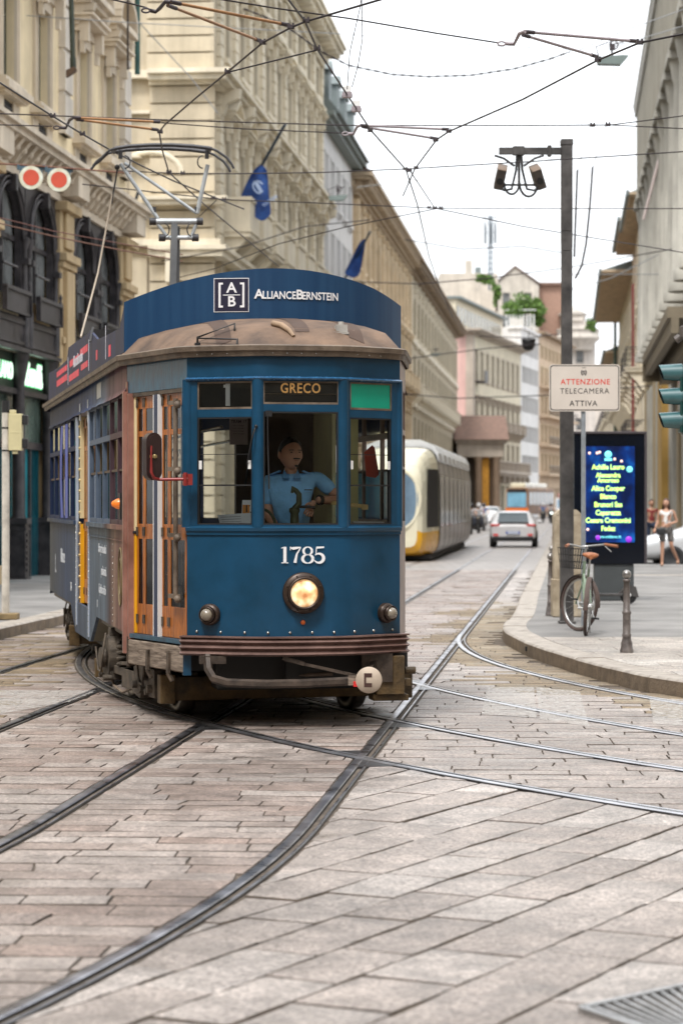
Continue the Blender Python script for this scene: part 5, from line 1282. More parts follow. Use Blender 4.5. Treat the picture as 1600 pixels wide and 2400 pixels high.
# frieze, corbels, cornice
mb = MB(); mb.box(S1,E1,-.10,.1,8.3,8.46); mb.box(S1,E1,-.06,.0,8.46,8.9); mb.box(S1-.0,E1+.1,-.55,.0,8.9,9.02); mb.box(S1,E1+.15,-.65,.0,9.02,9.12)
for k in range(int((E1-S1)/.58)+1):
    x = S1+.3+k*.58
    if x < E1-.2: mb.prism([(-.50,8.9),(-.06,8.9),(-.06,8.5),(-.18,8.5),(-.30,8.66)], x-.11, x+.11, 'x'); mb.sph((x,-.30,8.74), .1,.12,.1,6,5)
for c in (39.3,46.35,53.7,60.9): mb.box(c-.6,c+.6,-.5,0,8.42,9.0)
mb.build('corbelled_cornice', M_yst, B1)
for s in (40.95,44.1,48.45,51.6,55.9,59.05):
    mb = MB(); mb.box(s-.42,s+.42,.0,.04,9.16,9.76); mb.m = 1
    for q in (-1,1): mb.box(s+q*.42,s+q*.95,-.04,0,9.12,9.84)
    mb.box(s-1.1,s+1.1,-.30,0,9.84,9.98); mb.box(s-1.0,s+1.0,-.2,0,9.78,9.84); mb.m = 2
    for k in range(5): mb.box(s-.36+k*.18-.012,s-.36+k*.18+.012,-.02,.0,9.2,9.74)
    for z in (9.33,9.47,9.61): mb.box(s-.42,s+.42,-.025,-.005,z-.01,z+.01)
    mb.build('attic_window', [M_pane, M_yst, M_iron2], B1)
wp = make_window(B1, 1.24, 2.1, (M_yst, mat('green_brown_sash',(.07,.08,.055),.6,0,.1)), .22, 'flat', True, True, pane=M_pane)
place_windows(wp, [(s,10.1) for s in (40.95,44.1,48.45,51.6,55.9,59.05)])
for i, s in enumerate((40.95,44.1,48.45,51.6,55.9,59.05)):
    mb = MB(); z = 13.15; mb.box(s-1.15,s+1.15,-.55,0,z,z+.14); mb.box(s-1.05,s+1.05,-.42,0,z-.12,z); po = hoodpoly('seg', 1.05, z+.14); mb.prism(po, -.18, 0, 'y')
    pts = [(1.08*cos(a),z+.16+.66*sin(a)) for a in [pi*k/14 for k in range(15)]]
    for k in range(14): mb.bar((s+pts[k][0],-.28,pts[k][1]),(s+pts[k+1][0],-.28,pts[k+1][1]),.55,.13,up=(0,0,1) if 2 < k < 12 else (1,0,0))
    for q in (-1,1): mb.prism([(-.5,z-.12),(0,z-.12),(0,z-.6),(-.12,z-.6),(-.18,z-.32),(-.45,z-.28)], s+q*.85-.12, s+q*.85+.12, 'x')
    mb.build('arched_pediment', M_yst, B1)
wp = make_window(B1, 1.2, 2.4, (M_yst, M_sash), .2, 'tri', True, True); place_windows(wp, [(s,14.6) for s in (40.95,44.1,48.45,51.6,55.9,59.05)])
for c in (38.8,46.35,53.75,60.95): rustic(B1, c-.42, c+.42, 9.84, 19.3, stucco('pale_panelled_pilaster',(.62,.57,.50)), .16, .92, .10)
mb = MB(); mb.tube([(61.7,-.25,12.6),(61.7,-.25,19)], .07, 8); mb.build('downpipe', mat('verdigris_pipe',(.03,.09,.08),.5,.3,.3), B1)

# ---- long cream palace
M_cr = stucco('cream_stone', (.53,.46,.34), .14); M_cr2 = stucco('cream_trim', (.73,.66,.52), .10); M_crd = stucco('shaded_recess_stone', (.36,.31,.24), .2)  # wall toned darker than trim to carry the shade between pilasters
B2 = street_root('cream_palace', -11.2, -1, 'tall cream rusticated palace with stone balconies and a deep bracketed cornice')
A, Bz = 76.0, 109.4; nb = 9; bw = (Bz-A-1.6)/nb; cs = [A+1.6+bw*(i+.5) for i in range(nb)]
mb = MB(); H2 = [(10.7,13.7),(16.1,18.4),(19.7,21.0),(4.6,8.4)]
holes = [(c-.62,c+.62,a,b) for c in cs for a, b in H2] + [(c-1.1,c+1.1,.3,4.2) for c in cs]
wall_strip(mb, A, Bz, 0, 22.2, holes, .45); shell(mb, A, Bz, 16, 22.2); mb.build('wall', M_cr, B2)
for zi, (a, b), kw in ((0,H2[0],dict(hood='tri',balcony='solid')),(1,H2[1],dict(hood='flat')),(2,H2[2],dict(hood=None)),(3,H2[3],dict(hood='flat',balcony=None))):
    p = make_window(B2, 1.24, b-a, (M_cr2, M_sash), .2, **kw); place_windows(p, [(c,a) for c in cs])
for c in cs:
    mb = MB(); mb.box(c-1.1,c+1.1,.3,.34,.3,4.2); mb.m = 1; mb.box(c-1.1,c+1.1,.24,.3,2.9,3.0); mb.box(c-.04,c+.04,.24,.3,.3,2.9); mb.build('shop_window', [M_pane, M_iron2], B2)
for i in range(nb+1):
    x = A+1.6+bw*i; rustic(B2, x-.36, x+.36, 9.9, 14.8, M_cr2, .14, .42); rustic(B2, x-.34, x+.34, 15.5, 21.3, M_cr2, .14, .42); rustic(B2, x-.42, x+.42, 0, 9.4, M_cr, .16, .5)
    mb = MB(); mb.prism([(-.75,14.9),(-.0,14.9),(0,14.1),(-.2,14.1),(-.32,14.45),(-.7,14.6)], x-.2, x+.2, 'x'); mb.build('console', M_cr2, B2)
for z, st in ((14.9,((0,.18,.55),(.18,.32,.70),(-.12,0,.3))),(9.4,((0,.2,.45),(.2,.34,.55))),(19.1,((0,.14,.25),(.14,.24,.35)))): cornice(B2, A, Bz, z, st, M_cr2, 'string_course', ret=1.9 if z > 14 else 1.9)
cornice(B2, A, Bz, 21.3, ((0,.25,.2),(.25,.4,.35),(.75,.95,1.0),(.95,1.08,1.1)), M_cr2, 'cornice', modil=(1.05,.34,.9,.34,.75), ret=3)
# the end that faces the square: rusticated corner block and recessed wall
mb = MB(); n = 26
for k in range(n):
    z = .3+k*(14.5/n); mb.box(A-.14,A,-.14,1.9,z,z+14.5/n-.06)
for k in range(11):
    z = 15.3+k*.53; mb.box(A-.14,A,-.12,2.0,z,z+.47)
mb.box(A-.10,A,2.0,16,0,9.4)
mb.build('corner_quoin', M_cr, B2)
mb = MB(); mb.box(A-.30,A,1.9,16,15.0,15.25); mb.box(A-.2,A,1.9,16,13.9,14.0); mb.box(A-.35,A,1.9,4.5,10.9,11.1); mb.box(A-.6,A,-.5,2.0,11.0,11.15); mb.box(A-.7,A,-.6,2.1,11.15,11.25); mb.prism([(2.1,12.5),(4.0,12.5),(4.0,13.2)], A-.4, A, 'x')
mb.box(A-.35,A,-.35,16,9.75,9.95); mb.m = 1; mb.box(A-.02,A+.01,1.2,3.1,7.3,9.3); mb.box(A-.03,A-.0,2.6,3.6,10.95,12.3); mb.m = 0  # dark panels painted for the balcony shadow and the recess above
for y in (1.2,3.1): mb.box(A-.5,A,y-.15,y+.15,8.6,9.75)
mb.tube([(A-.1,1.9-1.0*cos(a),12.0+.7*sin(a)) for a in [pi*k/10 for k in range(11)]], .1, 6)
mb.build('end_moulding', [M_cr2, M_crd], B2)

# ---- generic street house
def house(root, x0, x1, dep, H, storeys, nb_, wallm, trim, sash, w=1.1, roof=None, corn=None, pil=None, ground=True, pane=None, margin=.8, shut=None):
    bw_ = (x1-x0-2*margin)/nb_; cs_ = [x0+margin+bw_*(i+.5) for i in range(nb_)]
    hl = [(c-w/2,c+w/2,a,b) for c in cs_ for a, b, kw in storeys]
    if ground: hl += [(c-bw_*.33,c+bw_*.33,.3,3.6) for c in cs_]
    mb = MB(); wall_strip(mb, x0, x1, 0, H, hl); shell(mb, x0, x1, dep, H); mb.build('wall', wallm, root)
    for a, b, kw in storeys:
        p = make_window(root, w, b-a, (trim, sash), **kw, pane=pane, shutters=shut); place_windows(p, [(c,a) for c in cs_])
    if ground:
        mb = MB(); mb.box(-bw_*.33,bw_*.33,.28,.32,.3,3.6); mb.m = 1; mb.box(-bw_*.33,bw_*.33,.22,.28,2.8,2.9); mb.box(-.04,.04,.22,.28,.3,2.8)
        o = mb.build('shop_window', [M_pane, M_iron2], root); o.location = (cs_[0],0,0)
        for c in cs_[1:]: k = copy_tree(o, root); k.location = (c,0,0)
    if corn: cornice(root, x0, x1, H-corn[0], corn[1], trim if corn[2] is None else corn[2], 'cornice', modil=corn[3], ret=1.5)
    if pil:
        for i in range(nb_+1): rustic(root, x0+margin+bw_*i-.22, x0+margin+bw_*i+.22, pil[0], pil[1], trim, .30, pil[2])
    return cs_
M_w3 = stucco('white_render', (.70,.69,.68), .06); M_t3 = stucco('white_trim', (.72,.71,.70), .05); M_shg = mat('blue_grey_shutter', (.16,.19,.22), .6, 0, .1)
B3 = street_root('white_house', -11.2, -1, 'plain white house with a grey green mansard roof beside the cream palace')
house(B3, 109.5, 125.8, 14, 19.2, [(5.2,7.2,dict(surround=.12)),(8.8,10.9,dict(surround=.12)),(12.3,14.4,dict(surround=.12)),(15.8,17.8,dict(surround=.12))], 5, M_w3, M_t3, M_sash, corn=(.3,((0,.2,.5),(.2,.4,.7)),mat('grey_gutter_board',(.18,.21,.2),.6,0,.1),None))
mb = MB(); mb.prism([(-.9,19.3),(14,19.3),(14,22.4),(1.6,22.4)], 109.6, 126.0, 'x'); mb.build('mansard_roof', M_slate, B3)
for x in (112,116,120,124): mb = MB(); mb.box(x-.6,x+.6,-.2,1.4,19.9,21.6); mb.prism([(x-.75,21.6),(x+.75,21.6),(x,22.1)], -.3, 1.4, 'y'); mb.build('dormer', M_slate, B3)
M_o4 = stucco('ochre_render', (.50,.36,.21)); M_t4 = stucco('ochre_stone_trim', (.70,.58,.41)); M_br2 = mat('tan_cornice', (.42,.33,.23), .8, 0, .2, 2)  # ochre wall kept darker than its trim, recess shade in the colour
M_br = mat('brown_eaves', (.26,.19,.125), .7, 0, .25, 2)
B4 = street_root('ochre_palace', -11.2, -1, 'ochre palace with deep brown eaves and close set pilasters, left side of the street')
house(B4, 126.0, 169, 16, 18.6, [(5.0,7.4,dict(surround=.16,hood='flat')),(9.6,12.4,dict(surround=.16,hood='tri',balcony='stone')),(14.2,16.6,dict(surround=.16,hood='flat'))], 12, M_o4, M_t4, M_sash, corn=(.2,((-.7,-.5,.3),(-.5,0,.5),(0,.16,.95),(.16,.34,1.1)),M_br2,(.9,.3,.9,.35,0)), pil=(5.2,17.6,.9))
cornice(B4, 126, 169, 8.6, ((0,.2,.35),(.2,.3,.45)), M_t4, 'string_course'); cornice(B4, 126, 169, 13.0, ((0,.2,.35),(.2,.3,.5)), M_t4, 'string_course')
mb = MB(); mb.prism([(-1.0,18.95),(16,18.95),(8,22.0),(6,22.0)], 126, 169, 'x'); mb.build('roof', M_tile, B4)
mb = MB()
for k in range(12): mb.bar((140+k*2,1.5,19.5),(140+k*2,1.5,21.8),.06,.06)
mb.bar((140,1.5,21.8),(162,1.5,21.8),.06,.06); mb.build('roof_railing', M_dark, B4)
M_c5 = stucco('pale_yellow_render', (.58,.51,.41)); M_t5 = stucco('pale_trim', (.72,.66,.54))  # yellow wall darker than its trim, with recess shade painted in
B5 = street_root('long_yellow_house', -11.2, -1, 'long pale yellow house with many balconies and wide eaves behind the modern tram')
house(B5, 169.2, 238, 16, 18.4, [(5.2,7.8,dict(surround=.16,hood='flat',balcony='stone')),(9.4,12.2,dict(surround=.16,hood='flat',balcony='stone')),(13.6,16.2,dict(surround=.16,hood='flat'))], 15, M_c5, M_t5, M_sash, w=1.3, corn=(.2,((-.4,0,.4),(0,.2,1.0),(.2,.35,1.2)),M_br,(1.3,.3,.9,.3,0)), pil=(4.4,17.6,1.2), shut=mat('pale_brown_shutter',(.36,.31,.22),.7,0,.1))
cornice(B5, 169.2, 238, 12.9, ((0,.25,.4),), M_t5, 'string_course'); cornice(B5, 169.2, 238, 8.4, ((0,.25,.5),), M_t5, 'string_course')
mb = MB(); mb.prism([(-1.0,18.75),(16,18.75),(8,22.0),(6,22.0)], 169.2, 238, 'x'); mb.build('roof', M_tile, B5)
# houses where the street bends
O6 = (13.46,250.0)
def bend_root(name, label): return street_root(name, 0, -1, label, slope=.227, org=O6)
M_pk = stucco('pink_render', (.62,.40,.36), .06); M_c6 = stucco('straw_render', (.62,.56,.43)); M_s6 = stucco('grey_stone_base', (.42,.36,.30))
B6 = bend_root('pink_sided_house', 'cream balconied house with a pink side wall where the street bends')
house(B6, 0, 33.6, 14, 19.6, [(5.4,8.2,dict(surround=.15,hood=None)),(9.9,12.4,dict(surround=.15,hood='flat',balcony='stone')),(14.6,17.6,dict(surround=.15))], 9, M_c6, M_s6, M_sash, w=1.4, corn=(.3,((-.2,0,.3),(0,.2,.9),(.2,.4,1.2)),M_s6,None))
mb = MB(); mb.box(-.08,0,.6,14,0,19.2); mb.build('side_wall', M_pk, B6); mb = MB(); mb.box(-.2,1.0,-.15,.6,0,19.2); mb.build('corner_pier', M_s6, B6)
mb = MB(); mb.box(.5,31,1.8,14,19.9,22.9); mb.m = 1
for k in range(14): mb.box(1.4+k*2.1,2.4+k*2.1,1.74,1.8,20.5,22.2)
mb.m = 2; mb.box(.2,31.3,1.2,14.2,22.9,23.15); mb.build('attic_storey', [M_c6, M_pane, M_slate], B6)
cornice(B6, 0, 33.6, 4.6, ((0,.3,1.0),(.3,.6,1.3)), M_s6, 'balcony_ledge', modil=(3.6,.5,1.1,.8,0))
mb = MB()
for k in range(60): mb.box(.3+k*.56,.42+k*.56,-1.2,-1.1,5.2,6.1)
mb.box(0,33.6,-1.25,-1.05,6.1,6.25); mb.build('balustrade', M_s6, B6)
mb = MB(); mb.box(2.2,3.8,-1.0,0,14.2,14.4); mb.box(2.2,3.8,-1.05,-.95,14.4,15.5); mb.build('iron_balcony', M_iron2, B6)
B7 = bend_root('narrow_white_house', 'narrow white modern house with rows of grouped windows at the end of the street')
house(B7, 33.8, 48.6, 14, 22.2, [(z,z+1.9,dict(surround=.08,sill=False)) for z in (5.4,8.9,12.4,15.9,19.2)], 5, M_w3, M_t3, M_sash, w=1.9, corn=(.1,((0,.3,.3),),M_w3,None), ground=False)
M_pc = stucco('peach_render', (.58,.44,.31)); B8 = bend_root('peach_balcony_house', 'peach coloured house with stacked balconies at the end of the street')
house(B8, 48.8, 78, 14, 22.6, [(z,z+2.2,dict(surround=.1,sill=False)) for z in (5.6,9.2,12.8,16.4)] + [(19.6,21.2,dict(surround=.1,sill=False))], 8, M_pc, M_t4, M_sash, w=1.7, corn=(.1,((0,.25,.9),),M_br,None))
for z in (5.3,8.9,12.5,16.1): mb = MB(); mb.box(49.2,77.5,-1.3,0,z-.25,z); mb.build('balcony_slab', M_pc, B8)
for z in (5.3,8.9,12.5,16.1):
    mb = MB(); mb.box(49.2,77.5,-1.28,-1.24,z+.9,z+.98)
    for k in range(70): mb.box(49.3+k*.4,49.34+k*.4,-1.27,-1.25,z,z+.9)
    mb.build('balcony_railing', M_iron2, B8)
def block(name, label, xs0, xs1, d, ytop, dep, m_, extra=None, zb=0, rot=0, cat='building'):
    X0 = (xs0-800)*d/5667; X1 = (xs1-800)*d/5667; z = HC+(1178-ytop)*d/5667
    r = empty(name, (X0,d,0), rot, label, cat); mb = MB(); W_ = X1-X0; cs_ = [W_*(i+.5)/max(1,int(W_/2.6)) for i in range(max(1,int(W_/2.6)))]
    zz = [z-3.2*k for k in range(1,6) if z-3.2*k > max(3,zb)]
    hl = [(c-.5,c+.5,q+.4,q+2.1) for c in cs_ for q in zz] if extra != 'blank' else []
    wall_strip(mb, 0, W_, zb, z, hl); shell(mb, 0, W_, dep, z, zb); mb.build('wall', m_, r)
    if hl:
        p = make_window(r, 1.0, 1.7, (m_, M_sash), .08, sill=True); place_windows(p, [(c,q+.4) for c in cs_ for q in zz])
    return r, W_, z
M_gc = stucco('grey_cream_render', (.50,.46,.40)); M_rb = mat('red_brown_render', (.32,.20,.15), .85, 0, .15)
r, W_, z = block('roof_tower_block', 'grey cream tower block with a dark chimney rising behind the roofs, left of the mast', 1030, 1166, 318, 640, 12, M_gc, 'blank')
mb = MB(); mb.box(3.4,4.3,1,2,z,z+1.8); mb.m = 1; mb.box(W_*.62,W_*.72,1.0,2.2,z-1.2,z+.9); mb.m = 2; mb.box(1,W_-1,-.06,0,z-2.6,z-1.6) if False else None; mb.build('chimney', [M_gc, M_slate], r)
r, W_, z = block('gabled_penthouse', 'cream gabled upper house with a red brown flank behind the roof garden', 1160, 1262, 345, 668, 14, M_gc)
mb = MB(); mb.prism([(0,z),(W_,z),(W_*.45,z+2.6)], 0, 14, 'y'); mb.m = 1; mb.prism([(-.5,z-.1),(W_*.45,z+2.6),(W_+.5,z-.1),(W_+.5,z+.05),(W_*.45,z+2.8),(-.5,z+.05)], -.3, 14.2, 'y'); mb.m = 2; mb.box(W_,W_+4.2,3,14,z-8,z+.2); mb.m = 1; mb.box(W_-.2,W_+4.8,2.4,14.4,z+.2,z+.6); mb.build('roof', [M_gc, M_tile, M_rb], r)
r, W_, z = block('white_corner_house', 'pale ornate corner house with a rounded top balcony seen behind the camera post', 1322, 1394, 345, 752, 14, stucco('pale_ornate_stone',(.55,.51,.47)))
mb = MB(); mb.lathe([(2.1,z-4.2),(2.4,z-3.2),(3.1,z-2.6),(3.2,z-2.3),(3.0,z-2.3),(3.0,z-1.4),(3.2,z-1.3),(3.0,z-1.2)], 20, Matrix.Translation((W_-2.4,.6,0))); mb.lathe([(1.8,z-2.3),(1.8,z+.8),(2.2,z+1.0),(.3,z+2.2)], 16, Matrix.Translation((W_-3,2.0,0))); mb.box(0,W_*.6,-.4,2,z,z+.5); mb.build('corner_turret', stucco('turret_stone',(.52,.48,.43)), r)
r, W_, z = block('cream_house', 'far cream house with pale shutters just left of the camera post top', 1196, 1330, 372, 690, 12, stucco('far_cream',(.60,.56,.48)))
r, W_, z = block('closing_house', 'beige house closing the street beyond the white van', 1200, 1480, 420, 930, 12, stucco('far_beige',(.52,.47,.42)))  # plain beige house across the end of the street
# portico in front of the pink wall
PO = empty('stone_portico', (10.9,226,0), 0, 'small stone portico with a brown tiled gable, beyond the modern tram', 'portico')
mb = MB()
M_bst = stucco('brown_stone',(.28,.20,.14))
for x, y in ((.4,.4),(3.6,.4),(3.6,8),(.4,8),(1.9,.35)): mb = MB(); mb.lathe([(.42,0),(.36,.4),(.32,5.6),(.5,6.0)], 14, Matrix.Translation((x,y,0))); mb.build('column', M_bst, PO)
mb = MB(); mb.box(-.1,4.2,0,8.6,6.0,7.3); mb.box(-.3,4.6,-.3,8.9,7.3,7.6); mb.box(-.1,3.0,4,8.4,0,6.0); mb.m = 1; mb.box(2.2,2.9,.6,4.0,0,6.0); mb.build('entablature', [M_s6, mat('amber_wall',(.55,.26,.03),.7,0,.2)], PO)
mb = MB(); mb.prism([(-.6,7.6),(9.2,7.6),(4.3,10.0)], -.4, 4.7, 'x'); mb.build('tiled_roof', M_tile, PO)

# ---- right hand side
def rroot(name, X0, label): return street_root(name, X0, 1, label)
M_g1 = stucco('olive_grey_stone', (.34,.325,.28), .2); M_g2 = stucco('grey_column_stone', (.40,.385,.34), .2); M_ylw = stucco('yellow_ochre_plaster', (.42,.26,.07), .2)
R1 = rroot('columned_bank', 4.1, 'tall grey stone building with giant columns and a heavy canopy at the right edge')
mb = MB(); a, b = -117, -64; holes = [(x-.8,x+.8,z0,z1) for x in [a+3+3.9*k for k in range(13)] for z0, z1 in ((9.0,11.4),(12.4,14.6))] + [(x-1.1,x+1.1,.3,5.6) for x in [a+3+3.9*k for k in range(13)]]
wall_strip(mb, a, b, 0, 20.6, holes, .45); shell(mb, a, b, 18, 20.6); mb.build('wall', M_g1, R1)
p = make_window(R1, 1.6, 2.4, (M_g1, M_sash), .12, sill=True); place_windows(p, [(a+3+3.9*k, 9.0) for k in range(13)])
p = make_window(R1, 1.6, 2.2, (M_g1, M_sash), .12, sill=True); place_windows(p, [(a+3+3.9*k, 12.4) for k in range(13)])
mb = MB()
for k in range(13): x = a+3+3.9*k; mb.box(x-1.1,x+1.1,.4,.44,.3,5.6)
mb.build('shop_glass', M_pane, R1)
for k in range(14):
    x = a+1.05+3.9*k; mb = MB()
    mb.lathe([(.62,8.4),(.62,8.7),(.5,8.8),(.44,15.0),(.50,15.2),(.58,15.7)], 14, Matrix.Translation((x,-.35,0))); mb.box(x-.75,x+.75,-1.0,0,15.7,15.95); mb.build('giant_column', M_g2, R1)
    mb = MB(); mb.box(x-.7,x+.7,-.5,0,0,6.9); mb.build('base_pier', M_g2 if k % 3 else stucco('brown_pier',(.34,.27,.17)), R1)
mb = MB()
for k in range(134): x = a+.2+.395*k; mb.box(x,x+.2,-.86,-.62,16.2,20.2)
mb.box(a,b,-.62,.0,15.9,20.3); mb.box(a-.0,b,-.95,0,15.95,16.2)
mb.build('fluted_frieze', stucco('fluted_stone',(.30,.28,.23)), R1)
mb = MB(); mb.box(a-.1,b,-.95,.2,20.3,20.55); mb.box(a-.1,b,-1.02,.2,20.75,20.85)
for k in range(100): x = a+.53*k; mb.box(x,x+.24,-1.0,-.8,20.55,20.75)
mb.build('dentil_cornice', stucco('pale_cornice',(.55,.54,.50)), R1)
mb = MB(); mb.box(-86,b,-1.5,0,6.6,6.9); mb.box(-86,b,-1.4,-1.2,6.2,6.6); mb.box(-86,b,-.9,0,5.9,6.6); mb.box(-86,-85.7,-1.5,0,6.0,6.6); mb.build('canopy', mat('bronze_canopy',(.17,.14,.095),.5,.3,.2,2), R1)
mb = MB(); mb.box(-92,-88,-.75,.0,.1,6.8); mb.build('corner_pylon', M_ylw, R1)
mb = MB(); p0 = PD(1565*.98,290*.98,92); p1 = PD(1507*.98,515*.98,92)
tag(MB().tube([p1,p0],.06,8).build('flagpole', mat('pale_pole',(.5,.42,.40),.5,0,.1)), 'bare pale flagpole leaning out from the columned stone building', 'flagpole')
M_e = mat('eaves_brown', (.55,.43,.30), .7, 0, .2, 2)
def rhouse(name, label, X0, s0, s1, H, wm, n, eave=1.0, w=1.1, extra=None):
    r = rroot(name, X0, label)
    house(r, -s1, -s0, 14, H, [(5.0,7.0,dict(surround=.14,balcony='iron')),(8.6,10.7,dict(surround=.14,balcony='iron')),(12.2,14.2,dict(surround=.14))], n, wm, M_t5, M_sash, w=w)
    mb = MB(); mb.box(-s1-.2,-s0+.2,-eave,.5,H,H+.12)
    for k in range(int((s1-s0)/.8)): mb.box(-s1+.8*k,-s1+.8*k+.25,-eave+.1,0,H-.2,H)
    mb.m = 1; mb.box(-s1-.25,-s0+.25,-eave-.15,-eave,H-.05,H+.2); mb.prism([(-eave,H+.12),(14,H+.12),(7,H+3)], -s1, -s0, 'x'); mb.build('eaves', [M_e, M_slate], r); return r
rhouse('cream_corner_house', 'narrow cream house with a square brown eave right behind the columned building', 3.7, 117.3, 133, 16.6, stucco('cream_r',(.60,.50,.33)), 3, .8)
rhouse('tan_house', 'tan house with dark green downpipe, second behind the columned building', 3.9, 133.2, 150, 17.2, stucco('tan_r',(.50,.39,.27)), 3, 1.1)
r = rhouse('straw_house', 'straw coloured house with a steep brown soffit left of the columned building', 3.9, 150.2, 190, 16.0, stucco('straw_r',(.60,.53,.36)), 8, 1.9)
mb = MB(); mb.tube([(-190,-.3,0),(-190,-.3,15.8)],.12,8); mb.build('downpipe', mat('dark_green_pipe',(.03,.06,.045),.5,0,.1), r)
rb = rroot('red_brown_banner', 3.2, 'tall narrow dark red strip hanging on the house beyond the columned building'); rb['category'] = 'banner'
mb = MB(); mb.box(-121,-119.6,-.1,.0,3.6,12.5); mb.build('cloth', mat('dark_red_cloth',(.19,.035,.03),.7,0,.15), rb)
rhouse('pale_house', 'far pale house on the right, showing a thin sliver behind the warning sign', 3.6, 190.4, 260, 13.5, stucco('far_r',(.55,.50,.42)), 12, .8)

# ---- roof greenery and mast
M_leaf = mat('roof_leaf', (.045,.10,.014), .6, 0, .5, 2.5, c2=(.10,.18,.03)); M_trunk = mat('bark', (.08,.06,.04), .9)
def leafy(name, label, c, rx, ry, rz, n, sz=.22, seed=1):
    rr = random.Random(seed); t = empty(name, c, 0, label, 'roof plant'); mb = MB()
    lobes = [(rr.uniform(-.65,.65)*rx, rr.uniform(-.6,.6)*ry, rr.uniform(-.6,.65)*rz, rr.uniform(.28,.55)) for _ in range(9)]
    for _ in range(n):
        L = rr.choice(lobes); d = Vector((rr.gauss(0,1),rr.gauss(0,1),rr.gauss(0,1))).normalized()*rr.uniform(.55,1.05)
        p = Vector((L[0]+d.x*rx*L[3], L[1]+d.y*ry*L[3], L[2]+d.z*rz*L[3])); a = Vector((rr.gauss(0,1),rr.gauss(0,1),rr.gauss(0,1))).normalized(); b = a.cross(Vector((rr.gauss(0,1),rr.gauss(0,1),rr.gauss(0,1)))).normalized()
        s = sz*rr.uniform(.6,1.4); mb.add([p-a*s, p+b*s*.6, p+a*s, p-b*s*.6], [(0,1,2,3)])
    mb.build('crown', M_leaf, t); mb = MB(); mb.tube([(0,0,-rz*1.1),(.1,0,0)],[.16,.08],8); mb.tube([(0,0,-rz*.5),(rx*.4,0,rz*.3)],[.08,.04],6); mb.tube([(0,0,-rz*.4),(-rx*.4,.1,rz*.25)],[.08,.04],6); mb.build('trunk', M_trunk, t); return t
def at(xs, ys, d): p = PD(xs*.98, ys*.98, d); return (p.x,p.y,p.z)
leafy('roof_tree', 'bright green bushy tree on the roof terrace right of the mast', at(1228,724,298), 2.9, 2.6, 2.4, 2600, .24, 2)
leafy('roof_shrub', 'low green shrub trailing over the roof wall at the foot of the mast', at(1135,655,300), 1.5, 1.2, .6, 700, .2, 3)
leafy('roof_shrub', 'narrow green climber hanging between the tower block and the roof tree', at(1163,692,300), .55, .8, 1.9, 600, .2, 4)
leafy('roof_shrub', 'small green plant on the rounded top balcony behind the camera post', at(1386,762,292), .8, .8, .8, 420, .18, 5)
mb = MB()
for k in range(9): 
    p = at(1186+k*8, 745, 296); mb.box(p[0]-.09,p[0]+.09,p[1]-.05,p[1]+.05,p[2]-1.6,p[2]+.4)
p = at(1186,725,296); q = at(1252,725,296); mb.box(p[0]-.1,q[0]+.2,p[1]-.04,p[1]+.04,p[2]-.12,p[2]+.0)
tag(mb.build('roof_fence', M_sashw), 'white slatted terrace fence in front of the roof tree', 'fence')
ms = empty('antenna_mast', at(1148,662,312), 0, 'telecom mast with a ring of panel antennas above the roofs', 'mast')
mb = MB(); top = (662-505)*312/5667
for k in range(3): a_ = 2*pi*k/3; mb.bar((.28*cos(a_),.28*sin(a_),-1),(.22*cos(a_),.22*sin(a_),top),.16,.16)
for k in range(12):
    z = top*k/12; mb.bar((.26,0,z),(-.13,.22,z+.6),.05,.05); mb.bar((-.13,.22,z),(-.13,-.22,z+.6),.05,.05); mb.bar((-.13,-.22,z),(.26,0,z+.6),.05,.05)
for q in (-1,1): mb.bar((0,0,2.2),(q*1.8,0,-1.2),.03,.03)
mb.build('lattice', mat('mast_steel',(.10,.13,.16),.5,.3,.2), ms)
mb = MB()
for k in range(6): a_ = 2*pi*k/6+.3; x, y = .75*cos(a_), .75*sin(a_); mb.box(x-.12,x+.12,y-.1,y+.1,top-3.6,top-1.2); mb.bar((0,0,top-2.2),(x,y,top-2.2),.05,.05); mb.bar((x,y,top-3.8),(x,y,top+.2),.04,.04)
for z in (top-1,top-.2): mb.tube([(.9*cos(t),.9*sin(t),z) for t in [2*pi*i/16 for i in range(16)]], .035, 5, closed=True)
for k in range(8): a_ = 2*pi*k/8; mb.bar((.9*cos(a_),.9*sin(a_),top-1),(.9*cos(a_),.9*sin(a_),top-.2),.03,.03)
mb.build('antenna', mat('antenna_grey',(.2,.22,.24),.5,0,.2), ms)

# ---- unseen houses added behind and beside the camera to shade and reflect
M_sq = stucco('added_house_render', (.45,.38,.28))
for nm, lab, X, Y, Wd, ang in (('added_house','unseen tan house added behind the camera, closing the square',-24,-16,48,0),('added_house','unseen tan house added on the left of the square, beside the camera',-16,-14,44,90),('added_house','unseen tan house added on the right of the square, beside the camera',13,30,44,-90)):
    r = empty(nm, (X,Y,0), radians(ang)+ (pi if ang == 0 else 0), lab, 'building'); 
    if ang == 0: r.location = (X+Wd,Y,0)
    house(r, 0, Wd, 10, 17, [(4.8,7.2,dict(surround=.15,hood='flat')),(9,11.4,dict(surround=.15,hood='flat')),(13,15,dict(surround=.15))], 9, M_sq, M_t5, M_sash, w=1.4, corn=(.2,((0,.3,.7),),M_t5,None))
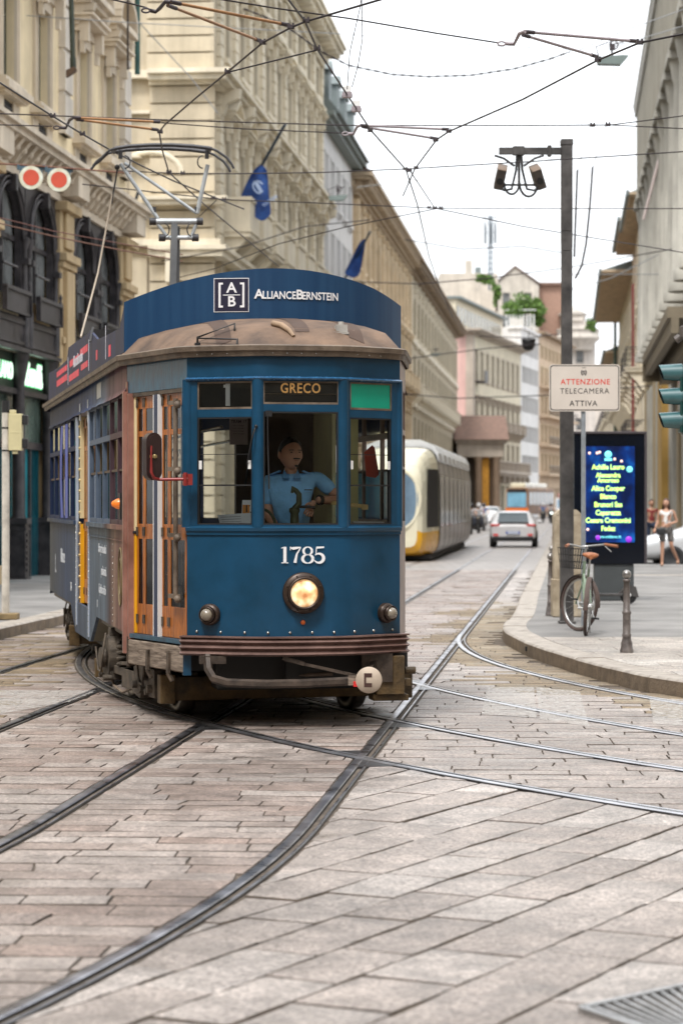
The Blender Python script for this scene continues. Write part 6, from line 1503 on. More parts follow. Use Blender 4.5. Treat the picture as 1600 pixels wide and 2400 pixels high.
# ------------------------------------------------------------------ posts, signs, street furniture
def S(xs, ys, d): p = PD(xs*.98, ys*.98, d); return p
M_pole = mat('grey_brown_post_paint', (.042,.040,.040), .45, .2, .25, 4, .1, 40, c2=(.085,.08,.078)); M_galv = mat('galvanised_steel', (.30,.33,.36), .45, .5, .15, 12)
p = S(1327,1461,31.5); cp = empty('camera_post', (p.x,p.y,.15), 0, 'tall square brown grey post with an arm carrying two traffic cameras', 'camera post')
mb = MB(); mb.box(-.085,.085,-.085,.085,0,2.9); mb.box(-.068,.068,-.068,.068,2.9,4.85); mb.prism([(-.068,4.85),(.068,4.85),(.072,5.1),(-.072,5.1)], -.072,.072,'y'); mb.box(-.072,.072,-.072,.072,5.1,6.27); mb.box(-.08,.08,-.08,.08,6.22,6.30); mb.box(-.11,.11,-.11,.11,0,.03)
mb.build('post', M_pole, cp, bevel=.008)
z = 6.15; mb = MB(); mb.box(-.88,-.072,-.035,.035,z-.045,z+.045); mb.box(-.70,-.55,-.05,.05,z-.055,z+.06); mb.box(-.25,-.20,-.055,.055,z-.07,z+.07); mb.build('arm', M_pole, cp, bevel=.004)
M_cam = mat('brown_camera_case', (.085,.072,.065), .45, .1, .2, 9)
mb = MB(); mb.tube([(-.62,0,z-.05),(-.62,0,z-.48)],.018,8); mb.tube([(-.86,0,z-.44),(-.36,0,z-.44)],.016,8); mb.build('hanger', M_pole, cp)
for q, rr in ((-1,.2),(1,-.35)):
    mb = MB(); mb.M = Matrix.Translation((-.62+q*.24,0,z-.33)) @ Matrix.Rotation(rr,4,'Y') @ Matrix.Rotation(radians(25),4,'X'); mb.box(-.062,.062,-.12,.12,-.15,.12); mb.m = 1; mb.box(-.064,.064,-.14,.12,.12,.135); mb.m = 2; mb.tube([(0,-.10,-.03),(0,-.135,-.03)],.045,12); mb.build('camera', [M_cam, mat('tan_lid',(.16,.11,.075),.5,0,.1), M_dark], cp, bevel=.01)
mb = MB()
for q in (-1,1):
    mb.tube([(-.62+q*.03,-.02,z-.06),(-.62+q*.04,-.03,z-.25),(-.62+q*.10,-.04,z-.5),(-.62+q*.20,-.05,z-.52),(-.62+q*.28,-.02,z-.42)],.017,6); mb.tube([(-.62+q*.32,-.02,z-.06),(-.62+q*.2,-.03,z-.1),(-.62+q*.06,-.03,z-.2)],.017,6)
for x_, r_ in ((-.72,.10),(-.50,.12)): mb.tube([(x_+r_*cos(a), -.06, z-.42+r_*1.5*sin(a)) for a in [pi+pi*i/10 for i in range(11)]], .017, 6)
mb.build('cable', M_dark, cp)
# warning sign
p = S(1366,1470,30.6); sg_ = empty('warning_sign', (p.x,p.y,.15), 0, 'cream rectangular sign reading ATTENZIONE TELECAMERA ATTIVA on a thin grey pole', 'sign')
k = 5667/30.55; L_, R_, T_, B_ = 1285, 1451, 854, 964
x0, x1 = (L_-1366)/k, (R_-1366)/k; z1, z0 = HC+(1178-T_)/k-.15, HC+(1178-B_)/k-.15
def rrect(x0,x1,z0,z1,r,n=5):
    o = []
    for cx, cz, a0 in ((x1-r,z1-r,0),(x0+r,z1-r,90),(x0+r,z0+r,180),(x1-r,z0+r,270)):
        for i in range(n+1): a = radians(a0+90*i/n); o.append((cx+r*cos(a), cz+r*sin(a)))
    return o
M_signw = mat('sign_cream', (.60,.545,.49), .4, 0, .05, 3)
mb = MB(); mb.prism(rrect(x0,x1,z0,z1,.04), -.045,-.03,'y'); mb.m = 1; mb.prism(rrect(x0+.012,x1-.012,z0+.012,z1-.012,.036), -.0462,-.045,'y'); mb.m = 0; mb.prism(rrect(x0+.023,x1-.023,z0+.023,z1-.023,.030), -.0474,-.046,'y'); mb.m = 2; mb.box(x0+.1,x1-.1,-.03,-.02,z0+.12,z0+.15); mb.box(x0+.1,x1-.1,-.03,-.02,z1-.15,z1-.12)
pl = mb.build('plate', [M_signw, M_dark, M_galv], sg_)
def Tm(x, z, y=-.0476): return Matrix.Translation((x,y,z)) @ Matrix.Rotation(radians(90),4,'X')
cx = (x0+x1)/2; M_redt = mat('sign_red', (.62,.035,.02), .5, 0, 0)
mb = MB(); mb.text('TELECAMERA', .098, Tm(cx, HC+(1178-917)/k-.15), .0, sx=.97, space=1.12); mb.text('ATTIVA', .098, Tm(cx-.015, HC+(1178-946)/k-.15), .010, sx=.97, space=1.12); mb.m = 1; mb.text('ATTENZIONE', .098, Tm(cx+.01, HC+(1178-895.5)/k-.15), .014, sx=.95, space=1.12)
mb.m = 0; ez = HC+(1178-873)/k-.15; mb.M = Tm(cx-.01, ez); 
for s in (-1,1): mb.tube([(s*.032*cos(t), .036*sin(t), 0) for t in [radians(-70+i*14) for i in range(10)]], .006, 5)
mb.tube([(.017*cos(t),.02*sin(t),0) for t in [2*pi*i/10 for i in range(10)]], .004, 5, closed=True); mb.box(-.004,.004,-.02,.02,0,.002); mb.box(-.025,.025,.058,.064,0,.002)
mb.build('lettering', [M_dark, M_redt], pl)
mb = MB(); mb.tube([(0,0,0),(0,0,z1-.05)], .029, 12); mb.build('pole', M_galv, sg_)
# stone pillar
p = S(1328,1450,33.4); mb = MB(); mb.box(-.19,.19,-.19,.19,0,1.40); mb.prism([(-.19,1.40),(.19,1.40),(.12,1.47),(0,1.49),(-.12,1.47)], -.19,.19,'y'); mb.box(-.215,.215,-.215,.215,0,.52)
o = mb.build('stone_pillar', mat('weathered_pillar_stone',(.30,.235,.155),.8,0,.25,2.5,.5,30,c2=(.42,.36,.27)), bevel=.012); o.location = (p.x,p.y,.15); tag(o, 'weathered square stone pillar with rounded top behind the camera post', 'pillar')
# bollards
M_bol = mat('brown_grey_bollard', (.10,.085,.08), .45, .3, .3, 9, .1, 30, c2=(.17,.15,.14))
def bollard():
    r = empty('bollard'); r['category'] = 'bollard'; r['group'] = 'ball topped iron bollards on the pavement'
    mb = MB(); mb.lathe([(.070,0),(.070,.03),(.062,.05),(.060,.10),(.050,.13),(.044,.16),(.050,.19),(.042,.20),(.040,.40),(.048,.41),(.048,.43),(.038,.44),(.031,.74),(.040,.745),(.040,.765),(.024,.775)], 16); mb.build('post', M_bol, r); mb = MB(); mb.sph((0,0,.82), .048,None,None,16,10); mb.build('ball', mat('worn_steel_ball',(.30,.29,.28),.3,.7,.25,12), r); return r
bo = bollard()
for i, (x, y, lab) in enumerate(((2.98,25.3,'grey iron bollard with a ball top standing alone right of the bicycle'),(2.90,33.6,'dark bollard beside the stone pillar, nearest of the row on the kerb'),(3.42,39.4,'dark bollard in the kerb row, just behind the one beside the stone pillar'),(4.52,51.6,'farthest dark bollard visible over the kerb row beside the pillar'))):
    o = bo if i == 0 else copy_tree(bo); o.location = (x,y,.15); o['label'] = lab
# digital advertising panel
p = S(1425,1408,38.7); dp = empty('advertising_panel', (p.x,p.y,.15), 0, 'dark freestanding digital panel with a lit blue screen listing names in yellow green', 'digital panel'); k = 5667/38.7
def dx(x): return (x-1425)/k
def dz(y): return HC+(1178-y)/k-.15
mb = MB(); mb.box(dx(1344),dx(1513),0,.22,dz(1322),dz(1017)); mb.m = 1; mb.box(dx(1342),dx(1515),-.02,.24,dz(1017),dz(1011)); mb.box(dx(1509),dx(1515),-.012,.22,dz(1322),dz(1017)); mb.build('cabinet', [mat('black_glass_cabinet',(.003,.005,.010),.12,0,.3,1,spec=.35), mat('panel_frame_grey',(.07,.06,.065),.4,.3,.1)], dp, bevel=.006)
mb = MB(); mb.box(dx(1392),dx(1485),.03,.2,0,dz(1322)); mb.build('foot', mat('dark_grey_foot',(.055,.062,.065),.5,.1,.15,2), dp, bevel=.01)
m_, nt, b = nodes('blue_screen'); M_scr = m_
tc = N(nt,'ShaderNodeTexCoord'); nz = N(nt,'ShaderNodeTexNoise',i_Scale=2.6,i_Detail=4); nt.links.new(tc.outputs['Object'],nz.inputs[0]); rp = N(nt,'ShaderNodeValToRGB'); e = rp.color_ramp.elements
e[0].position=.38; e[0].color=(.001,.003,.02,1); e[1].position=.80; e[1].color=(.02,.5,.75,1); x = e.new(.54); x.color=(.001,.018,.12,1); x = e.new(.66); x.color=(.003,.09,.36,1)
nt.links.new(nz.outputs['Fac'],rp.inputs[0]); nt.links.new(rp.outputs[0],b.inputs['Emission Color']); b.inputs['Emission Strength'].default_value=.55; b.inputs['Base Color'].default_value=(.004,.01,.04,1); b.inputs['Roughness'].default_value=.1
mb = MB(); mb.box(dx(1371),dx(1486),-.014,-.001,dz(1271),dz(1046)); sc_ = mb.build('screen', M_scr, dp)
M_ylt = mat('lit_yellow_green', (.6,.9,.02), .5, 0, 0, emis=(.62,.95,.03), estr=.62); M_cyt = mat('lit_cyan', (.1,.7,.75), .5, 0, 0, emis=(.25,.85,.9), estr=.42); M_prl = mat('lit_pink_dot',(.9,.6,.5),.5,0,0,emis=(.9,.6,.5),estr=.5); M_vio = mat('lit_violet',(.2,.02,.4),.5,0,0,emis=(.22,.02,.5),estr=.5)
mb = MB(); c0 = dx(1424)
for t, y, sz in (('Achille Lauro',1095,.13),('Alessandra',1114,.12),('Amoroso',1126,.12),('Alice Cooper',1145,.13),('Blanco',1164,.13),('Brunori Sas',1183,.13),('Caparezza',1202,.13),('Cesare Cremonini',1220,.13),('Fedez',1239,.13)):
    for b_, m__, yo in ((.035,1,-.0150),(.012,0,-.0162)): mb.m = m__; mb.text(t, sz*.86, Tm(c0, dz(y), yo), b_, sx=.86, depth=.001)
mb.m = 1; mb.text('www.milano.it', .07, Tm(c0, dz(1258), -.0155), .01, depth=.001); mb.lathe([(0,0),(.058,0),(.058,.001),(0,.001)], 18, Tm(c0, dz(1065), -.0155)); mb.box(c0-.06,c0+.06,-.0165,-.0155,dz(1080),dz(1074)); mb.m = 2
for x, y in ((1380,1062),(1398,1062),(1404,1060),(1439,1076),(1455,1081),(1376,1241)): mb.lathe([(0,0),(.022,0),(.022,.001),(0,.001)], 10, Tm(dx(x), dz(y), -.0154))
mb.m = 3; mb.lathe([(0,0),(.05,0),(.05,.001),(0,.001)], 12, Tm(dx(1472), dz(1264), -.0152)); mb.lathe([(0,0),(.04,0),(.04,.001),(0,.001)], 12, Tm(dx(1400), dz(1260), -.0152)); mb.m = 1; mb.lathe([(0,0),(.05,0),(.05,.001),(0,.001)], 16, Tm(dx(1474), dz(1100), -.0152))
mb.build('screen_lettering', [M_ylt, M_cyt, M_prl, M_vio], sc_)
# bicycle
M_gf = mat('pale_green_frame', (.20,.27,.19), .35, .2, .1, 9, coat=.4); M_tyr = mat('brown_tyre', (.075,.05,.042), .7, 0, .2, 20); M_lth = mat('tan_leather', (.30,.11,.045), .45, 0, .2, 12); M_rim = mat('alloy_rim', (.45,.45,.44), .3, .9, .1)
bk = empty('bicycle', (2.885,28.6,.15), radians(-2), 'pale green city bicycle with a black basket and brown saddle leaning by the sign pole', 'bicycle')
def wheel(par, M, R=.325):
    w = bpy.data.objects.new('wheel', None); COL.objects.link(w); w.parent = par
    a = MB(); a.M = M; a.tube([(0,R*cos(t),R*sin(t)) for t in [2*pi*i/32 for i in range(32)]], .021, 8, closed=True); a.build('tyre', M_tyr, w)
    a = MB(); a.M = M; a.tube([(0,(R-.03)*cos(t),(R-.03)*sin(t)) for t in [2*pi*i/32 for i in range(32)]], .012, 6, closed=True)
    for i in range(18): t = 2*pi*i/18; a.tube([(.02*(-1)**i,.015*cos(t+.7),.015*sin(t+.7)),(0,(R-.03)*cos(t),(R-.03)*sin(t))], .0016, 4, caps=False)
    a.tube([(-.05,0,0),(.05,0,0)], .02, 8); a.build('rim', M_rim, w)
    a = MB(); a.M = M; n = 14; pts = [(0,(R+.03)*cos(t),(R+.03)*sin(t)) for t in [radians(-15+200*i/n) for i in range(n+1)]]
    a.grid([[Vector(p)+Vector((-.028,0,0)), Vector(p)*1.02, Vector(p)+Vector((.028,0,0))] for p in pts]); a.build('mudguard', M_tyr, w); return w
# rear wheel at y=0 (towards the camera), front wheel at y=1.02 turned to the left
lean = Matrix.Rotation(radians(4),4,'Y')
Rw = lean @ Matrix.Translation((0,0,.335)) @ Matrix.Rotation(radians(-8),4,'Z'); wheel(bk, Rw)
Fw = lean @ Matrix.Translation((-.03,1.02,.335)) @ Matrix.Rotation(radians(36),4,'Z'); wheel(bk, Fw)
mb = MB(); mb.M = lean
sx = 0
for a_, b_, r in (((0,.42,.30),(0,.25,.80),.016),((0,.42,.30),(-.02,.86,.62),.018),((0,.40,.42),(-.02,.84,.72),.015),((-.02,.83,.60),(-.02,.80,.86),.019),((.04,0,.335),(.02,.30,.66),.009),((-.04,0,.335),(-.02,.30,.66),.009),((.05,0,.335),(.02,.42,.30),.01),((-.05,0,.335),(-.02,.42,.30),.01),((-.02,.83,.60),(-.08,.99,.33),.012),((-.02,.83,.60),(.04,1.0,.35),.012)): mb.tube([a_,b_], r, 8)
mb.build('frame', M_gf, bk)
mb = MB(); mb.M = lean; mb.tube([(0,.25,.78),(0,.22,.92)], .013, 8); mb.tube([(-.02,.80,.84),(-.02,.77,1.0),(.0,.76,1.03)], .013, 8)
mb.tube([(-.27,.62,1.03),(-.22,.74,1.05),(-.08,.80,1.03),(.04,.78,1.05),(.20,.66,1.08),(.34,.50,1.07)], .011, 8); mb.tube([(.2,.62,1.06),(.27,.5,1.0)], .006, 6); mb.build('handlebar', M_rim, bk); mb = MB(); mb.M = lean; mb.tube([(-.09,.42,.30),(.09,.42,.30)], .014, 8); mb.tube([(.07,.42,.30),(.10,.30,.20)], .01, 6); mb.tube([(-.07,.42,.30),(-.10,.54,.40)], .01, 6); mb.tube([(.03,.05,.33),(.06,.2,.02)], .008, 6); mb.sph((.035,0,.335),.045,.02,.045); mb.build('crankset', M_rim, bk)
mb = MB(); mb.M = lean; mb.box(.07,.16,.24,.34,.185,.205); mb.box(-.17,-.09,.50,.58,.39,.41); mb.build('pedal', M_dark, bk)
mb = MB(); mb.M = lean; rows = []
for y, w, z in ((.06,.02,.93),(.08,.085,.945),(.14,.10,.955),(.22,.075,.955),(.30,.035,.95),(.35,.018,.945),(.36,.006,.94)): rows.append([(w*cos(t), y, z+.028*sin(t)*(1 if sin(t)>0 else 1.3)) for t in [2*pi*i/12 for i in range(12)]])
mb.grid(rows, True, True); mb.add(rows[0],[tuple(range(12))]); mb.build('saddle', M_lth, bk)
mb = MB(); mb.M = lean; mb.tube([(.20,.66,1.08),(.34,.50,1.07)], .018, 10); mb.tube([(-.27,.62,1.03),(-.235,.70,1.045)], .018, 10); mb.build('grip', M_lth, bk)
mb = MB(); mb.M = lean @ Matrix.Translation((-.14,1.0,.76)) @ Matrix.Rotation(radians(36),4,'Z')
for i in range(9):
    t = i/8
    for j in range(2): mb.bar((-.17+.34*t,-.12+.24*j,.24),(-.13+.26*t,-.09+.18*j,0),.006,.006)
for i in range(6):
    t = i/5
    for j in (-1,1): mb.bar((j*.17,-.12+.24*t,.24),(j*.13,-.09+.18*t,0),.006,.006)
for z, w, l in ((.24,.17,.12),(.16,.157,.11),(.08,.143,.10),(0,.13,.09)):
    P4 = [(-w,-l,z),(w,-l,z),(w,l,z),(-w,l,z)]
    for i in range(4): mb.bar(P4[i],P4[(i+1)%4],.008,.008)
mb.box(-.13,.13,-.09,.09,-.003,.0); mb.build('basket', M_dark, bk)
# electric kick scooter
ks = empty('kick_scooter', (4.0,37.3,.15), radians(12), 'dark electric kick scooter parked behind the bicycle against the digital panel', 'scooter')
for x in (-.44,.44):
    mb = MB(); mb.smooth = True; mb.lathe([(.05,-.025),(.12,-.028),(.135,-.012),(.135,.012),(.12,.028),(.05,.025)], 20, Matrix.Translation((x,0,.135)) @ Matrix.Rotation(radians(90),4,'X')); mb.build('wheel', M_dark, ks)
mb = MB(); mb.box(-.36,.32,-.08,.08,.13,.17); mb.prism([(.28,.17),(.60,.10),(.55,.27),(.42,.30)], -.04,.04,'y'); mb.build('deck', M_pole, ks, bevel=.008)
mb = MB(); mb.tube([(-.44,0,.2),(-.36,0,1.10)], .02, 8); mb.tube([(-.38,-.22,1.10),(-.34,.22,1.10)], .014, 8); mb.build('stem', M_galv, ks)
mb = MB(); mb.sph((.44,-.04,.14),.03,.02,.03); mb.build('rear_light', M_white, ks)
# traffic light at right edge
M_tl = mat('dark_green_signal', (.012,.055,.05), .35, 0, .2, 9, coat=.3); M_tl2 = mat('blue_green_visor', (.035,.11,.12), .35, 0, .15, 9, coat=.3)
p = S(1618,1330,27); tl = empty('traffic_light', (p.x,27,.15), 0, 'dark green traffic light with three long visors at the right picture edge', 'traffic light'); k = 5667/27
mb = MB(); mb.box((1597-1618)/k,(1640-1618)/k,-.1,.14,HC+(1178-1020)/k-.15,HC+(1178-855)/k-.15); mb.box((1590-1618)/k,(1597-1618)/k,-.09,.13,HC+(1178-1015)/k-.15,HC+(1178-862)/k-.15); mb.build('housing', M_tl, tl, bevel=.012)
for i, y in enumerate((874,930,986)):
    z = HC+(1178-y)/k-.15; mb = MB(); rows = []
    xr, xl = (1596-1618)/k, (1542-1618)/k; n = 14
    for t in (0,1):
        rows.append([(xr+(xl-xr)*t + (.0 if t == 0 else .03*(1-sin(a))), (.105-.018*t)*cos(a), z+(.105-.018*t)*sin(a)) for a in [radians(-60+300*q/n) for q in range(n+1)]])
    mb.grid(rows, True); rows2 = [[(x+.002,y_*.95,z+(zz-z)*.95) for x,y_,zz in r] for r in rows]; mb.m = 1; mb.grid(rows2[::-1], True); o = mb.build('visor', [M_tl2, M_dark], tl)
    mb = MB(); mb.lathe([(.1,0),(.07,.02),(0,.035)], 16, Matrix.Translation((xr-.002,0,z)) @ Matrix.Rotation(radians(-90),4,'Y')); mb.build('lens', mat('signal_lens',((.5,.02,.01),(.05,.04,.01),(.01,.05,.03))[i],.2,0,.1), o)
mb = MB(); mb.tube([(.13,.02,0),(.13,.02,3.4)], .05, 12); mb.tube([(.0,.02,3.05),(.13,.02,3.05)],.025,8); mb.build('pole', M_pole, tl)
mb = MB(); zc_ = HC+(1178-785)/k-.15; mb.box(-.12,.10,-.06,.08,zc_-.04,zc_+.10); mb.tube([(-.12,0,zc_-.02),(-.17,0,zc_-.06)],.045,10); mb.build('sensor', M_cam, tl, bevel=.01)
# left post with the back of a signal
p = S(14,1440,32.5); lp_ = empty('signal_post', (p.x,32.5,.15), 0, 'cream painted post with black cap and the cream back of a signal, left edge', 'signal post'); k = 5667/32.5
M_crm = mat('cream_post_paint', (.50,.46,.40), .5, 0, .2, 5, .1, 30, c2=(.58,.54,.47)); M_yb = mat('pale_yellow_signal_back', (.58,.52,.30), .45, 0, .1, 4)
mb = MB(); mb.tube([(0,0,0),(0,0,2.78)], .052, 14); mb.build('post', M_crm, lp_); mb = MB(); mb.tube([(0,0,2.78),(0,0,2.94)], .056, 14); mb.build('cap', M_dark, lp_)
mb = MB(); mb.box(-.24,.17,-.15,.15,0,.085); mb.build('base', mat('yellow_brown_concrete',(.22,.16,.08),.9,0,.3,6), lp_, bevel=.01)
mb = MB(); mb.box((22-14)/k,(53-14)/k,-.06,.1,HC+(1178-1056)/k-.15,HC+(1178-970)/k-.15); mb.box((24-14)/k,(38-14)/k,-.05,.05,HC+(1178-970)/k-.15,HC+(1178-961)/k-.15); mb.box((30-14)/k,(42-14)/k,-.04,.05,HC+(1178-1064)/k-.15,HC+(1178-1056)/k-.15); mb.box((22-14)/k-.003,(53-14)/k+.003,-.064,.1,HC+(1178-1015)/k-.15,HC+(1178-1013)/k-.15); mb.build('signal_back', M_yb, lp_, bevel=.008)
mb = MB()
for y in (985,1040): z = HC+(1178-y)/k-.15; mb.box((53-14)/k,(66-14)/k,-.05,.09,z-.06,z+.07)
mb.build('visor', M_dark, lp_, bevel=.01)
mb = MB()
for y in (1003,1056): z = HC+(1178-y)/k-.15; mb.tube([(0,0,z-.01),(0,0,z+.01)], .056, 12); mb.box(0,.06,-.02,.02,z-.008,z+.008)
mb.build('strap', M_dark, lp_)

# ------------------------------------------------------------------ vehicles in the street
M_carw = mat('white_car_paint', (.55,.55,.56), .25, 0, .04, 1, coat=.6); M_cars = mat('silver_car_paint', (.48,.49,.50), .3, .2, .04, 1, coat=.6); M_cgl = mat('dark_car_glass', (.03,.05,.06), .05, 0, .3, 1, coat=.5); M_tail = mat('tail_light_red', (.45,.01,.01), .25, 0, .1, emis=(.8,.02,.01), estr=.12)
def ringst(y, wb, wm, zb, zm, wr, zr): return [(-wb,y,.22),(-wm,y,zb),(-wm*.985,y,zm),(-wr,y,zr-.06),(-wr*.75,y,zr),(wr*.75,y,zr),(wr,y,zr-.06),(wm*.985,y,zm),(wm,y,zb),(wb,y,.22)]
def car(name, label, paint, loc, rz, L=4.3, Wd=1.8, Hh=1.5, plate=False):
    r = empty(name, loc, rz, label, 'car'); w = Wd/2
    stn = [(0.0,.86,.90,.5,.80,.70,.86),(.10,.92,.98,.5,.95,.80,1.0),(.35,.95,1,.5,.98,.80,1.28),(.75,.95,1,.5,.99,.76,1.46),(1.6,.95,1,.5,.98,.76,1.5),(2.4,.95,1,.5,.97,.74,1.45),(3.1,.95,1,.5,.95,.80,1.02),(3.9,.93,.97,.5,.84,.72,.90),(4.2,.86,.88,.45,.66,.62,.70),(4.3,.78,.80,.4,.56,.5,.58)]
    rows = [ringst(y*L/4.3, a*w, b_*w, z1_, z2_, d_*w, z3_*Hh/1.5) for y,a,b_,z1_,z2_,d_,z3_ in stn]
    mb = MB(); mb.grid(rows, True, True); mb.add(rows[0],[tuple(range(9,-1,-1))],False); mb.add(rows[-1],[tuple(range(10))],False); mb.build('body', paint, r, sub=2)
    h_ = Hh/1.5; k_ = L/4.3
    mb = MB(); mb.add([(-.66*w,.02*k_,1.03*h_),(.66*w,.02*k_,1.03*h_),(.60*w,.46*k_,1.41*h_),(-.60*w,.46*k_,1.41*h_)],[(0,1,2,3)]); mb.build('rear_window', M_cgl, r)
    mb = MB(); mb.add([(-.72*w,2.98*k_,1.08*h_),(.72*w,2.98*k_,1.08*h_),(.66*w,2.46*k_,1.40*h_),(-.66*w,2.46*k_,1.40*h_)],[(3,2,1,0)]); mb.build('windscreen', M_cgl, r)
    for q in (-1,1):
        mb = MB(); P_ = [(q*(w*.975),.62*k_,1.0*h_),(q*(w*.975),2.75*k_,.99*h_),(q*w*.80,2.35*k_,1.36*h_),(q*w*.80,.95*k_,1.38*h_)]; P_ = [(x+q*.05,y,z) for x,y,z in P_]; mb.add(P_,[(0,1,2,3)]); mb.build('side_window', M_cgl, r)
        for y in (.78,3.42):
            mb = MB(); mb.smooth = True; mb.lathe([(0,-.02),(.19,-.02),(.21,0),(.30,0),(.315,-.03),(.315,-.18),(.28,-.2),(0,-.2)], 24, Matrix.Translation((q*(w+.005),y*k_,.315)) @ Matrix.Rotation(radians(90)*q,4,'Y')); mb.build('wheel', M_dark, r)
        mb = MB(); mb.box(q*w*.58,q*w*.95,-.02,.14,.84,.89); mb.build('tail_light', M_tail, r, bevel=.01)
        mb = MB(); mb.sph((q*(w+.08),2.55*k_,1.02*h_),.10,.06,.07); mb.build('mirror', paint, r)
        mb = MB(); mb.sph((q*w*.62,4.12*k_,.62*h_),.14,.10,.07); mb.build('headlight', M_lens2, r)
    mb = MB(); mb.box(-w*.86,w*.86,-.05,.05,.24,.42); mb.build('rear_bumper', M_dark, r, bevel=.02)
    for q in (-1,1): mb = MB(); mb.box(q*w*.62,q*w*.84,-.06,-.04,.46,.52); mb.build('reflector', M_tail, r)
    mb = MB(); mb.box(-.26,.26,-.045,-.03,.52,.63); mb.m = 1; mb.box(-.26,-.21,-.048,-.045,.52,.63); mb.box(.21,.26,-.048,-.045,.52,.63); mb.build('plate', [mat('plate_white',(.45,.5,.62),.5,0,0), mat('plate_blue',(.01,.05,.35),.5,0,0)], r); return r
car('hatchback', 'white hatchback seen from behind driving away along the tracks', M_carw, (6.55,92.5,0), -TH, Hh=1.42)
car('silver_car', 'silver car standing side on behind the walking woman, cut by the right edge', M_cars, (12.1,62.6,0), radians(90), L=4.6)
car('small_car', 'small white car facing us far down the street beside the riders', M_carw, (9.55,156.0,0), pi-TH)
# modern tram
MT = empty('modern_tram', (-5.05+.094*70, 70, 0), -TH, 'modern articulated tram with cream nose, yellow skirt and silver side behind the old tram', 'tram')
M_mcr = mat('cream_tram_paint', (.66,.62,.47), .25, 0, .06, 1, coat=.4); M_mye = mat('yellow_tram_paint', (.72,.36,.015), .25, 0, .08, 1, coat=.4); M_msl = mat('silver_tram_side', (.58,.54,.50), .3, .2, .2, .7); M_mwin = mat('reflecting_tram_glass', (.09,.10,.11), .06, 0, .5, .5, c2=(.30,.33,.36), coat=.5); M_mws = mat('pale_blue_windscreen', (.06,.10,.15), .08, 0, .3, .5, c2=(.16,.24,.32))
def ring(y, w, zt, zb=.14, n=28, e=7.0, wt=1.0):
    o = []; cz = (zt+zb)/2; hz = (zt-zb)/2
    for i in range(n):
        a = 2*pi*i/n+pi/n; c_, s_ = cos(a), sin(a); x = w*math.copysign(abs(c_)**(2/e), c_); z = cz+hz*math.copysign(abs(s_)**(2/e), s_); 
        if z > cz: x *= 1-(1-wt)*((z-cz)/hz)**3
        o.append((x,y,z))
    return o
rows = [ring(y, w, zt, zb, wt=.9) for y, w, zt, zb in ((0,.66,2.55,.42),(.12,.80,2.85,.25),(.45,.91,3.1,.18),(1.0,1.03,3.28,.15),(1.85,1.18,3.36,.14),(2.1,1.2,3.36,.14))]
mb = MB(); mb.smooth = True; n = 28
for i in range(len(rows)-1):
    for k_ in range(n):
        k2 = (k_+1)%n; q = [rows[i][k_],rows[i][k2],rows[i+1][k2],rows[i+1][k_]]; zc2 = sum(p[2] for p in q)/4
        mb.m = 1 if zc2 < .95 else 0; mb.add(q, [(0,1,2,3)], True)
mb.m = 0; mb.add(rows[0],[tuple(range(n))],False); mb.build('nose', [M_mcr, M_mye], MT)
mb = MB(); rows = []
for f_ in (0,.35,.65,.85,1.0):
    rows.append([(.70*f_*cos(a), -.10+.12*f_**2*abs(cos(a)), 1.80+.86*f_*sin(a)) for a in [2*pi*i/28 for i in range(28)]])
mb.grid(rows, True, True); mb.build('windscreen', M_mws, MT)
mb = MB(); mb.tube([(.74*cos(a), -.03+.10*abs(cos(a)), 1.80+.90*sin(a)) for a in [2*pi*i/32 for i in range(32)]], .07, 8, closed=True); mb.build('windscreen_ring', M_mcr, MT)
M_b_ = M_dark
for q in (-1,1): mb = MB(); mb.add([(q*.925,.42,1.0),(q*1.185,1.75,1.0),(q*1.175,1.75,2.7),(q*.93,.55,2.7)],[(0,1,2,3)]); mb.build('cab_side_window', M_dark, MT)
mb = MB(); rows = [[(x,y,z) for x,_,z in ring(0,1.2,3.35,.14,wt=.86)] for y in (2.0,25.0)]
for k_ in range(28):
    k2 = (k_+1)%28; q = [rows[0][k_],rows[0][k2],rows[1][k2],rows[1][k_]]; mb.m = 0; mb.add(q,[(0,1,2,3)],True)
mb.build('body', M_msl, MT)
M_wb = mat('silvery_window_band',(.10,.105,.12),.15,.1,.35,.35,c2=(.30,.30,.31))
for i in range(8):
    y0 = 2.1+2.86*i
    for q in (-1,1): mb = MB(); mb.add([(q*1.206,y0+.1,1.0),(q*1.206,y0+2.66,1.0),(q*1.200,y0+2.66,2.55),(q*1.200,y0+.1,2.55)],[(0,1,2,3)]); mb.build('side_window', M_wb, MT)
for i in range(9):
    y0 = 1.98+2.86*i; rr_ = ring(0,1.222,3.38,.12,wt=.9); mb = MB(); mb.grid([[(x,y0,z) for x,_,z in rr_],[(x,y0+.34,z) for x,_,z in rr_]],False,True); mb.build('joint_band', M_dark, MT)
M_rcv = mat('silver_roof_cover',(.66,.67,.67),.3,.1,.1)
for i in range(8):
    y0 = 2.3+2.86*i; mb = MB(); mb.prism([(-1.16,2.95),(1.16,2.95),(1.14,3.2),(1.0,3.45),(.6,3.6),(-.6,3.6),(-1.0,3.45),(-1.14,3.2)], y0, y0+2.45, 'y'); mb.build('roof_fairing', M_rcv, MT, bevel=.04)
mb = MB(); mb.box(-1.0,1.0,.9,24,.05,.2); mb.build('underframe', M_black, MT)
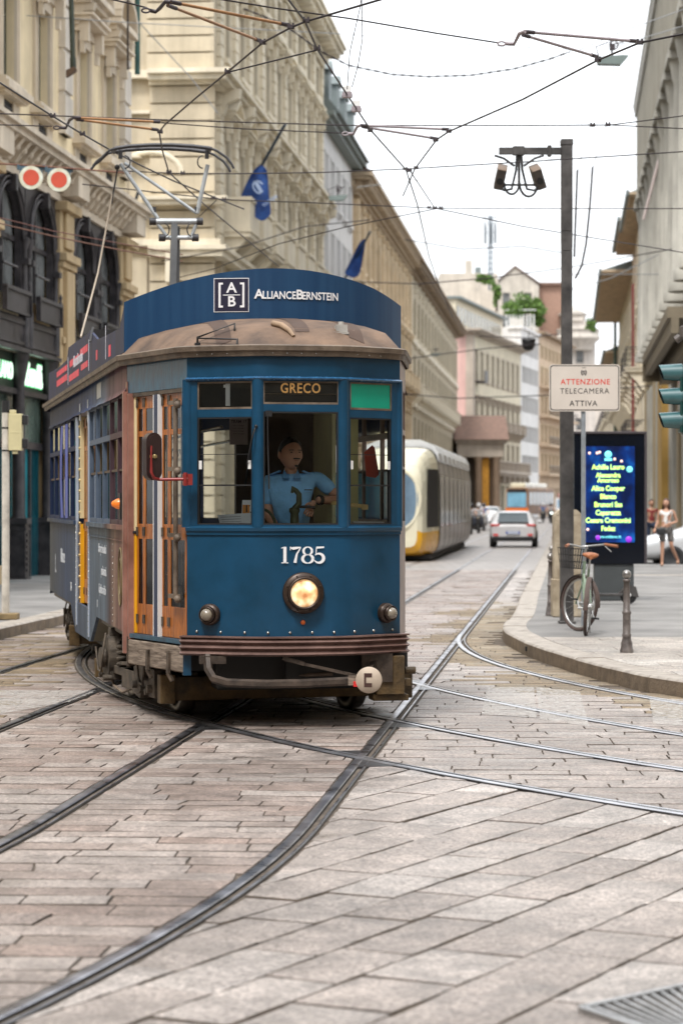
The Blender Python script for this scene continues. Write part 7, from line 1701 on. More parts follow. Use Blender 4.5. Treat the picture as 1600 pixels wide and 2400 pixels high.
# far orange and brown tram
FTm = empty('city_tram', (.094*250-5.4, 250, 0), radians(-16), 'old orange and cream tram far down the street facing the camera', 'tram')
mb = MB(); mb.box(-1.17,1.17,0,14,.5,3.2); mb.build('body', mat('far_tram_side',(.22,.10,.05),.5,0,.3,.6,c2=(.32,.18,.10)), FTm, bevel=.12, seg=3)
mb = MB(); mb.box(-1.19,1.19,-.04,.4,.5,1.15); mb.build('orange_skirt', mat('far_orange',(.72,.17,.02),.4,0,.05), FTm)
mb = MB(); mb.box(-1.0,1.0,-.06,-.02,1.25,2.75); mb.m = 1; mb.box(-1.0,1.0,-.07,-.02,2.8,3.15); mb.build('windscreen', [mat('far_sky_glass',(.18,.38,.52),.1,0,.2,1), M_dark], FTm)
mb = MB(); mb.box(-.8,.8,.5,12,3.2,3.75); mb.build('roof_box', M_mcr, FTm, bevel=.1)
mb = MB()
for k_ in range(7): mb.box(1.16,1.19,.7+1.9*k_,2.2+1.9*k_,1.5,2.8)
mb.build('side_window', M_cgl, FTm)
vn = empty('white_van', (.094*232-2.2+1.9, 232, 0), pi-TH, 'white delivery van with a red sign board far down the street', 'van')
mb = MB(); mb.prism([(-2.4,.4),(2.4,.4),(2.5,1.1),(1.8,1.3),(1.2,2.1),(-2.4,2.3)], -.95,.95,'x'); mb.m = 1; mb.prism([(2.02,1.28),(1.3,2.0),(1.36,2.03),(2.09,1.3)],-.85,.85,'x'); mb.m = 2; mb.box(-.8,.8,1.0,1.3,2.2,2.6); mb.build('body', [M_carw, M_mws, mat('faded_red_white',(.55,.3,.27),.5,0,.2)], vn, bevel=.04)
for x in (-.85,.85):
    for y in (-1.6,1.6): mb = MB(); mb.tube([(x-.1,y,.35),(x+.1,y,.35)],.35,16); mb.build('wheel', M_dark, vn)
for x in (-.7,.7): mb = MB(); mb.sph((x,2.5,.85),.16,.05,.12); mb.build('headlight', mat('lit_headlight',(.9,.95,.9),.3,0,0,emis=(.9,1,.95),estr=1.2), vn)
# ------------------------------------------------------------------ people
def skin(name, V, E, m, parent, sub=2, root=0):
    me = bpy.data.meshes.new(name); me.from_pydata([v[:3] for v in V], E, []); me.materials.append(m)
    o = bpy.data.objects.new(name, me); COL.objects.link(o); o.parent = parent
    o.modifiers.new('skin','SKIN'); sl_ = me.skin_vertices[0].data
    for i, v in enumerate(V):
        r = v[3]; sl_[i].radius = r if isinstance(r, tuple) else (r, r)
        sl_[i].use_root = (i == root)
    s = o.modifiers.new('sub','SUBSURF'); s.levels = sub; s.render_levels = sub
    o.modifiers['skin'].use_smooth_shade = True
    return o
M_skin = mat('skin', (.42,.23,.15), .5, 0, .1, 9); M_skin2 = mat('tanned_skin', (.52,.27,.18), .5, 0, .1, 9)
M_hair = mat('dark_brown_hair', (.022,.012,.008), .5, 0, .3, 30); M_hairg = mat('dark_hair', (.018,.014,.012), .5, 0, .3, 30)
def head(parent, c, M, r=.115, skin_=None, hair=None, long=0, beard=None, name='head'):
    skin_ = skin_ or M_skin; mb = MB(); mb.smooth = True; mb.M = Matrix.Translation(Vector(c)) @ M; nu, nv = 28, 22; rows = []
    def hp(th, ph):
        x = sin(ph)*sin(th); y = -sin(ph)*cos(th); z = cos(ph)
        R = [x*.72, y*.86, z*1.0]
        f = max(0, -y)
        if z < -.25 and y > -.3: R[1] *= 1-.22*min(1,(-.25-z)*2)             # nape
        if z < -.2: R[0] *= 1-.30*min(1,(-.2-z)*1.4)                            # jaw
        R[1] -= .27*math.exp(-((x/.12)**2+((z+.13)/.13)**2))*(y<0); R[1] -= .12*math.exp(-((x/.07)**2+((z-.04)/.12)**2))*(y<0)               # nose
        R[1] += .10*math.exp(-(((abs(x)-.30)/.14)**2+((z-.10)/.09)**2))*(y<0)    # eye sockets
        R[1] -= .06*math.exp(-((x/.45)**2+((z-.24)/.07)**2))*(y<0)              # brow
        R[1] -= .07*math.exp(-((x/.18)**2+((z+.42)/.06)**2))*(y<0)               # lips
        R[1] -= .08*math.exp(-((x/.22)**2+((z+.75)/.16)**2))*(y<0)               # chin
        R[1] -= .03*math.exp(-(((abs(x)-.42)/.16)**2+((z+.1)/.16)**2))*(y<0)     # cheek
        return Vector(R)*r
    for j in range(nv+1): rows.append([hp(2*pi*i/nu, pi*j/nv) for i in range(nu)])
    mb.grid(rows[::-1], True, True)
    for q in (-1,1): mb.sph((q*.76*r,.06*r,-.02*r), .09*r,.16*r,.25*r,8,8)
    mb.m = 1
    for q in (-1,1): mb.sph((q*.28*r,-.755*r,.10*r), .085*r,.05*r,.045*r,8,6)
    mb.m = 2
    for q in (-1,1): mb.bar((q*.14*r,-.84*r,.235*r),(q*.44*r,-.74*r,.235*r),.05*r,.055*r)
    if beard: 
        mb.bar((-.22*r,-.93*r,-.33*r),(.22*r,-.93*r,-.33*r),.08*r,.08*r); mb.sph((0,-.84*r,-.78*r), .13*r,.06*r,.07*r,8,6)
    mb.m = 3; mb.box(-.16*r,.16*r,-.905*r,-.88*r,-.455*r,-.425*r)
    o = mb.build(name, [skin_, M_dark, hair or M_hair, mat('lip',(.25,.08,.06),.5,0,0)], parent)
    hb = MB(); hb.smooth = True; hb.M = mb.M; rows = []
    for j in range(13):
        ph = pi*.62*j/12; row = []
        for i in range(nu):
            th = 2*pi*i/nu; fr = max(0, cos(th)); lim = pi*(.56-.31*fr**.5)
            p_ = hp(th, min(ph, lim)); k = (1.10+.03*sin(th*7+j)) if ph < lim else 1.01; row.append(p_*k + Vector((0,.02*r,.04*r)))
        rows.append(row)
    hb.grid(rows[::-1], True, True)
    if long:
        rows = []
        for j in range(8):
            t = j/7; row = []
            for i in range(11):
                a = radians(-115+230*i/10); row.append((sin(a)*r*(.80+.18*sin(pi*t)), cos(a)*r*.80+.02*t, .25*r-t*long + .02*sin(i*2.1)*t))
            rows.append(row)
        hb.grid(rows, True); hb.grid([[(x*.85,y*.85,z) for x,y,z in w] for w in rows][::-1], True)
    hb.build('hair', hair or M_hair, parent); return o
def hand(parent, c, M, s=1.0, m=None, curl=.6, name='hand', flip=1):
    V = [(0,0,0,.024*s),(0,0,-.045*s,(.034*s,.018*s)),(0,0,-.085*s,(.036*s,.015*s))]; E = [(0,1),(1,2)]
    for k, (x, L) in enumerate(((-.030,.070),(-.010,.080),(.010,.076),(.029,.060))):
        b = len(V); c_ = curl; L *= s; x *= s
        V += [(x,0,-.092*s,.0095*s),(x,-L*.42*sin(c_),-.092*s-L*.45*cos(c_*.6),.0088*s),(x,-L*.85*sin(c_*1.4),-.092*s-L*.75*cos(c_),.0075*s)]
        E += [(2,b),(b,b+1),(b+1,b+2)]
    b = len(V); V += [(-.040*flip*s,-.012*s,-.05*s,.011*s),(-.052*flip*s,-.035*s,-.078*s,.0095*s)]; E += [(1,b),(b,b+1)]
    MM = Matrix.Translation(Vector(c)) @ M
    V2 = [(*(MM @ Vector(v[:3])), v[3]) for v in V]
    return skin(name, V2, E, m or M_skin, parent, 2)
# --- the driver, seated behind the middle window
def dl(xs, ys, dd=0): p = TMI.inverted() @ TL(xs, ys, 18.98+dd); return Vector((p.x,p.y,p.z))
dc = TMI.inverted() @ Vector((.01,-.86,0)); dc.z = 0
DR = empty('person', (dc.x,dc.y,.66), radians(10.46), 'moustached tram driver in a light blue short sleeved shirt seated at the controls', 'person')
DI = (Matrix.Translation(DR.location) @ Matrix.Rotation(radians(10.46),4,'Z')).inverted()
def D(xs, ys, dd=0): p = DI @ dl(xs, ys, dd); return (p.x,p.y,p.z)
M_shirt = mat('light_blue_shirt', (.22,.50,.86), .7, 0, .16, 5, 1.0, 9); M_trous = mat('dark_trousers', (.012,.014,.025), .8)
sh_l, sh_r = D(632,1128,.05), D(742,1118,.05); ch = D(684,1150); nk = D(682,1105,.03); pel = D(690,1262,.05)
eR = D(800,1172,.02); hR = D(740,1172,-.16); eL = D(628,1206,0); hL = D(652,1246,-.14)
skin('body', [(*pel,.09),(*D(684,1205),.08),(*ch,(.08,.06)),(*nk,.052),(*D(678,1088,.01),.055),(*sh_l,.04),(*eL,.044),(*hL,.032),(*sh_r,.04),(*eR,.045),(*hR,.03),
   (*D(660,1275,-.1),.09),(*D(655,1290,-.45),.07),(*D(655,1400,-.45),.05),(*D(715,1275,-.1),.09),(*D(720,1290,-.45),.07),(*D(720,1400,-.45),.05)],
   [(0,1),(1,2),(2,3),(3,4),(2,5),(5,6),(6,7),(2,8),(8,9),(9,10),(0,11),(11,12),(12,13),(0,14),(14,15),(15,16)], M_skin2, DR)
mid = lambda a, b, t: tuple(a[i]+(b[i]-a[i])*t for i in range(3))
skin('shirt', [(*D(688,1252,.05),(.155,.125)),(*D(684,1205),(.15,.125)),(*ch,(.16,.125)),(*mid(ch,nk,.72),(.10,.085)),(*sh_l,.068),(*mid(sh_l,eL,.35),.068),(*mid(sh_l,eL,.8),.066),(*sh_r,.068),(*mid(sh_r,eR,.3),.066),(*mid(sh_r,eR,.7),.062)],
   [(0,1),(1,2),(2,3),(2,4),(4,5),(5,6),(2,7),(7,8),(8,9)], M_shirt, DR)
skin('trousers', [(*D(690,1268,.05),.135),(*D(660,1275,-.1),.10),(*D(655,1290,-.45),.08),(*D(655,1400,-.45),.065),(*D(715,1275,-.1),.10),(*D(720,1290,-.45),.08),(*D(720,1400,-.45),.065)], [(0,1),(1,2),(2,3),(0,4),(4,5),(5,6)], M_trous, DR)
head(DR, D(681,1066,.0), Matrix.Rotation(radians(15),4,'Z') @ Matrix.Rotation(radians(-4),4,'X'), .122, M_skin2, M_hairg, beard=True)
mb = MB()     # collar and epaulettes
for q in (-1,1):
    a = Vector(D(682+q*16,1101,-.02)); b = Vector(D(683+q*4,1122,-.11)); c = Vector(D(683+q*22,1120,-.10)); mb.add([a,b,c,a+Vector((0,.015,0)),b+Vector((0,.015,0)),c+Vector((0,.015,0))],[(0,1,2),(5,4,3),(0,3,4,1),(1,4,5,2),(2,5,3,0)])
    mb.bar(Vector(D(683+q*26,1104,.0))+Vector((0,0,.0)), Vector(D(683+q*52,1114,.02)), .05, .012)
mb.m = 1; a = Vector(D(722,1148,-.125)); mb.box(a.x-.03,a.x+.03,a.y-.004,a.y+.01,a.z-.005,a.z+.004)
mb.build('collar', [mat('shirt_trim',(.13,.32,.62),.7,0,.1), M_trous], DR)
hd_ = Vector(hR); hand(DR, hd_+Vector((-.005,-.0,.0)), Matrix.Rotation(radians(28),4,'Y'), 1.0, M_skin2, .5)
hand(DR, Vector(hL)+Vector((.0,.0,.0)), Matrix.Rotation(radians(60),4,'Y'), 1.0, M_skin2, 1.0, flip=-1)
mb = MB(); a = Vector(eR); b = Vector(hR); p = b+(a-b)*.16; u = (a-b).normalized(); mb.tube([p-u*.014,p+u*.014],.040,12); mb.build('wristwatch', M_dark, DR)
# --- generic standing or walking figures
def person(label, loc, rz, J, top, bottom, skinm=None, hair=None, long=0, sleeves=0, legcover=.35, shoes=M_dark, group=None, headrot=0, armr=.036, hm=None):
    P_ = empty('person', loc, rz, label, 'person', group)
    d_ = dict(pel=(0,0,.93), wst=(0,0,1.08), chs=(0,0,1.27), nck=(0,.01,1.42), hed=(0,0,1.555), shL=(-.17,0,1.37), elL=(-.22,.02,1.10), haL=(-.22,-.06,.86), shR=(.17,0,1.37), elR=(.22,.02,1.10), haR=(.22,-.06,.86),
        hpL=(-.09,0,.90), knL=(-.10,-.02,.49), anL=(-.10,.03,.09), toL=(-.10,-.13,.035), hpR=(.09,0,.90), knR=(.10,-.02,.49), anR=(.10,.03,.09), toR=(.10,-.13,.035)); d_.update(J); g = lambda k: d_[k]
    skin('body', [(*g('pel'),(.125,.10)),(*g('wst'),(.10,.08)),(*g('chs'),(.125,.095)),(*g('nck'),.045),(*mid(g('nck'),g('hed'),.6),.045),(*g('shL'),.048),(*g('elL'),armr),(*g('haL'),.024),(*g('shR'),.048),(*g('elR'),armr),(*g('haR'),.024),
        (*g('hpL'),.085),(*g('knL'),.052),(*g('anL'),.034),(*g('toL'),.03),(*g('hpR'),.085),(*g('knR'),.052),(*g('anR'),.034),(*g('toR'),.03)],
        [(0,1),(1,2),(2,3),(3,4),(2,5),(5,6),(6,7),(2,8),(8,9),(9,10),(0,11),(11,12),(12,13),(13,14),(0,15),(15,16),(16,17),(17,18)], skinm or M_skin, P_, 1)
    V = [(*mid(g('pel'),g('wst'),.3),(.135,.105)),(*g('wst'),(.115,.09)),(*g('chs'),(.14,.105)),(*mid(g('chs'),g('nck'),.6),.075),(*g('shL'),.056),(*g('shR'),.056)]; E = [(0,1),(1,2),(2,3),(2,4),(2,5)]
    if sleeves:
        V += [(*mid(g('shL'),g('elL'),sleeves),.055),(*mid(g('shR'),g('elR'),sleeves),.055)]; E += [(4,6),(5,7)]
    skin('top', V, E, top, P_, 1)
    V = [(*g('pel'),(.125,.10)),(*g('hpL'),.092),(*g('hpR'),.092)]; E = [(0,1),(0,2)]
    if legcover <= 1: V += [(*mid(g('hpL'),g('knL'),legcover),.088 if legcover < 1 else .065),(*mid(g('hpR'),g('knR'),legcover),.088 if legcover < 1 else .065)]; E += [(1,3),(2,4)]
    else: V += [(*g('knL'),.065),(*g('knR'),.065),(*g('anL'),.05),(*g('anR'),.05)]; E += [(1,3),(2,4),(3,5),(4,6)]
    skin('trousers' if legcover > 1 else 'shorts', V, E, bottom, P_, 1)
    for k in 'LR':
        a = Vector(g('an'+k)); b = Vector(g('to'+k)); mb = MB(); mb.smooth = True; mb.sph((a+b)/2+Vector((0,0,-.005)), .042,.11,.038,10,7); mb.build('shoe', shoes, P_)
        hand(P_, g('ha'+k), (Vector(g('ha'+k))-Vector(g('el'+k))).to_track_quat('-Z','Y').to_matrix().to_4x4(), .95, skinm or M_skin, .5, flip=1 if k=='R' else -1)
    head(P_, g('hed'), Matrix.Rotation(headrot,4,'Z'), .108, skinm, hair, long)
    if hm: mb = MB(); mb.sph(Vector(g('hed'))+Vector((0,.01,.03)), .14,.15,.13); mb.build('helmet', hm, P_)
    return P_
M_wtop = mat('white_sleeveless_top', (.68,.67,.65), .8, 0, .06); M_pat = mat('dark_patterned_cloth', (.03,.028,.028), .8, 0, .5, 28, c2=(.14,.13,.12)); M_sand = mat('tan_sandal', (.35,.2,.13), .6, 0, 0)
wm = person('long haired walking woman in white sleeveless top and dark patterned shorts', (7.91,59,.15), radians(-8),
   dict(elL=(-.20,.03,1.12), haL=(-.26,-.12,.95), elR=(.26,.05,1.10), haR=(.02,-.20,1.04), knL=(-.09,-.06,.49), anL=(-.10,-.04,.09), toL=(-.10,-.20,.035), knR=(.13,-.02,.50), anR=(.28,.30,.16), toR=(.28,.16,.06)), M_wtop, M_pat, legcover=.8, long=.44, shoes=M_sand, hair=mat('chestnut_hair',(.05,.02,.012),.45,0,.3,30), headrot=radians(-14))
bag = empty('shoulder_bag', (7.76,58.8,1.02), 0, 'small black shoulder bag carried by the walking woman at her hip', 'bag')
mb = MB(); mb.box(-.10,.10,-.04,.04,-.09,.08); mb.build('pouch', M_dark, bag, bevel=.03, seg=2); mb = MB(); mb.tube([(.08,0,.07),(.15,-.05,.25),(.22,.0,.45),(.30,.05,.50)],.008,6); mb.build('strap', M_dark, bag)
M_redc = mat('red_shirt', (.22,.03,.03), .8); M_whc = mat('pale_shirt', (.5,.5,.52), .8); M_jean = mat('dark_jeans', (.02,.03,.06), .8)
person('person in a red shirt partly hidden beyond the digital panel', (9.28,72.5,.15), radians(10), {}, M_redc, M_jean, sleeves=.5, legcover=2)
person('person in a pale shirt beyond the panel, left of the one in red', (8.72,72.8,.15), radians(-20), {}, M_whc, M_jean, sleeves=.5, legcover=2, long=.25)
# --- scooter riders
M_mop = mat('dark_scooter_plastic', (.02,.021,.024), .35, 0, .1, coat=.4); M_mopw = mat('white_scooter_plastic', (.5,.5,.5), .35, 0, .1, coat=.4)
def moped(label, loc, rz, body, light=False):
    r = empty('motor_scooter', loc, rz, label, 'motor scooter')
    for y in (-.62,.62):
        mb = MB(); mb.smooth = True; mb.lathe([(.1,-.05),(.22,-.06),(.25,-.02),(.25,.02),(.22,.06),(.1,.05)], 18, Matrix.Translation((0,y,.25)) @ Matrix.Rotation(radians(90),4,'Y')); mb.build('wheel', M_dark, r)
    mb = MB(); mb.prism([(-.55,.55),(-.62,1.0),(-.50,1.08),(-.30,.42),(.15,.36),(.25,.72),(.85,.80),(.88,.60),(.45,.35),(-.35,.28)], -.17,.17,'x'); mb.build('fairing', body, r, bevel=.05, seg=2)
    mb = MB(); mb.box(-.14,.14,.1,.82,.78,.88); mb.build('seat', M_dark, r, bevel=.03)
    mb = MB(); mb.tube([(-.32,-.42,1.02),(0,-.5,1.04),(.32,-.42,1.02)], .018, 8); mb.tube([(0,-.5,1.04),(0,-.62,.3)], .03, 8); mb.build('handlebar', M_dark, r)
    mb = MB(); mb.sph((0,-.64,.86), .09,.05,.07); mb.build('headlight', mat('lit_scooter_lamp',(.9,1,.95),.3,0,0,emis=(.9,1,.95),estr=1.5) if light else M_lens2, r); return r
SIT = dict(pel=(0,.30,.92), wst=(0,.28,1.06), chs=(0,.24,1.26), nck=(0,.22,1.41), hed=(0,.20,1.54), shL=(-.18,.23,1.36), elL=(-.30,-.02,1.15), haL=(-.29,-.30,1.08), shR=(.18,.23,1.36), elR=(.30,-.02,1.15), haR=(.29,-.30,1.08), hpL=(-.10,.28,.90), knL=(-.19,-.14,.80), anL=(-.17,-.10,.40), toL=(-.17,-.24,.36), hpR=(.10,.28,.90), knR=(.19,-.14,.80), anR=(.17,-.10,.40), toR=(.17,-.24,.36))
M_hw = mat('white_helmet', (.6,.6,.62), .25, 0, 0, coat=.5); M_hd = mat('dark_helmet', (.02,.02,.03), .25, 0, 0, coat=.5); M_bl = mat('blue_shirt_far', (.12,.2,.42), .8)
for xs, d, body, topm, hm_, lab, lt in ((1103,131,M_mop,M_whc,M_hd,'beside the modern tram, nearest of the left group',False),(1121,136,M_mop,M_whc,M_hw,'in the left group, in white with a white helmet',False),(1133,147,M_mopw,M_bl,M_hd,'at the back of the left group, in blue',False),
        (1272,205,M_mop,M_bl,M_hw,'right of the distant tram, in blue without a lit lamp',False),(1290,200,M_mop,M_whc,M_hd,'in front of the white van with a lit headlight',True)):
    x = (xs-800)*d/5667; rz_ = radians(-6) if not lt else 0
    moped('dark scooter ridden '+lab if body is M_mop else 'white scooter ridden '+lab, (x,d,0), rz_, body, lt)
    person('scooter rider '+lab, (x,d,0), rz_, SIT, topm, M_jean, sleeves=.5, legcover=2, hm=hm_)
# ------------------------------------------------------------------ overhead wires
M_wire = mat('dark_wire', (.022,.016,.018), .5, .3, 0); M_wireb = mat('thin_grey_cable', (.25,.26,.27), .6, 0, 0); M_rodb = mat('tan_insulator_rod', (.33,.17,.07), .45, 0, .2, 9); M_rodg = mat('grey_insulator_rod', (.30,.26,.28), .4, 0, .2, 9); M_clamp = mat('wire_clamp', (.05,.04,.045), .5, .3, .2, 20)
CW = 'contact wires over the tracks'; SW = 'span wires across the street'
def wire(label, pts, r=.0065, cat='wire', grp=None, m=None, clamps=(), braid=False, name='overhead_wire'):
    P_ = [p if isinstance(p, Vector) else (PZ(*p[:2], p[2]) if len(p) == 3 else PD(*p[:3])) for p in pts]
    mb = MB(); mb.tube(P_, r*1.22, 6)
    o = mb.build(name, m or M_wire); tag(o, label, cat, grp)
    if braid:
        b = MB()
        for i in range(len(P_)-1):
            n = max(1,int((P_[i+1]-P_[i]).length/.16))
            for k in range(n): q = P_[i].lerp(P_[i+1], k/n); b.bar(q, q.lerp(P_[i+1], .45/max(1,n-k)), r*3.4, r*3.4)
        b.build('braid', m or M_wire, o)
    if clamps:
        for x, y, z in clamps:
            c = MB(); q = PZ(x, y, z); c.box(q.x-.028,q.x+.028,q.y-.03,q.y+.03,q.z-.012,q.z+.014); c.box(q.x-.026,q.x-.010,q.y-.02,q.y+.02,q.z-.012,q.z+.03); c.box(q.x+.010,q.x+.026,q.y-.02,q.y+.02,q.z-.012,q.z+.03)
            c.build('clamp', M_clamp, o)
    return o
Z = 5.6
def cwire(path, lo, hi): return [Vector((x,y,Z)) for x,y,_ in path if lo <= y <= hi]
wire('dark contact wire descending from top centre towards the far end of the street', [(640,-30,Z),(700,48,Z),(728,112,Z),(800,222,Z),(852,300,Z),(932,390,Z),(958,470,Z),(985,590,Z),(1012,668,Z),(1040,730,Z)], .0075, grp=CW, clamps=((703,48,Z),(728,112,Z),(850,300,Z)))
wire('dark contact wire from the tram pantograph curving up to the top right of the roofs', [(905,-12,Z),(880,-3,Z),(700,50,Z),(668,63,Z),(603,98,Z),(523,165,Z),(450,225,Z),(380,285,Z),(366,302,Z),(373,345,Z),(388,396,Z),(470,470,Z),(560,545,Z),(640,612,Z)], .0075, grp=CW, clamps=((668,62,Z),(603,98,Z),(523,165,Z),(368,303,Z),(388,396,Z)))
wire('dark contact wire slanting from the upper left edge down behind the pantograph', [(-20,177,Z),(122,267,Z),(190,308,Z),(255,345,Z),(320,378,Z),(400,416,Z),(505,458,Z),(560,480,Z)], .0075, grp=CW, clamps=((122,267,Z),(190,308,Z)))
wire('contact wire rising to the right picture edge below the street lamp', [(1600,72,Z),(1468,98,Z),(1372,138,Z),(1200,228,Z),(1030,302,Z),(1002,321,Z),(952,388,Z),(925,450,Z)], .0075, grp=CW, clamps=((1468,98,Z),(1372,138,Z),(1030,302,Z),(1000,322,Z)))
wire('short contact wire joining two crossing clamps above the flag', [(523,166,Z),(735,113,Z)], .006, grp=CW)
wire('contact wire fanning down to the right from beside the camera arm', [(943,395,Z),(998,478,Z),(1200,520,Z),(1568,580,Z),(1700,600,Z)], .0065, grp=CW, clamps=((940,392,Z),(998,478,Z)))
wire('contact wire rising from the blue tram roof to the clamp left of the mast', [(400,640,Z),(490,618,Z),(640,560,Z),(800,520,Z),(998,480,Z)], .006, grp=CW)
wire('upper span wire running across the sky to the hook near the top', [(480,-6,5.95),(640,20,5.95),(800,42,5.95),(1000,76,5.95),(1142,98,5.95)], .006, grp=SW)
wire('rusty span wire leaving the picture at the top left corner', [(200,-14,5.95),(300,8,5.95),(338,18,5.95)], .006, grp=SW)
wire('long span wire crossing the whole picture above the pantograph, upper of two', [(-20,260,6.0),(130,266,6.0),(400,276,6.0),(800,288,6.0),(1200,288,6.0),(1400,287,6.0)], .006, grp=SW, clamps=((1360,288,6.0),(1395,287,6.0)))
wire('span wire splitting upward to the right edge from a turnbuckle', [(1400,287,6.0),(1600,262,6.0)], .0055, grp=SW)
wire('span wire splitting level to the right edge from a turnbuckle', [(1400,287,6.0),(1600,297,6.0)], .0055, grp=SW)
wire('short rusty span wire at the left edge below the long pair', [(-20,286,5.9),(120,290,5.9)], .0055, grp=SW)
wire('span wire from the left rods to the centre rods, lower of two', [(370,282,5.9),(560,296,5.9),(795,306,5.9)], .0055, grp=SW)
wire('span wire sagging behind the pantograph and rising to the right edge', [(270,392,5.9),(400,398,5.9),(540,399,5.9),(740,396,5.9),(930,388,5.9),(1200,372,5.9),(1600,346,5.9)], .0065, grp=SW, clamps=((390,398,5.9),(420,398,5.9),(930,388,5.9),(955,386,5.9)))
wire('span wire carrying the two red discs at the left', [(-20,375,38),(60,379,38,0),(160,386,38,0),(300,398,38,0)] if False else [PD(-20,375,38.5),PD(70,380,38.5),(PD(140,385,38.5)),PD(300,398,38.5)], .012, grp=SW, m=mat('rusty_wire',(.16,.07,.045),.7,.2,.3,30))
wire('level span wire below the camera arm running right', [(190,423,5.9),(490,456,5.9),(530,459,5.9),(700,465,5.9),(1000,478,5.9),(1300,479,5.9),(1640,479,5.9)], .0065, grp=SW, clamps=((490,455,5.9),(515,458,5.9),(985,477,5.9),(1012,478,5.9)))
wire('short brace wire from the pantograph to a wire clamp', [(455,500,5.6),(497,460,5.6)], .005)
wire('upper of two rusty wires in front of the iron arches, lower left', [PD(-20,495,40),PD(120,530,40),PD(280,560,40),PD(420,585,40)], .008, m=mat('reddish_wire',(.13,.06,.05),.7,.2,.2))
wire('lower of two rusty wires in front of the iron arches, lower left', [PD(-20,508,40),PD(120,542,40),PD(280,575,40),PD(420,600,40)], .010, m=mat('reddish_wire2',(.15,.08,.06),.7,.2,.2))
wire('thin wire over the cream palace end wall rising right', [PD(370,600,60),PD(560,566,60),PD(700,520,60),PD(850,505,60)], .012)
wire('thick braided cable sagging across the white sky near the top', [PD(560,20,46),PD(650,55,46),PD(740,120,46),PD(800,150,46),PD(900,171,46),PD(980,176,46),PD(1080,173,46),PD(1180,158,46),PD(1260,136,46),PD(1310,118,46)], .010, braid=True)
wire('thin pale wire above the braided cable', [PD(-20,30,50),PD(300,52,50),PD(790,78,50),PD(1100,104,50),PD(1330,115,50)], .008, m=M_wireb)
wire('thin pale wire rising right from the hanging lamp', [PD(1330,115,46),PD(1420,75,46),PD(1600,10,46)], .008, m=M_wireb)
wire('thin wire just below the pale one at the right edge', [PD(1400,110,46),PD(1600,50,46)], .008, m=M_wireb)
wire('thin loose cable looping up from the white section boxes', [PD(797,205,22.3),PD(803,120,22.3),PD(826,20,22.3),PD(832,-20,22.3)], .004)
wire('second loose cable looping from the section boxes', [PD(808,200,22.3),PD(822,150,22.3),PD(832,90,22.3),PD(830,-20,22.3)], .004)
wire('thin diagonal cable over the cream palace', [PD(300,30,60),PD(440,180,60),PD(500,260,60)], .012, m=M_wireb)
wire('faint wire between the roofs and the camera arm', [PD(820,430,70),PD(1000,408,70),PD(1300,360,70)], .010, m=M_wireb)
wire('far span wire above the roofs near the mast', [PD(930,550,95),PD(1060,572,95),PD(1200,566,95),PD(1300,582,95)], .020)
wire('far span wire reaching from the yellow house eaves to the camera post', [PD(600,640,80),PD(960,652,80),PD(1110,640,80),PD(1300,615,80),PD(1640,555,80)], .016)
wire('far wire running level right of the camera post', [PD(1300,630,90),PD(1640,630,90)], .016, m=M_wireb)
wire('far wire rising right of the camera post', [PD(1300,668,90),PD(1400,640,90),PD(1560,560,90)], .016, m=M_wireb)
wire('far wire across the houses beside the blue tram roof', [PD(930,825,110),PD(1000,815,110),PD(1120,800,110),PD(1240,790,110)], .022)
wire('far wire across the lower houses above the modern tram', [PD(930,905,110),PD(1050,915,110),PD(1250,908,110),PD(1560,880,110)], .022)
wire('hanging dark cable right of the camera post, shorter', [PD(1325,390,46),PD(1322,470,46),PD(1318,590,46)], .018)
wire('hanging dark cable right of the camera post, longer and bent', [PD(1360,383,46),PD(1354,470,46),PD(1345,560,46),PD(1335,610,46),PD(1320,640,46)], .018)
wire('thin pale cable hanging from the lamp, left', [PD(1370,150,46),PD(1350,300,46),PD(1326,390,46)], .007, m=M_wireb)
wire('thin pale cable hanging from the lamp, right', [PD(1408,155,46),PD(1395,270,46),PD(1361,383,46)], .007, m=M_wireb)
wire('thin wire down the far left pipe', [PD(294,-20,58),PD(294,160,58)], .02)
# insulated rod fittings
def fitting(label, hook, rods, z, m, r=.014):
    t = tag(bpy.data.objects.new('insulator_fitting', None), label, 'insulator fitting'); COL.objects.link(t); c = PZ(*hook[0], z); t.location = c
    def q(x, y): return PZ(x, y, z)-c
    mb = MB(); mb.tube([q(*h) for h in hook], .017, 8); p = q(*hook[0]); mb.tube([p+Vector((-.035+.035*cos(a),0,.018*sin(a))) for a in [2*pi*i/12 for i in range(12)]], .008, 6, closed=True); mb.build('hook', M_clamp if m is M_rodb else M_rodg, t)
    for a, b in rods:
        A_, B_ = q(*a), q(*b); mb = MB(); mb.tube([A_,B_], r, 8); mb.m = 1; mb.tube([A_,A_.lerp(B_,.08)], r*1.35, 8); mb.tube([A_.lerp(B_,.92),B_], r*1.35, 8); mb.build('rod', [m, M_clamp], t)
fitting('tan insulated rods in a V at the top left of the picture', [(345,24),(358,27),(368,18),(380,4),(392,4)], [((392,4),(665,58)),((386,12),(603,96))], 5.85, M_rodb)
fitting('grey insulated rods in a V at the upper right by the hanging lamp', [(1160,100),(1180,101),(1192,77),(1205,72)], [((1205,73),(1465,95)),((1200,80),(1370,130))], 5.85, M_rodg)
fitting('brown insulated rods in a V left of the pantograph', [(138,293),(152,294),(160,276),(170,269)], [((170,270),(368,280)),((176,274),(362,298))], 5.85, M_rodb)
fitting('tan insulated rods in a V in the middle of the sky', [(800,307),(812,307),(820,291),(828,288)], [((828,288),(1030,297)),((832,291),(1000,318))], 5.85, M_rodg)
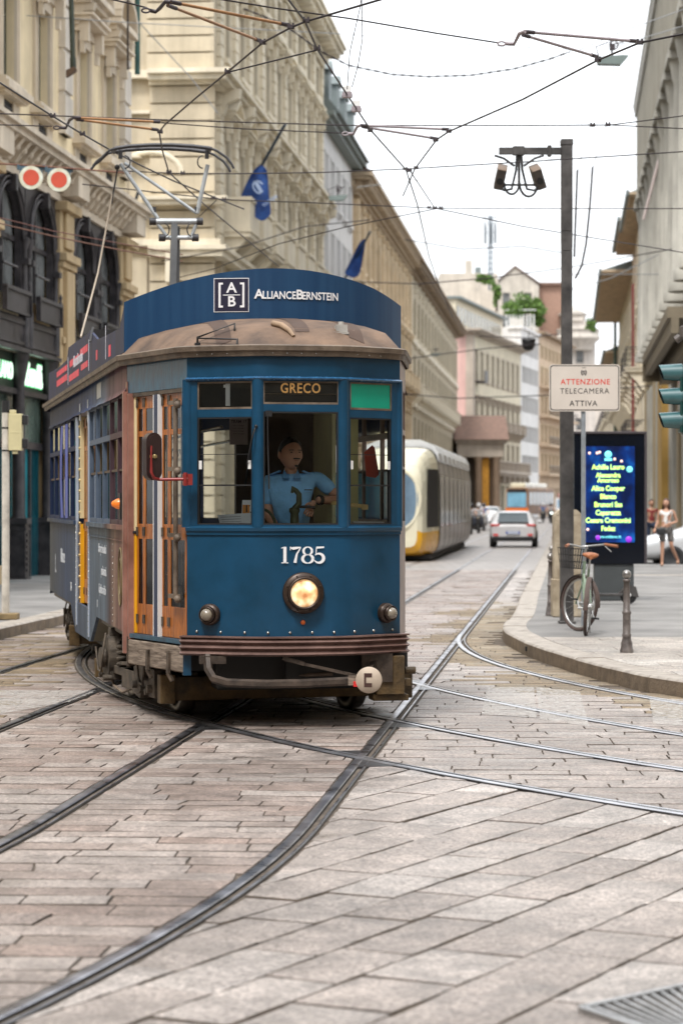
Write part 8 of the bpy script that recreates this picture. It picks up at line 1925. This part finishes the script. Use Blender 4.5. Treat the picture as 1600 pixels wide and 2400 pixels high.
for x, y, lab in ((797,212,'upper white section insulator box clamped on the wire'),(818,245,'lower white section insulator box clamped on the wire')):
    c = PZ(x, y, 5.62); t = empty('section_box', c, 0, lab, 'insulator box'); mb = MB(); mb.box(-.035,.035,-.03,.03,.0,.06); mb.build('box', M_white, t, bevel=.004); mb = MB(); mb.box(-.045,.045,-.035,.035,-.05,.0); mb.tube([(-.05,0,-.03),(.05,0,-.03)],.02,8); mb.build('clamp', M_rodg, t)
# red and cream discs
for x, y, lab in ((72,408,'left one of two red and cream round discs hanging on the wire'),(136,413,'right one of two red and cream round discs hanging on the wire')):
    c = PD(x, y, 38.5); t = empty('round_signal', c, radians(6), lab, 'round sign'); t['group'] = 'hanging red discs'; k = 5553.7/38.5
    M_ = Matrix.Rotation(radians(90),4,'X'); mb = MB(); mb.lathe([(0,0),(27/k,0),(27/k,.02),(0,.02)], 32, M_, False); mb.m = 1; mb.lathe([(0,.021),(18.5/k,.021),(18.5/k,.024),(0,.024)], 32, M_, False); mb.build('disc', [mat('aged_cream',(.62,.56,.38),.4,0,.15,9,c2=(.58,.62,.55)), mat('brick_red',(.52,.07,.035),.45,0,.1)], t)
    mb = MB(); mb.box(-26/k,26/k,.002,.02,3/k,27/k); mb.box(-32/k,-26/k,0,.03,18/k,30/k); mb.box(26/k,32/k,0,.03,18/k,30/k); mb.build('back_plate', mat('blue_grey_plate',(.05,.09,.12),.5,0,.1), t)
# hanging street lamps
def hlamp(label, x, y, d, w):
    c = PD(x, y, d); t = empty('hanging_street_lamp', c, 0, label, 'street lamp'); mb = MB(); mb.prism([(-w/2,.10*w),(-w*.42,-.10*w),(w*.25,-.12*w),(w/2,.16*w),(w*.3,.17*w),(-w*.3,.12*w)], -w*.2, w*.2, 'y'); mb.build('housing', mat('grey_green_lamp',(.16,.20,.19),.4,.2,.1), t, bevel=w*.04)
    mb = MB(); mb.tube([(-w*.4,0,.1*w),(-w*.5,0,.45*w),(-w*.1,0,.6*w)],.012*w+.006,6); mb.tube([(0,0,.15*w),(-.05*w,0,.7*w)],.02,6); mb.box(-.08*w,.08*w,-.05,.05,.35*w,.5*w); mb.tube([(.05*w+.13*w*cos(a),0,.5*w+.13*w*sin(a)) for a in [2*pi*i/12 for i in range(12)]],.014,6,closed=True); mb.tube([(-.1*w,0,.5*w),(.35*w,0,.6*w)],.014,6); mb.build('bracket', M_clamp, t); return t
hlamp('flat grey street lamp hanging from wires in the upper right sky', 1405, 141, 46, .62); hlamp('small dark street lamp hanging in front of the white house', 776, 456, 76, .62)
hlamp('small dark lamp hanging far down the street above the yellow house', 1000, 815, 140, .6)
c = PD(1213,790,120); t = empty('hanging_street_lamp', c, 0, 'dark bowl shaped lamp hanging far off between the white house and the post', 'street lamp'); mb = MB(); mb.lathe([(0,-.34),(.2,-.3),(.32,-.12),(.34,.1),(.36,.24),(.3,.26)], 16); mb.tube([(0,0,.25),(0,0,.6)],.02,6); mb.build('bowl', M_dark, t)
wire('far wire carrying the dark bowl shaped lamp', [PD(1100,772,120),PD(1213,776,120),PD(1300,765,120)], .02)
# hanging lantern tube at upper left
c = PD(163,0,50); t = empty('drop_lamp', (c.x,c.y,0), 0, 'dark green vertical tube ending in a small flared hood, upper left', 'lamp'); mb = MB(); zt = HC+(1154+40)*50/F; zb = HC+(1154-160)*50/F; mb.tube([(.05,0,zb),(.0,0,zt)], .055, 10); mb.tube([(.05,0,zb),(.045,0,zb+.25)], .068, 10); mb.build('tube', mat('dark_green_tube',(.035,.045,.03),.45,.2,.3,4), t)
mb = MB(); mb.prism([(-.09,zb-.16),(-.09,zb-.02),(.07,zb+.06),(.13,zb),(.09,zb-.05)], -.09,.09,'y'); mb.build('hood', mat('rusty_hood',(.10,.06,.035),.6,.2,.3,9), t)
# flags
M_flag = mat('blue_flag_cloth', (.012,.045,.20), .7, 0, .25, 3, c2=(.025,.08,.28)); M_fp = mat('dark_blue_pole', (.012,.03,.055), .5)
def flag(label, a, b, d0, d1, poly, dd, fold=.16, crest=None):
    A_ = PD(*a, d0); B_ = PD(*b, d1); t = empty('flag', A_, 0, label, 'flag'); mb = MB(); mb.tube([(0,0,0), B_-A_], .05, 8); mb.build('pole', M_fp, t)
    rows = []
    for r in poly: rows.append([PD(x, y, dd+fold*sin(i*1.9+y*.03))-A_ for i, (x, y) in enumerate(r)])
    mb = MB(); mb.grid(rows, True); mb.grid([[p+Vector((.02,.03,0)) for p in r] for r in rows][::-1], True); cl = mb.build('cloth', M_flag, t, sub=2)
    if crest:
        cx_, cy_ = crest; mb = MB(); p = PD(cx_, cy_, dd-.35)-A_; mb.M = Matrix.Translation(p) @ Matrix.Rotation(radians(-35),4,'Y') @ Matrix.Rotation(radians(90),4,'X')
        mb.ribbon([(.16*cos(q),.22*sin(q)) for q in [2*pi*i/16 for i in range(12)]], .05); mb.ribbon([(-.02,-.2),(.02,.2)], .12); mb.text('europa', .22, Matrix.Translation((.05,-.55,0)) , .0, sx=.9); mb.build('crest', mat('pale_blue_print',(.35,.45,.65),.6,0,.2), cl)
flag('blue flag with a pale emblem drooping from a pole on the cream palace', (543,482), (655,285), 80.5, 78.5, [[(590,382),(600,378),(607,384),(612,390)],[(575,400),(588,398),(603,402),(614,408)],[(562,430),(578,430),(600,436),(616,445)],[(548,462),(572,466),(598,472),(620,482)],[(545,474),(578,488),(600,515),(622,492)]], 79, crest=(594,430))
flag('dark blue flag seen just above the tram roof, right of the advertising board', (792,640), (850,532), 118, 116, [[(826,555),(832,551),(838,548),(840,550)],[(812,582),(820,580),(830,578),(834,582)],[(800,610),(810,610),(822,610),(829,612)],[(788,628),(800,634),(812,640),(825,632)]], 117, fold=.2)
flag('tip of a dark blue flag beside the iron arches at left', (300,500), (318,440), 75, 74, [[(297,460),(299,456),(302,458),(304,462)],[(297,475),(300,474),(304,474),(308,478)],[(298,487),(301,488),(306,488),(309,489)]], 75, fold=.05)
